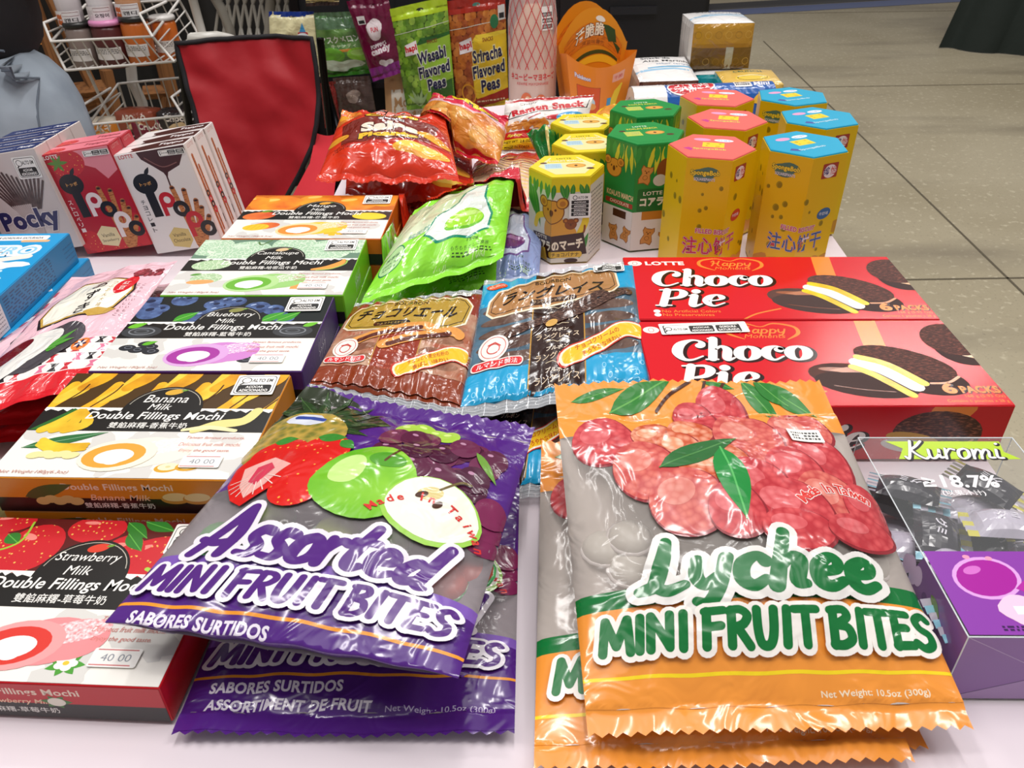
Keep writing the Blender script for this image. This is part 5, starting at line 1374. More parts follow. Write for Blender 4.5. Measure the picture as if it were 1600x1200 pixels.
# ------------------------------------------------------------------ red bean pouches at the left
def azuki_art():
    a = Art('film'); W, H = 15.0, 22.0; pink = mat('efc3cf', 'film')
    a.rect('efc3cf', 0, 1, W, 21)
    # red, black and white hourglass checks along the foot, under a red band
    for i in range(11):
        for j in range(4):
            x = i * 1.4 + (.7 if j % 2 else 0); y = 3.0 + j * 1.1
            c = ('c8323f', '231d22', 'e07a9a', 'f3ece8')[(i * 3 + j * 2) % 4]
            a.poly('f3ece8', [(x - .7, y), (x + .7, y), (x + .7, y + 1.1), (x - .7, y + 1.1)])
            a.poly(c, [(x - .5, y + .1), (x - .15, y + .55), (x - .5, y + 1.0), (x + .5, y + 1.0), (x + .15, y + .55), (x + .5, y + .1)])
    a.rect('d81f2b', 0, 0, W, 3.0)
    a.ell('e8803a', 11.2, 6.4, .95, .95)
    for k in range(8): a.leaf('f3ece8' if k % 2 else '2a2f5a', 11.2, 6.4, 11.2 + .75 * cos(k * .785), 6.4 + .75 * sin(k * .785), .3)
    a.ell('4a464c', 6.4, 7.0, 4.4, 3.1, 20); a.ell('ecebe6', 5.2, 7.4, 3.0, 2.3, 30); a.ell('ecebe6', 3.0, 5.4, 3.4, 2.2, 25); a.ell('6a1420', 2.2, 7.2, 2.6, 1.2, 35)
    for x2, y2 in ((9.4, 8.8), (8.6, 6.2), (9.9, 7.4)): a.leaf('4f9a3a', 7.4, 6.2, x2, y2, .8, '8fc06a')
    a.poly('231d22', [(3.4, 10.4), (6.0, 11.4), (9.4, 11.0), (11.8, 12.2), (12.8, 15.4), (11.8, 17.9), (8.0, 18.7), (4.6, 18.2), (2.4, 16), (2.2, 12.4)])
    a.poly('c9a24a', [(3.6, 10.8), (6.0, 11.7), (9.4, 11.3), (11.6, 12.4), (12.5, 15.4), (11.6, 17.7), (8.0, 18.5), (4.7, 18.0), (2.6, 15.9), (2.4, 12.5)])
    a.poly('f2efe2', [(3.7, 11.1), (6.0, 12.0), (9.4, 11.6), (11.4, 12.6), (12.3, 15.4), (11.4, 17.5), (8.0, 18.3), (4.8, 17.8), (2.8, 15.8), (2.6, 12.7)])
    for i, ch in enumerate('あずき'): a.text('1d1a1c', ch, 7.6 - .1 * i, 16.9 - 2.0 * i, 1.8, 1.7, bold=.02)
    for i, ch in enumerate('つぶあん大福'): a.text('b8963c', ch, 9.4, 17.0 - .8 * i, .55, .6)
    a.ell('d81f2b', 11.0, 16.6, 1.15, 1.9, -10)
    for i, ch in enumerate('紅豆'): a.text('f6e8e4', ch, 10.9, 16.9 - 1.1 * i, .85, .8, bold=.02)
    a.poly('c9a24a', [(8.2, 11.9), (9.6, 12.6), (12.2, 12.0), (11.4, 11.2), (9.4, 10.9)])
    rnd = random.Random(8)
    for i in range(26): a.ell(('8a2f38', 'a84450', '7a2630')[i % 3], 12.4 + rnd.uniform(-1.8, 1.8), 19.2 + rnd.uniform(-.6, .6), .42, .32, rnd.uniform(0, 90), n=10)
    for c in range(2):
        for i in range(9): a.text('5a2a34', 'これがおいしいも'[i % 8], 13.4 - .7 * c, 16.4 - .7 * i, .4, .42)
    for i in range(8): a.rect('c8323f' if i % 2 else 'f3ece8', .2, 10.6 + i, .7, 11.6 + i)
    return a
AZ = azuki_art()
def azuki(label, C, seed, T_=.012, tf=.6):
    b = mat('efc3cf', 'film')
    return pouch('red_bean_bag', label, 'snack bag', C, 15, 22, T_, AZ, [(0, 3.0, mat('d81f2b', 'film')), (3.0, 22, b)], mat('6a1420', 'film'), seals=(.8, 1.0), seed=seed, zig=False, crumple=.002, folds=4, fold_amp=.0012, tf=tf, group='red bean pouches by the mochi boxes')
def az_c(z, dx, dy):
    return [Vector((-.400 + dx, .632 + dy, z)), Vector((-.306 + dx, .652 + dy, z)), Vector((-.297 + dx, .455 + dy, z)), Vector((-.435 + dx, .415 + dy, z))]
azuki('pink red bean pouch lowest of three, mostly covered', az_c(.751, .004, .008), 71)
azuki('pink red bean pouch in the middle of three, dark edge showing', az_c(.7675, .003, .004), 72)
azuki('pink and red red bean pouch on top, beside the blueberry mochi box', [P(112, 433, .787), P(277, 406, .790), P(128, 608, .788), P(-95, 665, .786)], 73, .014)

# clear tray of green mochi at the left edge
tl = thing('mochi_tray', 'clear plastic tray of pale green mochi at the left picture edge', 'food tray', (-0.372, 0.362, T), (0, 0, radians(-3)))
clt = mat('dfe6e2', 'clear', amt=0.3)
mb = MB(); w, d, h = .125, .085, .030
for z0, z1, s in ((0.0004, h, 1.0),):
    b = [(-w/2, -d/2, z0), (w/2, -d/2, z0), (w/2, d/2, z0), (-w/2, d/2, z0)]; t_ = [(-w/2, -d/2, z1), (w/2, -d/2, z1), (w/2, d/2, z1), (-w/2, d/2, z1)]
    for i in range(4): j = (i + 1) % 4; mb.add([b[i], b[j], t_[j], t_[i]], [(0, 1, 2, 3)], clt)
    mb.add(t_, [(0, 1, 2, 3)], clt); mb.add(b, [(3, 2, 1, 0)], mat('e9ebe6', 'plastic'))
mb.build('tray', tl)
mb = MB(); mb.tube([(-w/2, d/2 - .012, h + .0006), (w/2, d/2 - .012, h + .0006)], .0007, mat('e8ecea', 'plastic'), 6)
for i in range(12): mb.tube([(-w/2 + .01 * i + .004, d/2 - .010, h + .0005), (-w/2 + .01 * i + .008, d/2, h + .0005)], .0005, mat('e8ecea', 'plastic'), 6)
mb.build('ribbed_rim', tl)
a = Art('paper'); a.rect('8cc63a', 0, 1.0, 2.2, 1.8); a.rect('f1f0ea', 0, 0, 2.2, 1.0); a.ring('4a4a4a', 1.1, .5, .6, .3, .05); a.ring('4a4a4a', 1.1, .5, .35, .17, .05)
mb = MB(); a.apply(mb, lambda x, y, o=0.: Vector((.030 + x * .01, -.010 + y * .01, h + .001 + o)), (0, 0, 2.2, 1.8)); mb.build('label', tl)['label'] = 'green and white paper label'
gm_ = mat('9fb06a', 'matte', 'noise', 'c2cf94', 90)
for i in range(6):
    x, y = -.040 + .040 * (i % 3), -.02 + .04 * (i // 3)
    mb = MB(); mb.lathe([(.008, 0), (.0165, .004), (.0175, .012), (.013, .020), (.004, .0235)], gm_, 20)
    o = mb.build('rice_cake', None, True); o.location = (-.372 + x + y * .05, .362 + y - x * .05, T + .001)
    tag(o, 'pale green rice cake inside the clear tray', 'rice cake', 'rice cakes in the clear tray')

# ------------------------------------------------------------------ upright biscuit stick boxes
def toppo_front(k):
    a = Art('card'); W, H = 7.8, 10.6; st = mat('c9824a', 'card', 'streak', '9a5428', 220)
    if k == 'choc':
        a.rect('ece6e4', 0, 0, W, H); a.poly('4a2420', [(2.2, 11), (2.6, 9.8), (3.6, 8.9), (4.3, 8.2), (4.5, 7.6), (4.8, 8.2), (6.2, 8.7), (7.0, 9.8), (7.8, 10.4), (7.8, 11)]); a.line('4a2420', [(4.5, 8), (4.45, 6.8)], .16)
        a.line('8a5a54', [(3.0, 9.9), (4.4, 8.8), (6.0, 9.0)], .1, smooth=True); fg = '231d1e'; acc = 'c8202c'
    else:
        a.rect('b5172a', 0, 0, W, H); m = mat('c8202c', 'card', 'seeds', 'e8a04a', 300)
        a.poly('e88a96', [(1.5, 11), (3, 9.6), (5.2, 8.6), (6.0, 7.4), (7.8, 8.4), (7.8, 11)]); a.ell(m, 2.6, 9.4, 1.8, 1.3, 10)
        for q in range(6): a.leaf('5a8a34', 1.6, 9.6, 1.6 + 1.1 * cos(q), 9.6 + .9 * sin(q), .35)
        for x, y in ((1.2, 1.4), (3.6, 1.2), (5.6, 1.8), (7.2, 1.0), (2.4, .3), (5.0, .2), (6.6, 2.6)): a.ell(m, x, y, 1.2, 1.1)
        fg = '231d1e'; acc = 'f0e2e0'
    for x, y, l, an in ((4.5, 6.6, 6.2, -4), (5.6, 6.2, 6, 6), (6.4, 5.0, 5, 14), (6.7, 4.2, 4.4, 20), (7.1, 3.2, 3.4, 28)):
        x2, y2 = x - l * sin(radians(an)) * 1.0, y - l * cos(radians(an))
        a.line(st, [(x, y), (x2, y2)], .52); a.ell('8a5030', x, y, .28, .16); a.ell('2a140e', x, y, .17, .09)
    a.ell(fg, 2.0, 7.4, 1.25, 1.05); a.rect(fg, 1.55, 3.9, 2.5, 7.0); a.leaf(fg, 2.3, 8.2, 3.0, 9.0, .4); a.text('e0a45a', 'トッポ', 2.0, 7.4, 1.2, .4, bold=.02)
    for x, y, r, c, ic in ((3.5, 5.5, .82, acc, None), (4.6, 4.4, .85, fg, None), (5.5, 3.1, .9, acc, None), (6.6, 2.0, .85, fg, None)):
        a.ring(c, x, y, r * .72, r * .72, r * .56)
        if c == acc: a.rect(c, x - r, y - r * 2.0, x - r * .42, y)
    a.poly('d8c07a', [(2.2, .6), (3.8, .2), (4.5, 1.0), (4.4, 2.2), (3.0, 2.6), (2.1, 1.8)]) if k == 'choc' else a.poly('e8d8a8', [(2.2, .8), (3.8, .4), (4.5, 1.2), (4.4, 2.4), (3.0, 2.8), (2.1, 2.0)])
    a.text('3a2a1a', 'Vanilla', 3.25, 1.75, 1.4, .38); a.text('3a2a1a', 'Chocolate' if k == 'choc' else 'Strawberry', 3.3, 1.15, 1.8, .38)
    a.text('c8302c' if k == 'choc' else 'f4e4e0', 'LOTTE', 1.2, 10.3, 1.5, .38, bold=.02)
    for i, ch in enumerate('チョコレート' if k == 'choc' else 'ストロベリー'): a.text('2a2224' if k == 'choc' else 'f4e4e0', ch, .95, 5.6 - .6 * i, .45, .45, bold=.01)
    return a
def toppo_top(k):
    a = Art('card'); W, D = 7.8, 2.4
    a.rect('e4dcda' if k == 'choc' else 'e8808e', 0, 0, W, D)
    if k == 'choc': a.poly('4a2420', [(1.6, 0), (2.4, 1.6), (4.4, 2.2), (7.8, 1.9), (7.8, .2)]); a.blob('4a2420', 2.4, 1.1, .5, 2, .2, 2)
    else: a.ell(mat('c8202c', 'card', 'seeds', 'e8a04a', 300), 1.2, .8, 1.3, .8)
    a.text('f4eeee' if k == 'choc' else '7a1420', 'Toppo', 5.6, 1.2, 2.6, .9, bold=.03, shear=.2)
    return a
def toppo_side(k):
    a = Art('card'); D, H = 2.4, 11.0; a.rect('e9e2e0' if k == 'choc' else 'b5172a', 0, 0, D, H)
    st = mat('b8652e', 'card', 'streak', '8a4422', 200)
    a.line(st, [(1.0, .8), (.8, 9.2)], .42); a.line(st, [(1.5, 1.2), (1.35, 8.0)], .36)
    for i in range(4): a.ring('231d1e' if i % 2 == 0 else 'c8202c', 1.0 + .12 * i, 5.2 - .6 * i, .28, .26, .2)
    a.text('c88a84', 'LOTTE', 1.2, 10.2, 1.4, .35)
    return a
TA = {k: (toppo_front(k), toppo_top(k), toppo_side(k)) for k in ('choc', 'straw')}
LEAN = radians(-9)
def toppo(k, label, x, y, group, stick=True, lean=LEAN):
    c0 = {'choc': 'e9e2e0', 'straw': 'b5172a'}[k]
    cols = {q: mat(c0, 'card') for q in ('top', 'front', 'back', 'right', 'left', 'edge', 'bottom')}
    f, tp, sd = TA[k]
    r = carton('biscuit_stick_box', label, 'biscuit box', .074, .024, .106, cols, {'front': f, 'top': tp, 'right': sd}, (x, y, T + .0065), (0, lean, radians(-3)), group)
    if stick: sticker_on(r, 'front', .074, .024, .106, 4.6, 9.75, 7.3, 10.35, alto(2.7, .6, True), -2, off=.0006)
    return r
for i, (l1, l2) in enumerate((('white chocolate stick box in front of its row, by the cantaloupe mochi', 'red strawberry stick box in front, left of the white chocolate one'),
                              ('white chocolate stick box second in its row of three', 'red strawberry stick box second in its row of two'),
                              ('white chocolate stick box at the back of its row of three', ''))):
    toppo('choc', l1, -.3335 + .002 * i, .787 + .0256 * i, 'white chocolate stick boxes', i == 0)
    if l2: toppo('straw', l2, -.408 + .002 * i, .789 + .0256 * i, 'red strawberry stick boxes', i == 0)

def pocky_front():
    a = Art('card'); W, H = 8.0, 10.6; a.rect('cfc6c2', 0, 0, W, H); sk = mat('5a4a48', 'card', 'noise', '3a2e2e', 200)
    rnd = random.Random(4)
    for i in range(12):
        x = 1.0 + i * .42; x2 = 4.0 + (i - 5) * .18
        a.line(sk, [(x, 9.0 - .9 * abs(i - 4) * .25), (x2, 4.6)], .24); a.line('b8aca8', [(x2 + (x - x2) * .12, 5.1), (x2 - (x - x2) * .6, 1.6)], .2)
    for i in range(5): a.line(sk, [(5.8 + .38 * i, 8.0 - .2 * i), (4.9 + .2 * i, 4.6)], .22)
    a.text('1f2a5c', 'Pocky', 4.0, 3.4, 6.6, 2.6, bold=.05, shear=.05, out=[(mat('e4deda', 'card'), .03, 0, 0)])
    a.text('3a3a44', 'クッキーアンドクリーム', 4.4, .8, 5.2, .5)
    return a
def pocky_top():
    a = Art('card'); a.rect('1f2d66', 0, 0, 8, 2.2); a.text('dfe2ee', 'Share happiness!', 3.2, 1.0, 4.2, .5, shear=.2, bold=.02); a.text('f0f0f4', 'Pocky', 6.6, 1.0, 1.8, .8, bold=.05, shear=.2); return a
pcols = {q: mat('cfc6c2', 'card') for q in ('top', 'front', 'back', 'right', 'left', 'edge', 'bottom')}; pcols['top'] = mat('1f2d66', 'card')
pf, pt = pocky_front(), pocky_top()
for i, l in enumerate(('grey cookie stick box in front of its row, beside the strawberry one', 'grey cookie stick box second in its row', 'grey cookie stick box third in its row', 'grey cookie stick box at the back of its row')):
    r = carton('biscuit_stick_box', l, 'biscuit box', .080, .022, .104, pcols, {'front': pf, 'top': pt}, (-.482 + .001 * i, .786 + .0235 * i - (.0 if i else 0), T + .0066), (0, LEAN, radians(-4)), 'grey cookie stick boxes')
    if i == 0: sticker_on(r, 'front', .080, .022, .104, 5.2, 7.6, 7.6, 9.8, alto(2.4, 2.2), -3, off=.0006)
a = Art('card'); a.rect('a8202c', 0, 0, 8, 10.6); a.text('f0e4e2', 'Pocky', 4, 6.6, 6, 2.4, bold=.05); a.rect('d6d2d2', 5.0, .4, 7.8, 5.6); a.lines('7a7a80', 5.2, .6, 7.6, 5.4, 12, .14, 5)
rc = {q: mat('a8202c', 'card') for q in ('top', 'front', 'back', 'right', 'left', 'edge', 'bottom')}
carton('biscuit_stick_box', 'red stick box at the far left picture edge', 'biscuit box', .080, .022, .104, rc, {'front': a}, (-.561, .745, T + .0075), (0, radians(-10), radians(4)))

# two blue boxes lying flat
def pep_top():
    a = Art('card'); W, D = 9.0, 15.0; a.rect('1d9ad6', 0, 0, W, D)
    for dx, c, b in ((0, 'eef2f4', .10), (0, '7fc6e6', .03)):
        pass
    a.text('e4ecf2', 'PEPERO', 4.2, 11.2, 7.4, 2.0, bold=.05, shear=.1, out=[(mat('eef3f6', 'card'), .09, 0, 0)]); a.text('8fd0ec', 'PEPERO', 4.2, 11.2, 7.1, 1.6, bold=.0, shear=.1)
    st = mat('d8a86a', 'card', 'noise', 'a8743c', 120)
    a.line(st, [(.2, 7.6), (6.6, 9.6)], .9); a.line('ece8e0', [(4.2, 8.9), (7.6, 9.9)], .9); a.blob('eaf2f6', 6.4, 8.2, .9, 4, .4, 1.8)
    for x, y in ((2.2, 4.4), (4.4, 5.4)): a.ell('e08a3a', x, y, 1.5, 1.2, 20); a.ring('b85a24', x, y, .8, .6, .2, 20); a.ring('b85a24', x, y, 1.2, .9, .1, 20)
    a.rrect('e8eef0', 1.4, 13.4, 7.6, 14.5, .3); a.text('2a3038', 'ALTO EM GORDURA SATURADA', 4.4, 13.95, 5.4, .4, bold=.02); a.rrect('e0b482', 5.4, 13.0, 8.0, 13.5, .2)
    for x, y in ((5.2, 6.6), (6.6, 7.0), (7.2, 5.6)): a.ell('cfe8f4', x, y, .3, .24)
    return a
def pep_side():
    a = Art('card'); a.rect('1579ad', 0, 0, 15, 2.9); a.rect('d8d8dc', 0, 0, 2.2, 2.9); a.lines('8a8a92', .2, .2, 2.0, 2.7, 8, .12, 3); a.lines('0d4d78', 2.6, .3, 10.6, 2.6, 9, .12, 6)
    a.lines('0d5a8a', 13.0, .6, 14.8, 2.3, 4, .12, 9); return a
bc = {q: mat('1887c0', 'card') for q in ('top', 'front', 'back', 'right', 'left', 'edge', 'bottom')}; bc['top'] = mat('1d9ad6', 'card')
pe_t, pe_s = pep_top(), pep_side()
for l, x, y, z in (('light blue stick box on top of its pair, far left', -.455, .625, T + .0292), ('light blue stick box under another at the far left', -.449, .633, T)):
    carton('biscuit_stick_box', l, 'biscuit box', .090, .150, .029, bc, {'top': pe_t, 'right': pe_s}, (x, y, z), (0, 0, radians(0)), 'light blue stick boxes')
# ------------------------------------------------------------------ yellow six-sided biscuit cartons (plain, without the printed figure)
YEL = 'e6c00c'
def pores(a, seed, W, H):
    rnd = random.Random(seed)
    for i in range(7):
        x = rnd.uniform(.3, W - .3); y = rnd.uniform(.6, H - 1.6); r = rnd.uniform(.12, .34)
        a.ell('a89414', x, y, r, r * 1.15, n=14); a.ell('8f7d12', x + r * .18, y - r * .1, r * .72, r * .9, n=14)
def sb_wide(col):
    """print running round two neighbouring faces, 8.1 cm wide"""
    a = Art('card'); W, H = 8.1, 11.5; blue = col == 'blue'
    pores(a, 3 if blue else 8, W, H); pores(a, 13 if blue else 18, W, H)
    hi = mat('2f5f9a' if blue else 'c8285a', 'card'); ot = mat('e9e2ea', 'card'); rd = mat('c83a4a' if blue else '8a3a5a', 'card')
    cx = 4.05 if blue else 3.3
    a.blob('4f7a6a', 1.75, 10.2, .68, 2, .2, 1.7); a.text('f0d83a', 'SpongeBob', 1.75, 10.3, 2.6, .6, bold=.04, out=[('3a4a20', .05, 0, 0)]); a.text('d8dce8', 'SQUAREPANTS', 1.75, 9.72, 1.9, .34, bold=.03)
    bx = 6.3 if blue else 5.6
    a.rrect('a83a2c', bx - .9, 9.5, bx + .9, 10.9, .1); a.ell('f0e8ea', bx, 10.15, .75, .62); a.text('2a2a7a', '缤', bx - .4, 10.2, .66, .8, bold=.03); a.text('c82a2a', '怡', bx + .4, 10.2, .66, .8, bold=.02)
    a.ell(mat('3a6aa0' if blue else 'c83a2a', 'card'), cx + 2.6, 6.0, .8, .55, 10); a.text('e4ecf4', '牛奶味', cx + 2.6, 6.0, 1.1, .36, bold=.01)
    for i in range(7): a.blob('c8902c' if blue else 'e0a04a', .6 + 1.2 * i, 1.0, .6, i, .3, 1.4)
    a.text(hi, '注心饼干', cx, 3.3, 5.8, 1.8, bold=.03, rot=3, out=[(rd, .085, 0, 0), (ot, .045, 0, 0)])
    a.text('c8385a', 'FILLED BISCUIT', cx, 4.75, 3.6, .45, bold=.03, out=[(ot, .06, 0, 0)])
    return a
def sb_top(col):
    a = Art('card'); top = '17a5cb' if col == 'blue' else 'ee6a62'
    k = 3.85; a.poly(mat(top, 'card'), [(k * cos(radians(-120 + 60 * i)), k * sin(radians(-120 + 60 * i))) for i in range(6)])
    a.text('f0d84a' if col == 'pink' else 'bfe4f0', 'SpongeBob', -.2, -.9 if col == 'pink' else -1.3, 3.0, .5, bold=.03, out=[(mat('3a5a7a', 'card'), .03, 0, 0)])
    a.ell('e4eaf4', 1.0, 1.9, .9, .42); a.text('4a6aa8', '注心饼干', 1.0, 1.9, 1.3, .3)
    a.ell('e8a0c8', -1.0, 1.9, .8, .4); a.poly('4a4a9a' if col == 'blue' else 'c83a8a', [(-2.6, -1.0), (-1.8, -1.6), (-1.7, -1.0), (-2.1, -.6)])
    a.rect('f0d22c', -.9, -.3, 1.1, 1.1); a.rect('d8b81c', .3, -.2, .7, .2); a.ell('c8a418', -.4, .7, .18); a.ell('c8a418', .7, .8, .14); a.ell('c8a418', -.5, .1, .12)
    return a
SBA = {}
for k in ('pink', 'blue'):
    wd_ = sb_wide(k); pa = Art('card'); pores(pa, 5, 4, 11.5); f0 = 5 if k == 'blue' else 0
    SBA[k] = ({f0: (wd_, 0.0), (f0 + 1) % 6: (wd_, 4.05), (f0 + 2) % 6: pa, (f0 + 5) % 6: pa}, sb_top(k))
def sponge(col, label, x, y, rot, h=.116, R=.0405, first={}):
    cols = {'side': mat(YEL, 'card'), 'top': mat('17a5cb' if col == 'blue' else 'ee6a62', 'card')}
    if col in first: return dup(first[col], label, loc=(x, y, T), rot=(0, 0, radians(rot)))
    first[col] = hexbox('hexagonal_biscuit_box', label, 'biscuit box', R, h, (x, y, T), radians(rot), SBA[col][0], SBA[col][1], cols, '%s topped yellow biscuit boxes' % ('pink' if col == 'pink' else 'blue'), taper=.985)
    return first[col]
sponge('pink', 'yellow six-sided biscuit box with pink top, front one of its row', .190, .7405, -15)
sponge('pink', 'yellow six-sided biscuit box with pink top, middle one of its row', .2245, .828, -17)
sponge('pink', 'yellow six-sided biscuit box with pink top, back one of its row', .233, .913, -14)
sponge('blue', 'yellow six-sided biscuit box with blue top, front one of its row', .2775, .744, 24)
sponge('blue', 'yellow six-sided biscuit box with blue top, middle one of its row', .3185, .8285, 22)
sponge('blue', 'yellow six-sided biscuit box with blue top, back one of its row', .3165, .9125, 18)

# ------------------------------------------------------------------ small six-sided bear biscuit cartons
def bear(a, x, y, s, c='e0a03a', dk='6a3a1a'):
    """a generic bear-shaped biscuit"""
    a.ell('7a4420', x, y, .78 * s, .72 * s); a.ell(c, x, y, .72 * s, .66 * s)
    for q in (-1, 1):
        a.ell('7a4420', x + q * .66 * s, y + .5 * s, .36 * s, .34 * s); a.ell(c, x + q * .64 * s, y + .5 * s, .3 * s, .28 * s); a.ell('b8742c', x + q * .66 * s, y + .48 * s, .17 * s, .16 * s)
        a.ell(dk, x + q * .26 * s, y + .12 * s, .07 * s, .08 * s, n=10)
    a.ell(dk, x, y - .05 * s, .13 * s, .2 * s, n=12)
def biscuit_bear(a, x, y, s, rot):
    R = radians(rot); tf = lambda p: (x + s * (p[0] * cos(R) - p[1] * sin(R)), y + s * (p[0] * sin(R) + p[1] * cos(R)))
    sh = [(-.5, .9), (-.25, .75), (.25, .75), (.5, .9), (.6, .5), (.4, .1), (.6, -.5), (.5, -.9), (0, -.75), (-.5, -.9), (-.6, -.5), (-.4, .1), (-.6, .5)]
    a.poly('8a5020', [tf((p[0] * 1.12, p[1] * 1.1)) for p in sh]); a.poly('cf8f48', [tf(p) for p in sh])
    for p in ((-.18, .4), (.18, .4)): a.ell('6a3a1a', *tf(p), .07 * s, .07 * s, n=8)
    a.ell('6a3a1a', *tf((0, .25)), .08 * s, .12 * s, n=8); a.ring('8a5020', *tf((0, -.25)), .24 * s, .22 * s, .05 * s, n=12)
def koala_face(kind, part):
    a = Art('card'); W = 3.75 if kind == 'yellow' else 4.3; H = 8.8 if kind == 'yellow' else 11.0; k = H / 8.8
    if kind == 'yellow':
        if part in (0, 5):
            W2 = 7.5; a.rect('dcd8c8', 0, 0, W2, 7.4); a.rect('e8cf1c', 0, 7.7, W2, H)
            for i in range(12): a.leaf('3c8a34', .3 + .62 * i, 8.2, .1 + .66 * i + .4 * sin(i * 2), 6.6, .5, '7ab84a')
            for i in range(3): a.leaf('3c8a34', -.2 + .5 * i, 7.6, 1.0 + .5 * i, 4.6 - i * .6, .8, '7ab84a')
            a.line('e8c82c', [(1.2, 3.4), (1.6, 4.4), (2.6, 4.9)], .6, smooth=True); a.line('e8c82c', [(6.6, 3.0), (7.2, 4.6), (7.0, 6.4)], .7, smooth=True); a.leaf('3c8a34', 6.6, .4, 7.5, 3.2, .6)
            a.ell('d99a34', 4.0, 3.4, 1.35, 1.7); bear(a, 3.7, 5.4, 1.75, 'd99a34'); a.ell('d99a34', 5.6, 3.1, .7, .8); bear(a, 5.7, 4.1, .78, '8a4a1c'); a.line('8a4a1c', [(6.4, 2.9), (7.0, 3.2), (7.1, 3.9)], .2, smooth=True)
            a.poly('3a1f18', [(.8, 2.6), (7.0, 3.2), (7.4, .9), (1.4, .2)])
            a.text('f0e4c8', 'LOTTE', 2.2, 2.45, 1.8, .36, bold=.02, rot=5); a.text('f0e4c8', 'コアラのマーチ', 4.2, 1.8, 5.6, 1.1, bold=.05, rot=6)
            a.rrect('d8b03a', 3.4, .55, 6.9, 1.2, .25); a.text('3a1f18', 'チョコバナナ', 5.2, .88, 2.8, .44, bold=.02); a.poly('e0b848', [(1.6, .1), (1.7, 1.2), (2.8, 1.4), (3.2, .1)]); a.ell('3a1f18', 5.8, .2, .7, .25)
            return (a, 0.0 if part == 5 else 3.75)
        if True:
            a.rect('d8d4cc', 0, 0, W, H); a.rect('e8cf1c', 0, 8.0, W, H); a.lines('6a6a66', .3, .5, W - .3, 7.4, 16, .16, 4 + part)
    else:
        a.rect('1b8a3c', 0, 4.2, W, H); a.rect('e3dfdc', 0, 0, W, 4.2)
        for i in range(5): a.leaf('d8d23a', 1.8 + .5 * i, 10.8, 1.2 + .8 * i, 8.0, .5); a.leaf('2f9a44', .3 + .9 * i, 10.9, .1 + 1.0 * i, 9.2, .6)
        if part == 5:
            bear(a, 1.2, 8.2, 1.35, 'e09a34'); a.text('e8c89a', "KOALA'S MARCH", 2.2, 5.6, 3.6, .6, bold=.04); a.rect('a83a2a', .3, 4.5, 4.0, 5.0); a.text('f0e4c8', 'CHOCOLATE', 2.2, 4.75, 2.6, .34, bold=.02)
            a.rect('4a2418', 1.4, 3.2, 3.2, 4.0); biscuit_bear(a, 1.6, 1.4, .95, 8); biscuit_bear(a, 3.3, 1.6, .85, -18)
        elif part == 0:
            biscuit_bear(a, 1.1, 8.0, 1.0, -14); a.ell('8a4a24', 3.2, 8.4, 1.0, 1.2); a.ell('d8d2c8', 2.6, 7.4, .7, .6)
            a.rrect('0f6a30', .4, 4.2, 4.3, 6.6, .2); a.text('f0ead8', 'LOTTE', 2.0, 6.1, 2.0, .4, bold=.02); a.text('f0ead8', 'コアラの', 2.4, 5.2, 3.4, .9, bold=.05); a.rect('c8822c', 1.0, 3.3, 4.3, 4.2)
            biscuit_bear(a, 1.8, 1.5, 1.0, -12); biscuit_bear(a, 3.6, 1.2, .8, 14)
        else:
            a.lines('e8e4d8', .4, 1, W - .4, 9, 14, .14, 7)
    return a
def koala_top(kind):
    a = Art('card'); R_ = 3.55 if kind == 'yellow' else 4.1
    c1, c2 = ('e9d322', '3a2a10') if kind == 'yellow' else ('1f8f40', 'e8f0d8')
    k = R_ * .93; a.poly(mat('e6dfa2' if kind == 'yellow' else '1f8f40', 'card'), [(k * .86 * cos(radians(-120 + 60 * i)), k * .86 * sin(radians(-120 + 60 * i))) for i in range(6)])
    a.poly(mat(c1, 'card'), [(-1.9, .9), (1.9, .9), (1.2, 2.5), (-1.2, 2.5)])
    a.text(c2, 'LOTTE', 0, 2.1, 1.5, .36, bold=.02); a.text('f4ecc8' if kind == 'yellow' else 'd8d44a', "KOALA'S MARCH", 0, 1.4, 3.2, .5, bold=.03, out=[(mat('8a6a1c' if kind == 'yellow' else '0f5a28', 'card'), .03, 0, 0)])
    a.rect('b8d4e0' if kind == 'yellow' else 'c8cf4a', -2.2, -.8, -.5, .6); a.lines('4a7a9a', -2.1, -.6, -.6, .5, 3, .1, 2)
    a.ell('c88a34', .9, -.1, 1.0, .62); a.ell('e0a84a', .9, -.1, .85, .5); a.ell('5a3018', .9, -.1, .16, .2)
    a.ell('5a2a1a', 2.2, -1.0, .4, .26); a.ell('5a2a1a', -2.2, .9, .35, .24)
    return a
KOA = {k: ({i: koala_face(k, i) for i in (0, 1, 5)}, koala_top(k)) for k in ('yellow', 'green')}
def koala(kind, label, x, y, rot, first={}):
    R_, h = (.0375, .088) if kind == 'yellow' else (.0405, .110)
    cols = {'side': mat('e8cf1c' if kind == 'yellow' else '1b8a3c', 'card'), 'top': mat('e9d322' if kind == 'yellow' else '1f8f40', 'card')}
    if kind in first: return dup(first[kind], label, loc=(x, y, T), rot=(0, 0, radians(rot)))
    first[kind] = hexbox('bear_biscuit_box', label, 'biscuit box', R_, h, (x, y, T), radians(rot), KOA[kind][0], KOA[kind][1], cols, '%s bear biscuit boxes' % kind)
    return first[kind]
ky1 = koala('yellow', 'yellow bear biscuit box with warning sticker, front one of its row', .0575, .7755, 4)
koala('yellow', 'yellow bear biscuit box without sticker, second in its row', .0835, .849, 6)
koala('yellow', 'yellow bear biscuit box at the back of its row, by the ramen bag', .086, .925, 4)
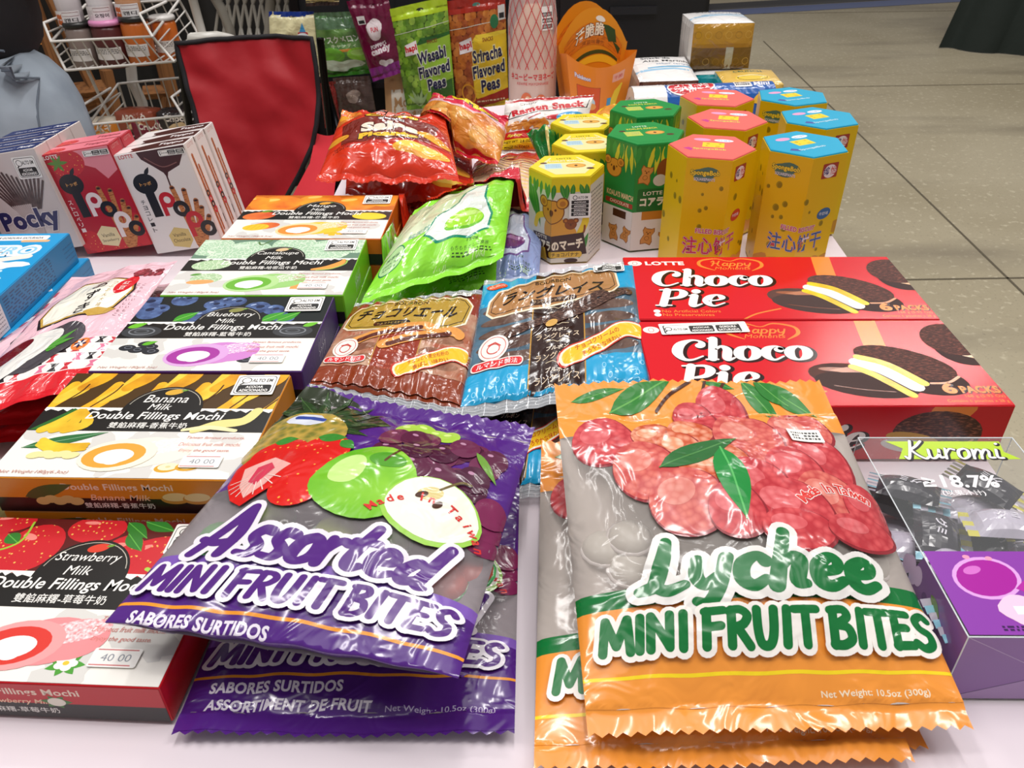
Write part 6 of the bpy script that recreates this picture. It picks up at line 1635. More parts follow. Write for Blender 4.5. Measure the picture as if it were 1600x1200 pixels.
# sticker on the front face of the nearest box
def ky_front(x, y, o=0.0):
    a0, a1 = radians(-120), radians(-60); R_ = .0375
    b0 = Vector((R_ * cos(a0), R_ * sin(a0), 0)); b1 = Vector((R_ * cos(a1), R_ * sin(a1), 0)); u = x / 3.75
    n = Vector((0, -1, 0)); return b0 * (1 - u) + b1 * u + Vector((0, 0, y * .01)) + n * (.0006 + o)
a = Art('paper'); a.rrect('f1efe9', 0, 0, 2.1, 2.5, .1)
a.ring('1b1b1b', .55, 2.1, .2, .2, .06); a.text('1b1b1b', 'ALTO EM', 1.3, 2.1, .95, .26, bold=.02)
for i, (t1) in enumerate(('AÇÚCAR', 'ADICIONADO', 'GORDURA', 'SATURADA')):
    a.rrect('1b1b1b', .2, .22 + .41 * (3 - i), 1.9, .58 + .41 * (3 - i), .06); a.text('f3f1ec', t1, 1.05, .4 + .41 * (3 - i), 1.2, .2, bold=.03)
mb = MB(); a.apply(mb, lambda x, y, o=0.: ky_front(1.75 + x, 4.75 + y, o), (0, 0, 2.1, 2.5)); mb.build('sticker', ky1)['label'] = 'white warning sticker'
koala('green', 'green bear biscuit box in front, beside the pink topped box', .1385, .806, 10)
koala('green', 'green bear biscuit box behind the other green one', .152, .897, 8)

# ------------------------------------------------------------------ chip bags
def noodle_art():
    a = Art('film'); W, H = 15.0, 18.0
    a.rect('b8242a', 0, 11, W, H); a.rect(mat('e8b89a', 'film', 'noise', 'f0dcc8', 30), 0, 2.5, W, 12); a.rect('c8283a', 0, 0, W, 2.5)
    a.ell('8a1a1c', 4.6, 13.6, 4.4, 1.9, 6); a.ell('5a1014', 4.0, 13.7, 2.8, 1.1, 6); a.ring('e8a890', 11.4, 10.5, 3.0, 2.4, .3); a.ring('e89a84', 11.4, 10.5, 2.2, 1.7, .3); a.ring('e07a6a', 11.4, 10.5, 1.4, 1.0, .3)
    for i in range(10): a.line('f2cf8a', [(0, 5 + i * .8), (4, 5.6 + i * .8), (8, 4.8 + i * .8), (12, 5.4 + i * .7)], .26, smooth=True)
    for i in range(5): a.line('e8b05a', [(1.0 + i, 11 + .4 * i), (4 + i, 12 + .4 * i)], .4)
    a.text('f4e8e0', 'Ramen Snack', 6.4, 3.0, 8.0, .9, bold=.03, shear=.1, out=[('8a1a24', .05, 0, 0)]); a.ell('e8f0f4', 13.6, 3.4, .9, .8); a.text('3a8ac8', '60', 13.4, 3.4, 1.5, .9, bold=.05); a.text('7a1a24', 'ラーメンスナック', 4.4, 9.4, 6.6, .7, bold=.03)
    a.text('2a1214', '라면', 6, 16.4, 4.4, 1.2, bold=.04, out=[('f0d8b0', .05, 0, 0)])
    return a
pouch('noodle_snack_bag', 'red and cream noodle snack bag behind the green mochi bag', 'snack bag', [P(744, 250, .772), P(862, 232, .776), P(842, 338, .763), P(708, 336, .763)], 15, 18, .026, noodle_art(), [(0, 18, mat('b8242a', 'film'))], mat('b8242a', 'film'),
      seals=(1.2, 1.2), seed=86, zig=False, floor='hm', crumple=.004, folds=5, fold_amp=.002)
def salsa_art():
    a = Art('film'); W, H = 17.0, 20.0
    a.rect('d8361a', 0, 0, W, H); a.poly('b8281a', [(3, 5.5), (17, 6.5), (17, 12), (2, 12)]); a.poly('7a2418', [(2.4, 6.4), (14, 7), (15.6, 12.2), (1.6, 12.6)])
    ch = mat('f0b23a', 'film', 'noise', 'e08a24', 30)
    a.poly('e8842c', [(0, 20), (2.2, 20), (4.2, 16), (1, 13.5), (0, 14)]); a.ell(ch, 1.6, 17.6, 1.9, 1.1, 50)
    for dx, c, b in ((0, 'f0ece4', .13), (0, '2a1410', .08)): a.text(c, 'Chili', 9.4, 15.6, 9.6, 2.6, bold=.05 + b, shear=.1)
    a.text('e88a7a', 'Chili', 9.4, 15.6, 9.6, 2.6, bold=.06, shear=.1)
    a.text('f4ece0', 'FLAVORED', 9.0, 14.0, 4.6, .55, bold=.02); a.text('f0c83a', 'Chips', 9.0, 12.9, 7.6, 1.5, bold=.07, out=[('2a1410', .07, 0, -.05)])
    a.text('e8e4d8', '칠리맛칩', 9.0, 11.5, 3.6, .6, bold=.02, out=[('3a5a8a', .05, 0, 0)])
    a.text('f2e4d0', 'Salsa', 8.8, 10.0, 8.0, 1.8, bold=.06, out=[('4a1410', .05, 0, -.06)]); a.text('f0c02c', 'Picante', 8.6, 8.2, 8.0, 1.4, bold=.07, out=[('2a1410', .06, 0, -.06)])
    a.text('3a1410', 'ARTIFICIALLY FLAVORED', 8.8, 7.1, 6.0, .35)
    a.ell(ch, 12.8, 5.0, 3.6, 1.3, -6); a.ell('f6d05a', 12.4, 5.4, 2.8, .8, -6); a.ell(ch, 14.6, 8.6, 2.4, .9, -30); a.ell(ch, 1.6, 8.6, 1.6, 1.0, 20)
    a.text('2a1410', 'NET WT', 2.4, 6.0, 1.8, .38); a.text('2a1410', '1.76 OZ (50g)', 2.8, 5.4, 2.8, .4)
    for y in (.4, .75, 1.1, 1.45): a.rect('b8281a', 0, y, W, y + .06); a.rect('b8281a', 0, 18.6 + y, W, 18.66 + y)
    return a
SA = salsa_art(); sr = mat('d8361a', 'film')
def salsa(label, C, T_, seed, tf=.6):
    return pouch('chip_bag', label, 'chip bag', C, 17, 20, T_, SA, [(0, 20, sr)], sr, seals=(1.6, 1.8), seed=seed, zig=True, crumple=.005, folds=4, fold_amp=.004, tf=tf, floor='hm', group='red salsa chip bags', pu=.65)
salsa('red salsa chip bag at the bottom of its pile', [P(600, 225, .756), P(735, 225, .756), P(724, 372, .752), P(632, 380, .752)], .010, 81)
salsa('red salsa chip bag in the middle of its pile', [P(545, 200, .778), P(735, 215, .778), P(742, 330, .776), P(540, 306, .776)], .022, 82)
salsa('puffed red salsa chip bag on top of its pile, next to the red chair', [P(536, 174, .838), P(694, 180, .838), P(718, 284, .806), P(494, 286, .806)], .036, 83, .7)
def twist_art():
    a = Art('film'); W, H = 17.0, 20.0; or_ = mat('e0923a', 'film', 'noise', 'c8702a', 14)
    a.rect(or_, 0, 0, W, H); a.rect('c81a3a', 0, 14.6, W, 20); a.rect('c81a2a', 0, 0, W, 2.0); a.poly('e4b8c0', [(0, 14.6), (W, 14.6), (W, 13.0), (8, 12.4), (0, 13.4)])
    a.poly('d82a4a', [(5, 13.4), (13, 13.4), (12, 15.4), (4, 15.6)])
    for i in range(6): a.ell(mat('eab05a', 'film', 'noise', 'd08a34', 40), 2 + 2.8 * i, 5.5 + (i % 2) * 3.5, 2.4, 1.6, 20 * i)
    for oc, b in (('2a1410', .16), ('f2d21a', .08)):
        a.text(oc, 'Hot', 6.0, 18.0, 7.0, 2.6, bold=b, shear=-.1, rot=-4); a.text(oc, 'Crisp', 11.0, 15.4, 9.6, 2.6, bold=b, shear=-.1, rot=-6)
    a.text('f4e4e0', 'SQUID FLAVOR', 4.6, 14.6, 5.0, .6, bold=.03)
    return a
pouch('chip_bag', 'orange and crimson chip bag leaning behind the salsa bag', 'chip bag', [P(678, 146, .835), P(796, 184, .830), P(778, 262, .800), P(640, 214, .806)], 17, 20, .042, twist_art(), [(0, 20, mat('e0923a', 'film'))], mat('c81a2a', 'film'),
      seals=(1.4, 1.6), seed=85, zig=True, floor='hm', crumple=.005, folds=4, fold_amp=.003, tf=.65)
def ramen_art():
    a = Art('film'); W, H = 14.0, 15.0
    a.rect('eee8e4', 0, 0, W, H); a.rect('f0cf2a', 0, 1.0, W, 3.4); a.poly('c8281e', [(0, 3.4), (5, 3.4), (6.8, 4.8), (5, 5.6), (0, 5.2)])
    for i in range(12): a.blob(mat('e0963a', 'film', 'noise', 'c06a24', 80), .8 + .55 * i, 6.2 + .5 * (i % 3), .7, i, .4)
    a.poly('c8282e', [(0, 14.4), (5, 14.9), (W, 14.9), (W, 14.2), (5, 13.7), (0, 13.8)])
    a.text('3a3430', 'Crispy', 3.8, 12.6, 3.0, 1.0, shear=.2, rot=8)
    a.poly('2a2220', [(.6, 8.6), (13.4, 11.4), (13.6, 13.6), (1.0, 10.8)]); a.poly('eee8e4', [(.9, 8.9), (13.2, 11.5), (13.5, 13.8), (1.2, 11.0)])
    a.text('c8242e', 'Ramen Snack', 7.1, 11.3, 11.8, 1.9, bold=.06, rot=11)
    a.line('c8242e', [(4.2, 8.2), (6.0, 9.2)], .2); a.blob('c8242e', 8.6, 8.4, .8, 3, .4, 1.5)
    a.ell('2f9ad8', 11.2, 8.6, 2.5, 1.35, 6); a.text('f4f4f4', 'Original', 11.2, 8.95, 3.6, .85, bold=.05, rot=6); a.text('f4f4f4', 'Flavor', 11.2, 8.1, 2.2, .7, bold=.05, rot=6)
    a.ell(mat('d8843a', 'film', 'noise', 'a85a2c', 90), 9.8, 6.2, 2.0, 1.1, 6)
    a.text('3a2a10', 'NET WT. 2.8 OZ', 2.8, 2.7, 4.6, .6, bold=.02); a.text('3a2a10', 'MADE IN KOREA', 2.8, 1.5, 4.4, .5, bold=.01); a.text('e8d83a', 'Spicy', 2.2, 4.3, 2.6, .9, bold=.04, shear=.2)
    return a
pouch('noodle_snack_bag', 'white ramen snack bag with red lettering standing beside the yellow boxes', 'snack bag', [PY(790, 156, 1.035), PY(928, 147, 1.035), PY(905, 244, .990), PY(782, 240, .990)], 14, 15, .03, ramen_art(), [(0, 15, mat('eee8e4', 'film'))], mat('d8d2ce', 'film'),
      seals=(.9, .9), seed=87, zig=True, crumple=.004, folds=5, fold_amp=.0015)
# crumpled green sweet bag and a yellow bag between the boxes
a = Art('film'); a.rect('1f7a34', 0, 0, 8, 10); a.line('e8d888', [(5.6, 0), (5.2, 6), (6.8, 9.5)], 1.1, smooth=True); a.ell('e8c83a', 3.0, 8.0, 1.0, .8); a.line('1a1a1a', [(5.6, 8.2), (7.6, 9.0)], .7)
pouch('sweet_bag', 'crumpled dark green bag wedged behind the yellow bear box', 'sweet bag', [PY(822, 206, .93), PY(872, 200, .93), PY(866, 252, .885), PY(846, 255, .885)], 8, 10, .026, a, [(0, 10, mat('1f7a34', 'film'))], mat('17602a', 'film'), seals=(.7, .6), seed=88, zig=False, crumple=.012, folds=3, fold_amp=.004, floor=T + .02)
a = Art('film'); a.rect('f0c81e', 0, 0, 12, 12); a.poly('e8c4cc', [(5, 12), (12, 9), (12, 12)]); a.text('c8283a', 'Choco', 8, 9, 5, 1.2, bold=.03); a.ell('e0963a', 4, 5, 2.4, 1.6, 20)
pouch('snack_bag', 'yellow snack bag lying behind the back yellow bear box', 'snack bag', [P(945, 166, .775), P(1000, 180, .775), P(985, 215, .765), P(915, 196, .765)], 12, 12, .03, a, [(0, 12, mat('f0c81e', 'film'))], mat('e0b81a', 'film'), seals=(.8, .8), seed=89, zig=False, crumple=.006, folds=4)

# ------------------------------------------------------------------ back of the right wing: fries cartons, seaweed packs, dressing
def fries(label, x, y, rot, group, sticker=False):
    root = thing('fries_snack_box', label, 'snack box', (x, y, T), (0, 0, radians(rot)), group)
    wb, wt, db, dt, hf, hb = .078, .108, .036, .05, .098, .150
    orr = mat('e8861e', 'card'); oi = mat('d8741a', 'card')
    def fr(x, y, o=0.0):   # front sheet, x -1..1 , y 0..1 of front height
        w = (wb + (wt - wb) * y) / 2; d = (db + (dt - db) * y) / 2
        dip = .022 * (1 - x * x) * y
        return Vector((x * w, -d - o - .004 * (1 - x * x), y * hf - dip))
    def bk(x, y, o=0.0):
        w = (wb + (wt - wb) * min(y * 1.0, 1)) / 2; d = (db + (dt - db) * y) / 2
        top = hb - .052 * abs(x) ** 2.2
        return Vector((x * w, d - o + .002 * (1 - x * x), y * top))
    mb = MB(); n = 12; V = []; Fq = []
    for j in range(7):
        for i in range(n + 1): V.append(fr(-1 + 2 * i / n, j / 6))
    for j in range(6):
        for i in range(n): q = j * (n + 1) + i; Fq.append((q, q + 1, q + n + 2, q + n + 1))
    mb.add(V, Fq, orr)
    a = Art('card'); a.rect('d8541a', 1.2, .8, 5.0, 5.6); a.line('8a3a14', [(1.2, .8), (5.0, .8), (5.0, 5.6), (1.2, 5.6)], .08, closed=True); a.ell('b8d8e0', 3.0, 2.8, 1.2, 1.2); a.ell('e8a04a', 3.6, 2.2, .8, .6)
    a.text('e8e4f0', 'Pokémon', 2.2, 7.0, 2.4, .7, bold=.04, out=[('6a5aa0', .05, 0, 0)])
    for k in range(5): a.line('f0cf3a', [(6.6 + .3 * k, 1.2 + .3 * k), (7.6 + .2 * k, 4.6 + .2 * k)], .4)
    a.rect('4a9ac8', 6.3, .6, 7.0, 3.6); a.rect('e8a894', 6.8, 6.2, 8.6, 7.6); a.text('c83a3a', '干脆', 7.7, 6.9, 1.3, .6, bold=.02); a.text('2a2014', '薯条', 7.4, .9, 2.0, .8, bold=.03)
    a.apply(mb, lambda x, y, o=0.: fr((x - 5) / 5, y / 9.2, o), (0, 0, 10, 9.2), L=1.0, dz=.00005); mb.build('front_panel', root)
    mb = MB(); V = []
    for j in range(9):
        for i in range(n + 1): V.append(bk(-1 + 2 * i / n, j / 8))
    Fq = []
    for j in range(8):
        for i in range(n): q = j * (n + 1) + i; Fq.append((q, q + 1, q + n + 2, q + n + 1))
    mb.add(V, Fq, mat('e0901e', 'card')); V2 = [v + Vector((0, .0008, 0)) for v in V]; mb.add(V2, [f[::-1] for f in Fq], orr)
    a = Art('card'); a.rect(mat('d87a1c', 'card', 'streak', 'b8601a', 120), .6, 9.6, 9.4, 12.6); a.poly('2f4a24', [(6.4, 12.6), (8.2, 13.2), (8.6, 11.6), (7.4, 10.6)]); a.poly('2f4a24', [(8.0, 11.2), (9.2, 11.6), (9.0, 10.2)])
    a.text('f4ecd8', '活脆脆', 4.4, 11.6, 4.6, 1.8, bold=.06, shear=.25, rot=8, out=[('2a1a10', .09, 0, 0)]); a.text('8a4a1a', '海苔味薯条', 5.0, 10.0, 3.6, .6, bold=.02); a.ell('f0ece0', 6.0, 13.2, .7, .4); a.poly('3a4a22', [(1, 8.2), (9, 9.4), (9, 8.9), (1, 7.6)]); a.poly('f0c22a', [(1, 7.4), (9, 8.8), (9, 7.6), (1, 6.6)])
    a.apply(mb, lambda x, y, o=0.: bk((x - 5) / 5, y / 14.6, o + .0002), (0, 0, 10, 14.6), L=1.0, dz=.00005); mb.build('back_panel', root)
    for s in (-1, 1):
        mb = MB(); q = [fr(s, 0), bk(s, 0), bk(s, .9), fr(s, 1.0)]; mb.add(q, [(0, 1, 2, 3) if s > 0 else (3, 2, 1, 0)], orr); mb.build('side_panel', root)
    mb = MB(); mb.add([fr(-1, .05), fr(1, .05), bk(1, .05), bk(-1, .05)], [(0, 1, 2, 3)], oi); mb.build('base_panel', root)
    return root
fries('orange fries shaped snack box in front of its twin', .136, 1.275, 10, 'orange fries shaped snack boxes')
fries('orange fries shaped snack box half hidden behind its twin', .129, 1.335, 12, 'orange fries shaped snack boxes')

def soft_pack(name, label, cat, w, d, h, loc, yaw, cols, arts, group=None, tilt=0, puff=.006):
    """small soft pack: a puffed brick with printed top and front"""
    root = thing(name, label, cat, loc, (radians(tilt), 0, radians(yaw)), group)
    def pf(a, b): return puff * (max(0, 1 - a * a) * max(0, 1 - b * b)) ** .5
    def surf(face):
        def M(x, y, o=0.0):
            if face == 'top':
                u, v = x / (w * 50) - 1, y / (d * 50) - 1
                return Vector((u * w / 2, v * d / 2, h + pf(u, v) + o))
            if face == 'front':
                u, v = x / (w * 50) - 1, y / (h * 50) - 1
                return Vector((u * w / 2, -d / 2 - pf(u, v) - o, (v + 1) * h / 2))
            if face == 'right':
                u, v = x / (d * 50) - 1, y / (h * 50) - 1
                return Vector((w / 2 + pf(u, v) * .6 + o, u * d / 2, (v + 1) * h / 2))
            if face == 'left':
                u, v = x / (d * 50) - 1, y / (h * 50) - 1
                return Vector((-w / 2 - pf(u, v) * .6 - o, -u * d / 2, (v + 1) * h / 2))
            u, v = x / (w * 50) - 1, y / (h * 50) - 1
            return Vector((-u * w / 2, d / 2 + pf(u, v) + o, (v + 1) * h / 2))
        return M
    for nm, faces in (('wrapper', ('front', 'left', 'right', 'back')), ('top_panel', ('top',))):
        mb = MB()
        for f in faces:
            fw, fh = {'top': (w, d), 'front': (w, h), 'back': (w, h), 'right': (d, h), 'left': (d, h)}[f]; fw *= 100; fh *= 100; M = surf(f); n = 8
            V = [M(fw * i / n, fh * j / n) for j in range(n + 1) for i in range(n + 1)]
            mb.add(V, [(j * (n + 1) + i, j * (n + 1) + i + 1, (j + 1) * (n + 1) + i + 1, (j + 1) * (n + 1) + i) for j in range(n) for i in range(n)], cols.get(f, cols['front']))
            if arts.get(f): arts[f].apply(mb, M, (0, 0, fw, fh), L=.9, base=.0004, dz=.00005)
        mb.build(nm, root)
    return root
def sea_top(c2, crunch='CRUNCH', cc='2a2a2a'):
    a = Art('film'); a.rect('eceae8', 0, 0, 12, 10); a.poly('9ac4e0', [(0, 3.6), (6, 4.0), (12, 3.2), (12, 2.6), (6, 3.4), (0, 2.8)]); a.poly('6ab0d8', [(2, 4.4), (10, 5.2), (10, 4.6), (2, 4.0)])
    a.text('2a3034', 'Snack de', 4.0, 8.6, 4.8, 1.0, bold=.02, shear=.1); a.text('2a3034', 'Alga Marinha', 5.6, 7.0, 8.0, 1.1, bold=.02, shear=.1); a.text('3a6a9a', 'sabor teriyaki', 6.6, 5.7, 6.0, .8, shear=.1)
    return a
def crunch_front(c, cc):
    a = Art('film'); a.rect(c, 0, 0, 9, 6); a.text(cc, 'CRUNCH', 4.6, 4.6, 4.6, .9, bold=.03); a.ell('e8c84a', 4.8, 2.0, 2.8, 1.2, 4); a.ring('6a4a2a', 4.8, 2.0, 2.4, .9, .12, 4); a.line('f0e2b0', [(2.6, 2.4), (4.8, 2.8), (7.0, 2.4)], .3, smooth=True); return a
wf = {'front': mat('eceae8', 'film'), 'top': mat('eceae8', 'film')}
soft_pack('seaweed_pack', 'white and brown crunch seaweed pack left of the teal one', 'snack pack', .092, .10, .054, (.247, 1.340, T), 3, {'front': mat('6a3c28', 'film'), 'top': mat('e6e4e2', 'film'), 'left': mat('d8d4d0', 'film')},
          {'top': sea_top('6a3c28'), 'front': crunch_front('6a3c28', 'e8e0d8')}, 'seaweed snack packs', 8)
soft_pack('seaweed_pack', 'teal seaweed pack under the gold wrapped pack', 'snack pack', .088, .10, .040, (.345, 1.40, T), 2, {'front': mat('17959a', 'film'), 'top': mat('eceae8', 'film'), 'left': mat('17959a', 'film')}, {'top': sea_top('17959a')}, 'seaweed snack packs')
soft_pack('seaweed_pack', 'yellow crunch seaweed pack in front of the teal one', 'snack pack', .092, .066, .042, (.382, 1.322, T), 2, {'front': mat('dcb65a', 'film'), 'top': mat('dcb65a', 'film'), 'left': mat('17959a', 'film')},
          {'front': crunch_front('dcb65a', '1a6a5a'), 'top': crunch_front('dcb65a', '1a6a5a')}, 'seaweed snack packs', 6)
gd = mat('8a641c', 'film', 'noise', 'a8803a', 60)
a = Art('film'); a.rect('b98a2c', 0, 3.6, 10, 7); a.rect('7a5a1c', 0, 0, 10, 3.4)
for i in range(12): a.ring('cfa64a' if i % 2 else '9a7428', .8 + 1.6 * (i % 6), 1.2 + 4 * (i // 6), .5, .5, .07)
a.rect('a87a22', 0, 3.3, 10, 3.9); a.rect('b9b8a2', 5.4, 0, 6.6, 3.4)
soft_pack('seaweed_pack', 'gold wrapped seaweed pack with white top, standing on the teal pack', 'snack pack', .096, .090, .068, (.343, 1.405, T + .0465), 1, {'front': mat('8a641c', 'film'), 'top': mat('eceae8', 'film'), 'left': mat('dedcd8', 'film'), 'right': mat('8a641c', 'film')},
          {'front': a, 'top': sea_top('8a641c')}, 'seaweed snack packs')
# long blue and white biscuit roll
root = thing('biscuit_roll', 'long blue and white biscuit roll lying before the seaweed packs', 'biscuit roll', (.290, 1.232, T), (0, 0, radians(6)))
mb = MB(); L_ = .215; r = .027
def rl_(x, q, o=0.0): return Vector((-L_ / 2 + x * .01, -(r + o) * cos(q) , r + (r + o) * sin(q)))
V = []; n = 20; xs = frange(0, 21.5, 1.2)
for x in xs:
    for j in range(n): V.append(rl_(x, 2 * pi * j / n))
Fq = [(i * n + j, (i + 1) * n + j, (i + 1) * n + (j + 1) % n, i * n + (j + 1) % n) for i in range(len(xs) - 1) for j in range(n)]
mb.add(V, Fq, mat('1f5aa8', 'film')); a = Art('film'); a.rect('eceae8', 0, 0, 4.6, 9); a.rect('eceae8', 4.6, 0, 4.9, 9)
a.ell('eceae8', 8.8, 3.9, 3.7, 1.5, 4); a.ell('c81e2c', 8.8, 3.9, 3.5, 1.25, 4); a.text('f4eeee', 'MARINE', 8.8, 3.9, 5.6, 1.3, bold=.06, shear=.15, rot=6); a.rrect('eceae8', 15.4, 3.4, 18.0, 4.6, .1); a.lines('2a2a2a', 15.6, 3.6, 17.8, 4.5, 2, .3, 2); a.text('eceaf0', 'Mini', 19.6, 4.0, 2.6, .9, bold=.03, shear=.2); a.ell('e8b83a', 19.4, 2.0, 1.6, .6, 20)
a.apply(mb, lambda x, y, o=0.: rl_(x, (y - 1.0) / 2.2, o), (0, 0, 21.5, 6.5), L=.7, base=.0004, dz=.00006); mb.build('wrapper', root, False)
for s in (0, 1):
    mb = MB(); x = 0 if s == 0 else 21.5; V = [rl_(x, 2 * pi * j / n) for j in range(n)]; mb.add(V, [tuple(range(n)) if s == 0 else tuple(reversed(range(n)))], mat('d8d4cc', 'film')); 
    c0 = Vector((-L_ / 2 + x * .01 + (-.0006 if s == 0 else .0006), 0, r)); mb.tube([c0 + Vector((0, .012 * cos(q), .012 * sin(q))) for q in [2 * pi * k / 14 for k in range(14)]], .001, mat('9a9488', 'film'), 5, closed=True); mb.build('end_fold', root)
# dressing bottle in its bag
root = thing('dressing_bottle', 'soft mayonnaise bottle in a clear bag with red net print', 'bottle', (.039, 1.30, T))
mb = MB(); mb.lathe([(.030, 0), (.034, .004), (.035, .03), (.034, .085), (.028, .125), (.014, .150), (.012, .160)], mat('e8c49a', 'plastic'), 28); mb.build('bottle', root, True)
mb = MB(); mb.lathe([(.013, .160), (.013, .176), (.010, .178)], mat('c8202c', 'plastic'), 20); mb.build('cap', root, True)
mb = MB(); fm_ = mat('ecd4cc', 'clear', amt=.62)
def bagp(x, y, o=0.0):
    q = (x - 5) / 5 * 1.35; R_ = .037 if y < 12 else .037 - .0012 * (y - 12)
    return Vector(((R_ + o) * sin(q) * 1.02, -(R_ + o) * cos(q), .002 + y * .0112))
V = [bagp(10 * i / 14, 16.8 * j / 14) for j in range(15) for i in range(15)]
mb.add(V, [(j * 15 + i, j * 15 + i + 1, j * 15 + i + 16, j * 15 + i + 15) for j in range(14) for i in range(14)], fm_)
a = Art('film'); rd = 'c8323a'
for i in range(-8, 10):
    a.line(rd, [(i * 1.3, 6.2), (i * 1.3 + 4.4, 15.4)], .1); a.line(rd, [(i * 1.3 + 4.4, 6.2), (i * 1.3, 15.4)], .1)
a.text(rd, 'キユーピーマヨネーズ', 5, 5.2, 7.4, .95, bold=.03); a.text(rd, 'KEWPIE MAYONNAISE', 5, 4.3, 5.0, .36); a.ell('d86a3a', 4.0, 2.0, .9, 1.2); a.ell('d86a3a', 6.2, 1.8, .9, 1.1); a.ell('e8c49a', 4.2, 2.2, .4, .5); a.ell('e8c49a', 6.2, 2.0, .4, .5)
a.apply(mb, bagp, (.6, 0, 9.4, 15.2), L=.8, base=.0004, dz=.00006); mb.build('bag', root, True)
a = Art('paper'); a.rrect('eceae6', 0, 0, 2.0, 3.6, .1)
for i in range(3): a.rect('1b1b1b', .15, .3 + .9 * i, 1.85, .9 + .9 * i); a.lines('eceae6', .3, .4 + .9 * i, 1.7, .8 + .9 * i, 2, .12, i)
mb = MB(); a.apply(mb, lambda x, y, o=0.: bagp(6.2 + x, 11.0 + y * .8, .0012 + o), (0, 0, 2.0, 3.6), L=.8, dz=.00005); mb.build('sticker', root)
# ------------------------------------------------------------------ display rack with hanging bags behind the stall
root = thing('display_rack', 'black display rack holding the hanging snack bags', 'rack', (-.15, 2.12, 0))
blk = mat('141315', 'metal'); blk.node_tree.nodes['Principled BSDF'].inputs['Metallic'].default_value = 0.2
mb = MB(); mb.box((-.36, 0, 0), (.20, .02, 1.25), mat('17161a', 'matte')); mb.build('back_board', root)
for x in (-.37, .20): mb = MB(); mb.box((x, -.012, 0), (x + .02, .03, 1.27), blk); mb.build('upright', root)
for z in (.62, .28): mb = MB(); mb.box((-.35, -.16, z), (.20, 0, z + .012), blk); mb.build('shelf', root)
wh = mat('d8d6d2', 'plastic')
for x, z in ((-.315, .838), (-.225, .832), (-.11, .838), (-.005, .85), (.10, .85)):
    mb = MB(); mb.tube([(x, 0, z), (x, -.17, z), (x, -.178, z + .008)], .0025, wh, 6); mb.build('hook', root)
    mb = MB(); mb.box((x - .03, -.19, z - .004), (x + .03, -.186, z + .010), wh); mb.build('price_strip', root)
def hang(name, label, px, art, base, W, H, seed, T_=.02, group=None, y=1.945, zig=False):
    C = [PY(a, b, y) for a, b in px]
    return pouch(name, label, 'snack bag', C, W, H, T_, art, [(0, H, base)], base, seals=(1.6, 1.2), seed=seed, zig=zig, crumple=.005, folds=5, fold_amp=.002, floor=-1, step=.8, group=group)
a = Art('film'); W, H = 14, 20
a.rect('e6dfb0', 0, 0, W, H); a.rect('1d3f9a', 0, 18.4, W, H); a.text('8a6a4a', 'しぼりたて生クリーム', 6, 13.2, 8.6, .6); a.poly('4aa0d8', [(9.2, 14), (10.2, 16.8), (11.2, 14)]); a.rrect('c83a3a', 8.8, 13.0, 11.8, 14.0, .3); a.ell('e8f0f4', 10.2, 12.4, 1.9, 1.4)
a.ell('1d4fae', 7, 9.4, 6.6, 3.2); a.ell('e8eef4', 7, 9.4, 6.1, 2.8); a.text('1d4fae', 'ミルク', 7, 9.4, 9, 3.4, bold=.06)
hang('candy_bag', 'cream and blue milk candy bag hanging beyond the red chair', [(420, 18), (490, 18), (500, 120), (424, 120)], a, mat('e6dfb0', 'film'), W, H, 91)
a = Art('film'); a.rect(mat('4a7a3c', 'film', 'noise', '7aa05a', 20), 0, 0, W, H); a.rect('5a7a5a', 0, 15, W, H); a.text('e8f0e0', 'マスクメロン', 6.8, 11.8, 11.6, 2.2, bold=.02, rot=2); a.text('cfe0b8', 'キャンディ', 7.4, 9.8, 7, 1.2, bold=.01); a.rect('c8843a', .6, 8.0, 13, 8.8)
a.ell('6aa83a', 3.6, 7.0, 3.4, 2.4); a.ell('8ac83a', 10.6, 6.8, 3.0, 2.2); a.ell('a8d86a', 10.6, 7.4, 2.0, 1.0); a.rect('3f8a2c', 0, 0, W, 2.6); a.blob('c8d8c0', 5.5, 3.6, 2.2, 4, .4, 1.8)
hang('candy_bag', 'green melon candy bag with white writing hanging on the rack', [(490, 20), (548, 18), (600, 112), (503, 122)], a, mat('4a7a3c', 'film'), W, H, 92)
fo = mat('6a1238', 'film')
a = Art('film'); a.rect('6a1238', 0, 3, 13, H); a.rect('8a2a86', 0, 0, 13, 3.4); 
a.blob('ecdfe2', 6.4, 12.6, 2.6, 2, .16, 1.0); a.text('c8384a', 'FUN', 6.4, 12.6, 2.4, 1.2, bold=.04); a.text('e8dfe4', 'POPPING', 6.2, 8.6, 5.6, 1.0, bold=.04, rot=6); a.text('efe6ea', 'candy', 6.6, 7.2, 7.2, 2.2, bold=.06, rot=6, out=[('a02a5a', .06, 0, 0)]); a.blob('ece4ea', 7.2, 3.9, 1.0, 7, .4, 2.2)
a.rect('e0dcda', 1.6, 14.2, 4.2, 16.2); a.rect('2a2a2a', 1.9, 14.4, 3.9, 15.2)
hang('candy_bag', 'shiny dark purple popping candy bag hanging on the rack', [(541, 2), (606, -6), (632, 112), (583, 128)], a, fo, 13, H, 93, y=1.915)
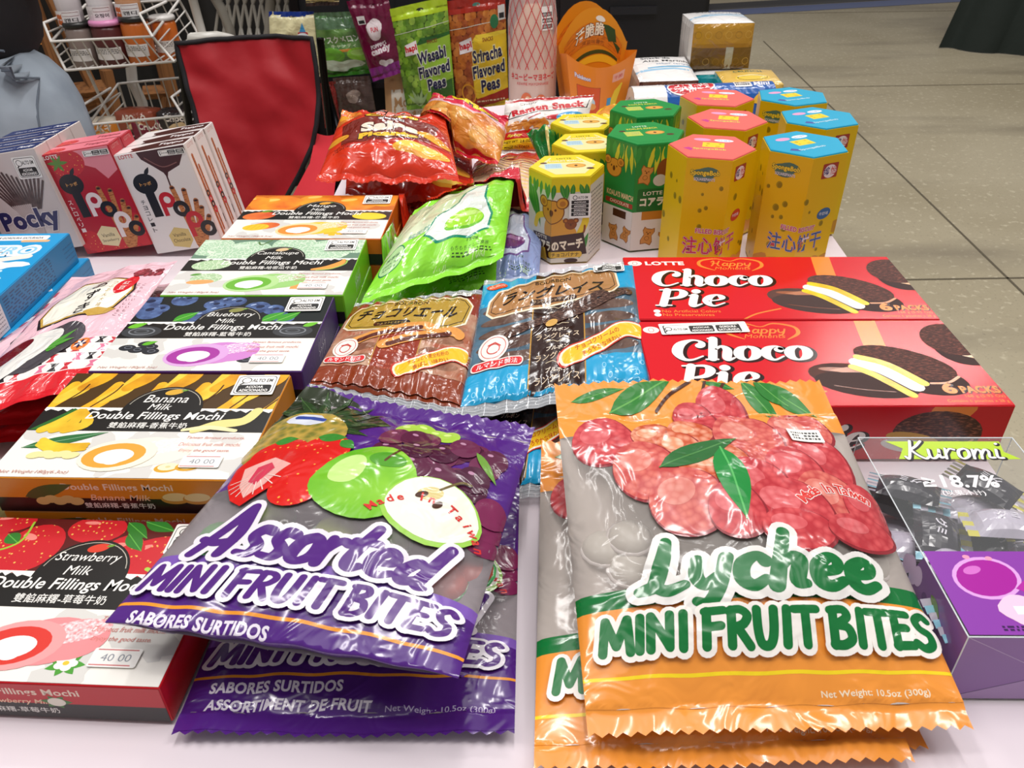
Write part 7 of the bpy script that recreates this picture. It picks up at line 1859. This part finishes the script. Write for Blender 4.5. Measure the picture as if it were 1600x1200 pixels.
def peas(kind):
    a = Art('film'); W, H = 14, 22; g = kind == 'g'
    pm = [mat('8ab83a', 'film', 'noise', '5a8a2a', 60), mat('a2c84a', 'film', 'noise', '7aa03a', 60), mat('6f9a30', 'film', 'noise', '4f7a24', 60)] if g else [mat('c8742a', 'film', 'noise', '9a4a1c', 60), mat('d88a3a', 'film', 'noise', 'b0602a', 60), mat('b8602a', 'film', 'noise', '8a3a1c', 60)]
    a.rect('4a6a24' if g else '7a3414', 0, 0, W, 20); rnd = random.Random(3 if g else 9)
    for j in range(15):
        for i in range(10): a.ell(pm[rnd.randrange(3)], .5 + 1.5 * i + .7 * (j % 2) + rnd.uniform(-.2, .2), .6 + 1.3 * j, .85, .78, rnd.uniform(0, 90), n=12)
    a.rect('b8d82a' if g else 'a82a1a', 0, 19.4, W, H); a.ell('2a2a2a' if g else '4a8a7a', 7.2, 20.6, .9, .4); a.line('e8ead8', [(0, 16.6), (W, 17.4)], .1)
    a.poly('2f6a2a' if g else 'e8c83a', [(5.4, 14), (W, 12.6), (W, 15.4), (6.6, 15.2)]); a.poly('9cc83a' if g else 'e8c02a', [(5.0, 4), (5.4, 13.8), (W, 14.8), (W, 0), (7.0, 0)]); a.poly('3a6a24' if g else 'e8c02a', [(7.6, 0), (7.6, 5), (W, 6), (W, 0)])
    a.poly('f0e8e8', [(2.2, 11.9), (5.6, 12.3), (5.4, 14.9), (2.4, 14.2)]); a.text('c8242a', 'hapi', 3.9, 13.3, 3.0, 1.7, bold=.05, rot=8); a.text('8a3a1a', 'SNACKS', 9.4, 14.2, 2.6, .8, bold=.03)
    for i, t_ in enumerate(('Wasabi' if g else 'Sriracha', 'Flavored', 'Peas')):
        a.text('1f1f4a', t_, 9.0 + .2 * i, 11.4 - 3.0 * i, (7.4, 8.4, 5.0)[i], 2.5, bold=.04, rot=6, shear=.1, out=[('e8ead8' if g else 'f4e8b0', .06, 0, 0)])
    if g:
        for q in range(5): a.leaf('a8c88a', 4.0, .6, 3.0 + 1.4 * q - 2, 3.6 + (q % 2), .9)
    else: a.poly('a82a1a', [(5, 2.6), (W, 4.2), (W, 2.0), (5, .6)]); a.lines('f0d8b0', 5.6, 1.4, 13, 2.9, 1, .3, 2); a.ring('e8a02a', 3.6, 4.0, 1.6, 2.0, .3, 30); a.ell('2f7a4a', 11.2, 17.2, 1.0, 1.3); a.rect('e0dcd8', 12.2, 17.4, 13.8, 20); a.rect('2a2a2a', 12.4, 17.6, 13.6, 18.6)
    return a
hang('pea_snack_bag', 'bright green wasabi peas bag hanging behind the chip bags', [(609, 14), (698, -6), (712, 165), (636, 172)], peas('g'), mat('4a6a24', 'film'), 14, 22, 94, y=1.915)
hang('pea_snack_bag', 'orange sriracha peas bag hanging beside the white bottle', [(695, 2), (789, -12), (795, 168), (716, 178)], peas('o'), mat('7a3414', 'film'), 14, 22, 95, y=1.92)
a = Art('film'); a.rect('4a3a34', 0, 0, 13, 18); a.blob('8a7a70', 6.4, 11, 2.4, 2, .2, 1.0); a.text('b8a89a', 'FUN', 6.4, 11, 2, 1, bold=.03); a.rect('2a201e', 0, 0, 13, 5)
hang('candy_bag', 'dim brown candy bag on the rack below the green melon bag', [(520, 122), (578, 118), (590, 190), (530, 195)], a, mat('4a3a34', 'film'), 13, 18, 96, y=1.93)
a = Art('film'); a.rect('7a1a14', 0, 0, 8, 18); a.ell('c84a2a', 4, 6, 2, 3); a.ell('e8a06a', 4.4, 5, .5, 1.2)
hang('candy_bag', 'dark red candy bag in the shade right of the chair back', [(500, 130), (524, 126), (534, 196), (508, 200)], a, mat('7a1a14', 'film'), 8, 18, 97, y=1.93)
a = Art('film'); a.rect('8a4a6a', 0, 0, 12, 8)
hang('candy_bag', 'pinkish bag hanging highest on the rack above the popping candy', [(545, -60), (600, -62), (603, 6), (548, 12)], a, mat('7a3a5a', 'film'), 12, 12, 98, y=1.935)
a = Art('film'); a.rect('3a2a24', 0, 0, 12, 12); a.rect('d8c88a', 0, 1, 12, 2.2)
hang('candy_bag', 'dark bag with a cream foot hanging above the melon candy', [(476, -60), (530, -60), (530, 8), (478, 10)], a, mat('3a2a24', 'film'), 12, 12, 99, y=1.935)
# kraft paper bag
a = Art('paper'); a.rect('f3ecdc', 1.3, 1.2, 9, 8.4); a.text('c89a6a', 'Moon', 4.4, 5.6, 5.0, 2.4, shear=0, bold=.01); a.lines('c8a888', 4, 2.6, 9, 3.2, 1, .25, 1)
hang('kraft_bag', 'tan kraft paper bag with a cream label beside the wasabi peas', [(600, 116), (672, 106), (676, 192), (604, 198)], a, mat('d0a272', 'paper'), 9, 12, 101, y=1.95)
# black case behind the fries boxes
root = thing('storage_cabinet', 'black cabinet with a white marking behind the fries boxes', 'cabinet', (.265, 1.98, 0), (0, 0, radians(2)))
bk_ = mat('121214', 'plastic')
mb = MB(); mb.box((-.165, -.12, 0), (.165, .24, 1.15), bk_); mb.build('body', root)
for i, (z0, z1) in enumerate(((.86, 1.12), (.60, .84), (.34, .58), (.06, .32))):
    mb = MB(); mb.box((-.155, -.128, z0), (.155, -.118, z1), mat('1a1a1d', 'plastic')); dr = mb.build('drawer', root)
    if i: 
        mb = MB(); mb.box((-.05, -.136, z1 - .05), (.05, -.127, z1 - .035), mat('232327', 'plastic')); mb.build('handle', dr)
zz = .735
mb = MB(); mb.box((-.10, -.1302, zz), (-.03, -.1285, zz + .022), mat('b9b8b4', 'paper'))
for x in (-.09, -.072, -.05): mb.box((x, -.1308, zz + .005), (x + .010, -.1301, zz + .017), mat('1a1a1d', 'paper'))
mb.build('label', root)['label'] = 'white marking strip'

# ------------------------------------------------------------------ red folding camp chair
YC = 1.72
root = thing('camp_chair', 'red fabric folding camp chair with black edging', 'chair', (-.47, YC, 0))
c0 = Vector((-.47, YC, 0))
Lp = [PY(a, b, YC) for a, b in ((273, 68), (287, 105), (300, 140), (318, 188), (335, 235), (353, 280), (372, 322), (386, 360))]
Rp = [PY(a, b, YC) for a, b in ((487, 60), (497, 105), (502, 150), (501, 185), (496, 216), (480, 252), (459, 290), (440, 335))]
def chair_back(u, v):
    f = v * 7; i = min(int(f), 6); t = f - i
    l = Lp[i].lerp(Lp[i + 1], t); r = Rp[i].lerp(Rp[i + 1], t); p = l.lerp(r, u)
    p.y += .035 * sin(pi * u) - .10 * v
    w = .007 * noise.noise(Vector((u * 2.2 + v, v * 3.5, 4))) + .004 * noise.noise(Vector((u * 5 - v * 3, v * 7, 9))) + .003 * sin(u * 26 + 2) * max(0, 1 - v * 5)
    p.y += w * 1.6; return p - c0
rf = mat('b01220', 'cloth'); rf.node_tree.nodes['Principled BSDF'].inputs['Roughness'].default_value = .55
pipe = mat('17151a', 'cloth')
mb = MB(); n, k = 30, 40; V = [chair_back(i / n, j / k) for j in range(k + 1) for i in range(n + 1)]
Fq = [(j * (n + 1) + i, (j + 1) * (n + 1) + i, (j + 1) * (n + 1) + i + 1, j * (n + 1) + i + 1) for j in range(k) for i in range(n)]
mb.add(V, Fq, rf); mb.build('backrest', root, True)
mb = MB(); mb.tube([chair_back(0, j / 30) for j in range(30, -1, -1)] + [chair_back(i / 14, 0) for i in range(1, 15)] + [chair_back(1, j / 30) for j in range(1, 31)], .005, pipe, 8); mb.build('edging', root, True)
def q_(a, b, y): return PY(a, b, y) - c0
mb = MB()
pts = [[q_(494, 208, YC - .02), q_(534, 204, YC - .02)], [q_(484, 255, YC - .12), q_(528, 250, YC - .1)], [q_(452, 315, YC - .22), q_(520, 320, YC - .2)], [q_(430, 360, YC - .3), q_(510, 380, YC - .3)]]
V = []; 
for r_ in pts:
    for i in range(9): p = r_[0].lerp(r_[1], i / 8); p.z -= .008 * sin(pi * i / 8); V.append(p)
mb.add(V, [(j * 9 + i, (j + 1) * 9 + i, (j + 1) * 9 + i + 1, j * 9 + i + 1) for j in range(3) for i in range(8)], mat('c8202e', 'cloth')); mb.build('seat', root, True)
fm = mat('1b1b1e', 'metal')
for (a, b, ya), (c_, d, yb) in ((((500, 60, YC)), ((540, 420, YC + .05))), ((278, 72, YC + .09), (330, 420, YC + .2)), ((508, 130, YC + .05), (528, 205, YC + .04))):
    mb = MB(); mb.tube([q_(a, b, ya), q_(c_, d, yb)], .008, fm, 8); mb.build('frame_tube', root, True)
for x, y in ((-.14, .12), (.16, .10), (-.06, -.25), (.14, -.25)):
    mb = MB(); mb.tube([(x, y, 0), (x * .8, y * .4, .42)], .009, fm, 8); mb.build('leg', root, True)

# ------------------------------------------------------------------ grey plastic garden chair behind
YG = 2.35
root = thing('plastic_chair', 'grey plastic chair with lattice back behind the red camp chair', 'chair', (-.62, YG + .15, 0)); g0 = Vector((-.62, YG + .15, 0)); gm = mat('8f8a80', 'plastic')
def gp(a, b, y=YG): return PY(a, b, y) - g0
mb = MB()
mb.tube([gp(326, -20), gp(345, 12), gp(358, 40), gp(364, 75), gp(370, 140)], .014, gm, 8); mb.tube([gp(424, -25), gp(421, 30), gp(420, 75), gp(420, 150)], .014, gm, 8); mb.tube([gp(322, -45), gp(424, -45)], .014, gm, 8); mb.build('back_frame', root, True)
mb = MB()
for i in range(9):
    x = 322 + i * 13
    mb.tube([gp(x, -45), gp(x + 20, 0), gp(x + 34, 70)], .0045, gm, 6); mb.tube([gp(x + 40, -45), gp(x + 20, 10), gp(x + 12, 70)], .0045, gm, 6)
mb.build('lattice_back', root, True)
mb = MB(); mb.box((-.05, -.35, .40), (.40, .10, .425), gm); mb.build('seat', root)
mb = MB(); mb.tube([gp(300, 60, YG - .1), gp(340, 58, YG - .2), gp(362, 62, YG - .02)], .014, mat('c9c6be', 'plastic'), 8); mb.build('armrest', root, True)
for x, y in ((-.03, -.32), (.38, -.32), (-.03, .08), (.38, .08)): mb = MB(); mb.tube([(x, y, 0), (x, y, .41)], .018, gm, 8); mb.build('leg', root, True)

# ------------------------------------------------------------------ white wire rack with jars
YR = 2.2
root = thing('wire_rack', 'white two-tier wire rack of jars and snacks', 'rack', (-1.0, YR + .15, 0), group=None); w0 = Vector((-1.0, YR + .15, 0)); wm = mat('dcd8d2', 'plastic')
def wp(a, b, y=YR): return PY(a, b, y) - w0
def basket(name, fl, fr, bl, br, rimL, rimR, depth, nb):
    """front top edge fl-fr, bottom edge bl-br (pixels at the front plane), sloping sides rising to rimL, rimR"""
    mb = MB(); r = .0035
    A, B, C_, D = wp(*fl), wp(*fr), wp(*bl), wp(*br); dv = Vector((.0, depth, 0))
    up = Vector((0, 0, .0))
    A2, B2, C2, D2 = A + dv + Vector((0, 0, .05)), B + dv + Vector((0, 0, .05)), C_ + dv, D + dv
    for p, q in ((A, B), (C_, D), (A, C_), (B, D), (A2, B2), (C2, D2), (A, A2), (B, B2), (C_, C2), (D, D2), (A2, C2), (B2, D2)): mb.tube([p, q], r, wm, 6)
    L_, R_ = wp(*rimL), wp(*rimR)
    for a, b, c_, e in ((A, A2, L_, -1), (B, B2, R_, 1)):
        mb.tube([a, c_, c_ + dv * .8], r, wm, 6); mb.tube([a.lerp(c_, .5), a.lerp(c_, .5) + dv], r * .7, wm, 6)
    for i in range(1, nb):
        t = i / nb; mb.tube([A.lerp(B, t), C_.lerp(D, t), C2.lerp(D2, t), A2.lerp(B2, t)], r * .6, wm, 6)
    for i in range(1, 4):
        t = i / 4; mb.tube([A.lerp(C_, t), A2.lerp(C2, t)], r * .6, wm, 6); mb.tube([B.lerp(D, t), B2.lerp(D2, t)], r * .6, wm, 6)
    mb.tube([C_.lerp(C2, .5), D.lerp(D2, .5)], r * .6, wm, 6)
    return mb.build(name, root, True)
basket('basket', (80, 65), (238, 57), (103, 110), (272, 96), (68, 36), (218, 22), .24, 10)
basket('basket', (138, 195), (286, 181), (150, 228), (300, 214), (127, 166), (268, 152), .24, 10)
mb = MB(); mb.tube([wp(190, -30, YR + .26), wp(207, 128, YR + .26), wp(222, 160, YR + .26), wp(262, 420, YR + .26)], .016, wm, 8); mb.build('post', root, True)
mb = MB(); mb.tube([wp(296, -20, YR + .1), wp(318, 60, YR + .1), wp(352, 160, YR + .1), wp(420, 420, YR + .1)], .012, wm, 8); mb.build('post', root, True)
mb = MB(); mb.tube([wp(132, 100, YR + .2), wp(172, 185, YR + .2), wp(250, 420, YR + .2)], .005, wm, 6); mb.build('post', root, True)
for x in (-.22, .22):
    mb = MB(); mb.tube([(x, -.2, .012), (x, .25, .012)], .012, wm, 8); mb.build('foot', root, True)
mb = MB(); mb.tube([(-.24, .1, .02), (.3, .1, .02)], .012, wm, 8); mb.build('foot', root, True)
def jar(label, px, py, y, r, h, body, lid, top=None):
    p = PY(px, py, y); t = thing('snack_jar', label, 'jar', p, group='jars in the upper basket')
    mb = MB(); mb.lathe([(r * .92, 0), (r, .004), (r, h * .8), (r * .9, h * .9)], mat(body, 'plastic'), 18); mb.build('jar_body', t, True)
    a = Art('paper'); a.rect('e6e2de', 0, 0, 4, 3); a.lines('5a5a5a', .3, 1.4, 3.7, 2.7, 3, .2, 3)
    mb = MB(); a.apply(mb, lambda x, yv, o=0.: Vector(((r + .0008 + o) * sin((x - 2) / 4 * 1.8), -(r + .0008 + o) * cos((x - 2) / 4 * 1.8), h * .2 + yv * .01)), (0, 0, 4, 3), L=.6, dz=.0001); mb.build('jar_label', t)
    mb = MB(); mb.lathe([(r * .95, h * .9), (r * 1.04, h * .905), (r * 1.04, h * .965), (r * .98, h), (0.001, h)], mat(lid, 'plastic'), 20); mb.build('lid', t, True)
    return t
for l, px, py, r, h, b, ld in (('jar with a black lid at the left end of the upper basket', 140, 106, .034, .115, '8a7a74', '20201f'), ('jar with a pink lid in the middle of the upper basket', 184, 103, .041, .115, '5a2a2a', 'd88ab8'),
                     ('jar with a black lid and orange sweets beside the pink lid', 226, 99, .036, .118, 'c86a2a', '232322')):
    jar(l, px, py, YR + .06, r, h, b, ld)
def cup(label, px, py, y, r, h, c, lab):
    p = PY(px, py, y); t = thing('clear_cup', label, 'cup', p, group='clear packs standing on the jar lids')
    mb = MB(); mb.lathe([(r * .8, 0), (r * .85, .002), (r, h)], mat(c, 'clear', amt=.7), 18); mb.build('cup_wall', t, True)
    a = Art('paper'); a.rect('e8e4e4', 0, 0, 4.4, 3); a.rect('c8642a' if lab else 'd8d2d2', .2, .2, 1.4, 2.4); a.text('3a3436', '오징어' if not lab else '캔디', 2.8, 1.2, 2.2, .8, bold=.03); a.line('8a4a4a', [(1.6, 2.0), (4.2, 2.0), (4.2, 2.7), (1.6, 2.7)], .1, closed=True)
    mb = MB(); a.apply(mb, lambda x, yv, o=0.: Vector(((r + .001 + o) * sin((x - 2) / 4 * 1.8), -(r + .001 + o) * cos((x - 2) / 4 * 1.8), h * .12 + yv * .012)), (0, 0, 4.4, 3), L=.6, dz=.0001); mb.build('cup_label', t)
for l, px, py, c, lb in (('clear pack standing on the left black jar lid', 118, 47, 'd8d0d2', 1), ('white pack standing on the pink jar lid', 165, 40, 'eae6e8', 0), ('clear pack of orange sweets on the right black jar lid', 208, 36, 'd89a6a', 1)):
    cup(l, px, py, YR + .075, .034, .12, c, lb)
jar('orange sweets jar at the right end of the upper basket', 268, 92, YR + .12, .032, .11, 'd8702a', 'd8d4d0')
for l, px, py, c, t_, rot in (('orange and white snack pack heaped at the left of the lower basket', 165, 205, 'd8842a', 'ラムネ', 12), ('brown snack pack standing in the lower basket', 222, 190, '9a4a34', 'APOLLO', -4), ('magenta snack pack lying in the lower basket', 246, 202, '7a1a34', 'CHOCO', 8), ('black snack pack at the right of the lower basket', 286, 190, '2a2224', 'Choco', 0)):
    p = PY(px, py + 10, YR + .1); a = Art('film'); a.rect(c, 0, 0, 11, 6); a.text('f0e4d8', t_, 5.4, 3.6, 7, 1.8, bold=.04); a.blob('e8c89a', 6, 1.4, 1.2, 3, .4, 2)
    soft_pack('snack_pack', l, 'snack pack', .11, .05, .05, p, rot, {'front': mat(c, 'film'), 'top': mat('e8dcc8' if t_ == 'ラムネ' else c, 'film')}, {'front': a}, 'snack packs in the lower basket', 0, .008)

# ------------------------------------------------------------------ wooden easels in the dark behind the rack
YE = 2.75
root = thing('wooden_easel', 'brown wooden easel frame standing behind the wire rack', 'easel', (-1.45, YE, 0)); e0 = Vector((-1.45, YE, 0)); wd = mat('8a5a30', 'matte', 'streak', '6f4522', 40)
for (a, b), (c_, d), wdt in (((40, -30), (120, 190), .03), ((62, -40), (170, 190), .026), ((84, 148), (172, 138), .04), ((92, 182), (160, 150), .035), ((120, 160), (150, 330), .03), ((86, 150), (60, 360), .03), ((255, 96), (268, 150), .035), ((226, 145), (262, 143), .03), ((262, 150), (262, 330), .03)):
    mb = MB(); mb.tube([PY(a, b, YE) - e0, PY(c_, d, YE) - e0], wdt * .75, wd, 4); mb.build('frame_bar', root)
for x in (-.05, .12, .55): mb = MB(); mb.tube([(x, 0, 0), (x + .02, 0, .5)], .022, wd, 4); mb.build('leg', root)
p = PY(44, 38, YE + .1); t = thing('glowing_lantern', 'small amber lamp glowing in the dark behind the jeans', 'lamp', p)
gl = mat('e8a050', 'paper'); gl.node_tree.nodes['Principled BSDF'].inputs['Emission Color'].default_value = lin('d8883a'); gl.node_tree.nodes['Principled BSDF'].inputs['Emission Strength'].default_value = .7
mb = MB(); mb.lathe([(.03, -.06), (.034, -.05), (.034, .05), (.03, .06)], gl, 16); mb.build('lamp_shade', t, True)
mb = MB(); mb.tube([(0, 0, .06), (0, .15, .10)], .006, blk, 6); mb.build('bracket', t)
# ------------------------------------------------------------------ person in light jeans at the left edge, seen from behind
YP = 1.10
PX = -0.745
person = thing('person', 'person in light blue jeans and dark top standing at the left edge', 'person', (PX, YP, 0), (0, 0, pi))
def skin(name, verts, edges, m, parent, sub=2):
    me = bpy.data.meshes.new(name); me.from_pydata([v[:3] for v in verts], [], []) if not edges else me.from_pydata([v[:3] for v in verts], edges, [])
    o = bpy.data.objects.new(name, me); COL.objects.link(o)
    md = o.modifiers.new('Skin', 'SKIN'); md.use_smooth_shade = True
    if not me.skin_vertices: me.attributes  # layer made by the modifier
    bpy.context.view_layer.objects.active = o
    if len(me.skin_vertices) == 0:
        bpy.context.view_layer.update()
        import bmesh as _b
        bm = _b.new(); bm.from_mesh(me); bm.verts.layers.skin.verify(); bm.to_mesh(me); bm.free()
    for i, v in enumerate(verts):
        r = v[3]; me.skin_vertices[0].data[i].radius = r if isinstance(r, tuple) else (r, r)
        me.skin_vertices[0].data[i].use_root = (i == 0)
    s = o.modifiers.new('Sub', 'SUBSURF'); s.levels = sub; s.render_levels = sub
    me.materials.append(m); o.parent = parent
    return o
sk = mat('c89878', 'matte')
# body: one continuous figure
B = [(0, 0, .98, .085), (0, .01, 1.12, .085), (0, .0, 1.30, .095), (0, 0, 1.44, .08), (0, .0, 1.52, .055), (0, -.01, 1.60, .07), (0, -.015, 1.70, .085), (0, -.01, 1.77, .06)]
E_ = [(i, i + 1) for i in range(7)]
def limb(start, pts):
    prev = start
    for p in pts: B.append(p); E_.append((prev, len(B) - 1)); prev = len(B) - 1
    return prev
for s in (-1, 1):
    limb(0, [(s * .10, 0, .90, .10), (s * .105, 0, .70, .08), (s * .105, .0, .50, .058), (s * .105, .01, .28, .052), (s * .105, .01, .09, .038), (s * .11, -.10, .035, .034)])
    h = limb(3, [(s * .19, 0, 1.42, .052), (s * .23, .01, 1.15, .042), (s * .20, -.15, 1.20, .034), (s * .16, -.23, 1.22, .026), (s * .15, -.27, 1.22, .022)])
    for k in range(4):
        limb(h, [(s * (.145 + .016 * (k - 1.5)), -.31, 1.22, .009), (s * (.14 + .016 * (k - 1.5)), -.335 + .004 * abs(k - 1.5), 1.21, .008), (s * (.14 + .014 * (k - 1.5)), -.348, 1.19, .007)])
    limb(h - 1, [(s * .125, -.255, 1.235, .010), (s * .11, -.28, 1.23, .008)])
skin('body', B, E_, sk, person)
jn = mat('9aa6b2', 'cloth', 'onoise', '84909d', 14)
J = [(0, .012, .975, (.165, .15)), (0, .01, 1.05, (.158, .13))]; JE = [(0, 1)]
for s in (-1, 1):
    pr = 0
    for p in [(s * .105, .035, .86, (.115, .135)), (s * .11, .01, .68, .098), (s * .11, 0, .48, .078), (s * .108, .01, .28, .072), (s * .108, .01, .07, .068)]:
        J.append(p); JE.append((pr, len(J) - 1)); pr = len(J) - 1
jo = skin('jeans', J, JE, jn, person)
S_ = [(0, .0, .95, (.175, .165)), (0, .0, 1.06, (.18, .165)), (0, .005, 1.28, (.18, .15)), (0, 0, 1.42, (.14, .11)), (0, 0, 1.49, .07)]; SE = [(0, 1), (1, 2), (2, 3), (3, 4)]
for s in (-1, 1):
    pr = 3
    for p in [(s * .19, 0, 1.41, .072), (s * .225, .01, 1.22, .060)]: S_.append(p); SE.append((pr, len(S_) - 1)); pr = len(S_) - 1
skin('shirt', S_, SE, mat('1d1c20', 'cloth'), person)
mb = MB(); mb.lathe([(.001, .0), (.075, .02), (.10, .08), (.098, .16), (.07, .22), (.001, .24)], mat('241a14', 'matte'), 20, (0, .012, 1.605)); mb.build('hair', person, True)
for s in (-1, 1):
    mb = MB(); mb.box((s * .03 - .012, -.103, 1.69), (s * .03 + .012, -.094, 1.70), mat('2a2220', 'matte')); mb.build('eye', person)
    mb = MB(); mb.lathe([(.001, 0), (.055, .0), (.058, .04), (.045, .075), (.001, .08)], mat('2a2a2e', 'matte'), 14, (s * .108, -.045, 0)); mb.build('shoe', person, True)
mb = MB(); mb.lathe([(.001, -.012), (.012, -.008), (.016, .006), (.008, .03), (.001, .04)], sk, 10, (0, -.105, 1.655)); mb.build('nose', person, True)
mb = MB(); mb.box((-.022, -.098, 1.625), (.022, -.088, 1.631), mat('9a5a52', 'matte')); mb.build('mouth', person)
person.scale = (.88, .88, .88)
# back pocket and its stitching, laid on the jeans
bpy.context.view_layer.update()
jev = jo.evaluated_get(bpy.context.evaluated_depsgraph_get())
def on_jeans(x, z, d):
    ok, p, n, _i = jev.ray_cast(Vector((x, .6, z)), Vector((0, -1, 0)))
    return p + n * d if ok else Vector((x, .1, z))
mb = MB(); n = 12; V = []
for j in range(n + 1):
    for i in range(n + 1):
        u, v = i / n, j / n
        V.append(on_jeans(-(.07 + .10 * u + .008 * v), 1.0 - v * (.115 + .035 * (1 - abs(2 * u - 1))), .003))
mb.add(V, [(j * (n + 1) + i, (j + 1) * (n + 1) + i, (j + 1) * (n + 1) + i + 1, j * (n + 1) + i + 1) for j in range(n) for i in range(n)], mat('a3aeb9', 'cloth', 'onoise', '8c97a3', 14))
mb.build('back_pocket', jo, True)
rim = [(.07, 1.0), (.078, .885), (.128, .85), (.178, .885), (.17, 1.0)]
for pts in (rim, [(.07, .995), (.17, .995)], [(.02, 1.035), (.10, 1.03), (.17, 1.02)]):
    L_ = []
    for (a, b), (c_, d) in zip(pts[:-1], pts[1:]):
        L_ += [(a + (c_ - a) * t / 8, b + (d - b) * t / 8) for t in range(8)]
    L_.append(pts[-1]); mb = MB(); mb.tube([on_jeans(-x, z, .003) for x, z in L_], .0016, mat('66707c', 'cloth'), 6); mb.build('seam', jo, True)
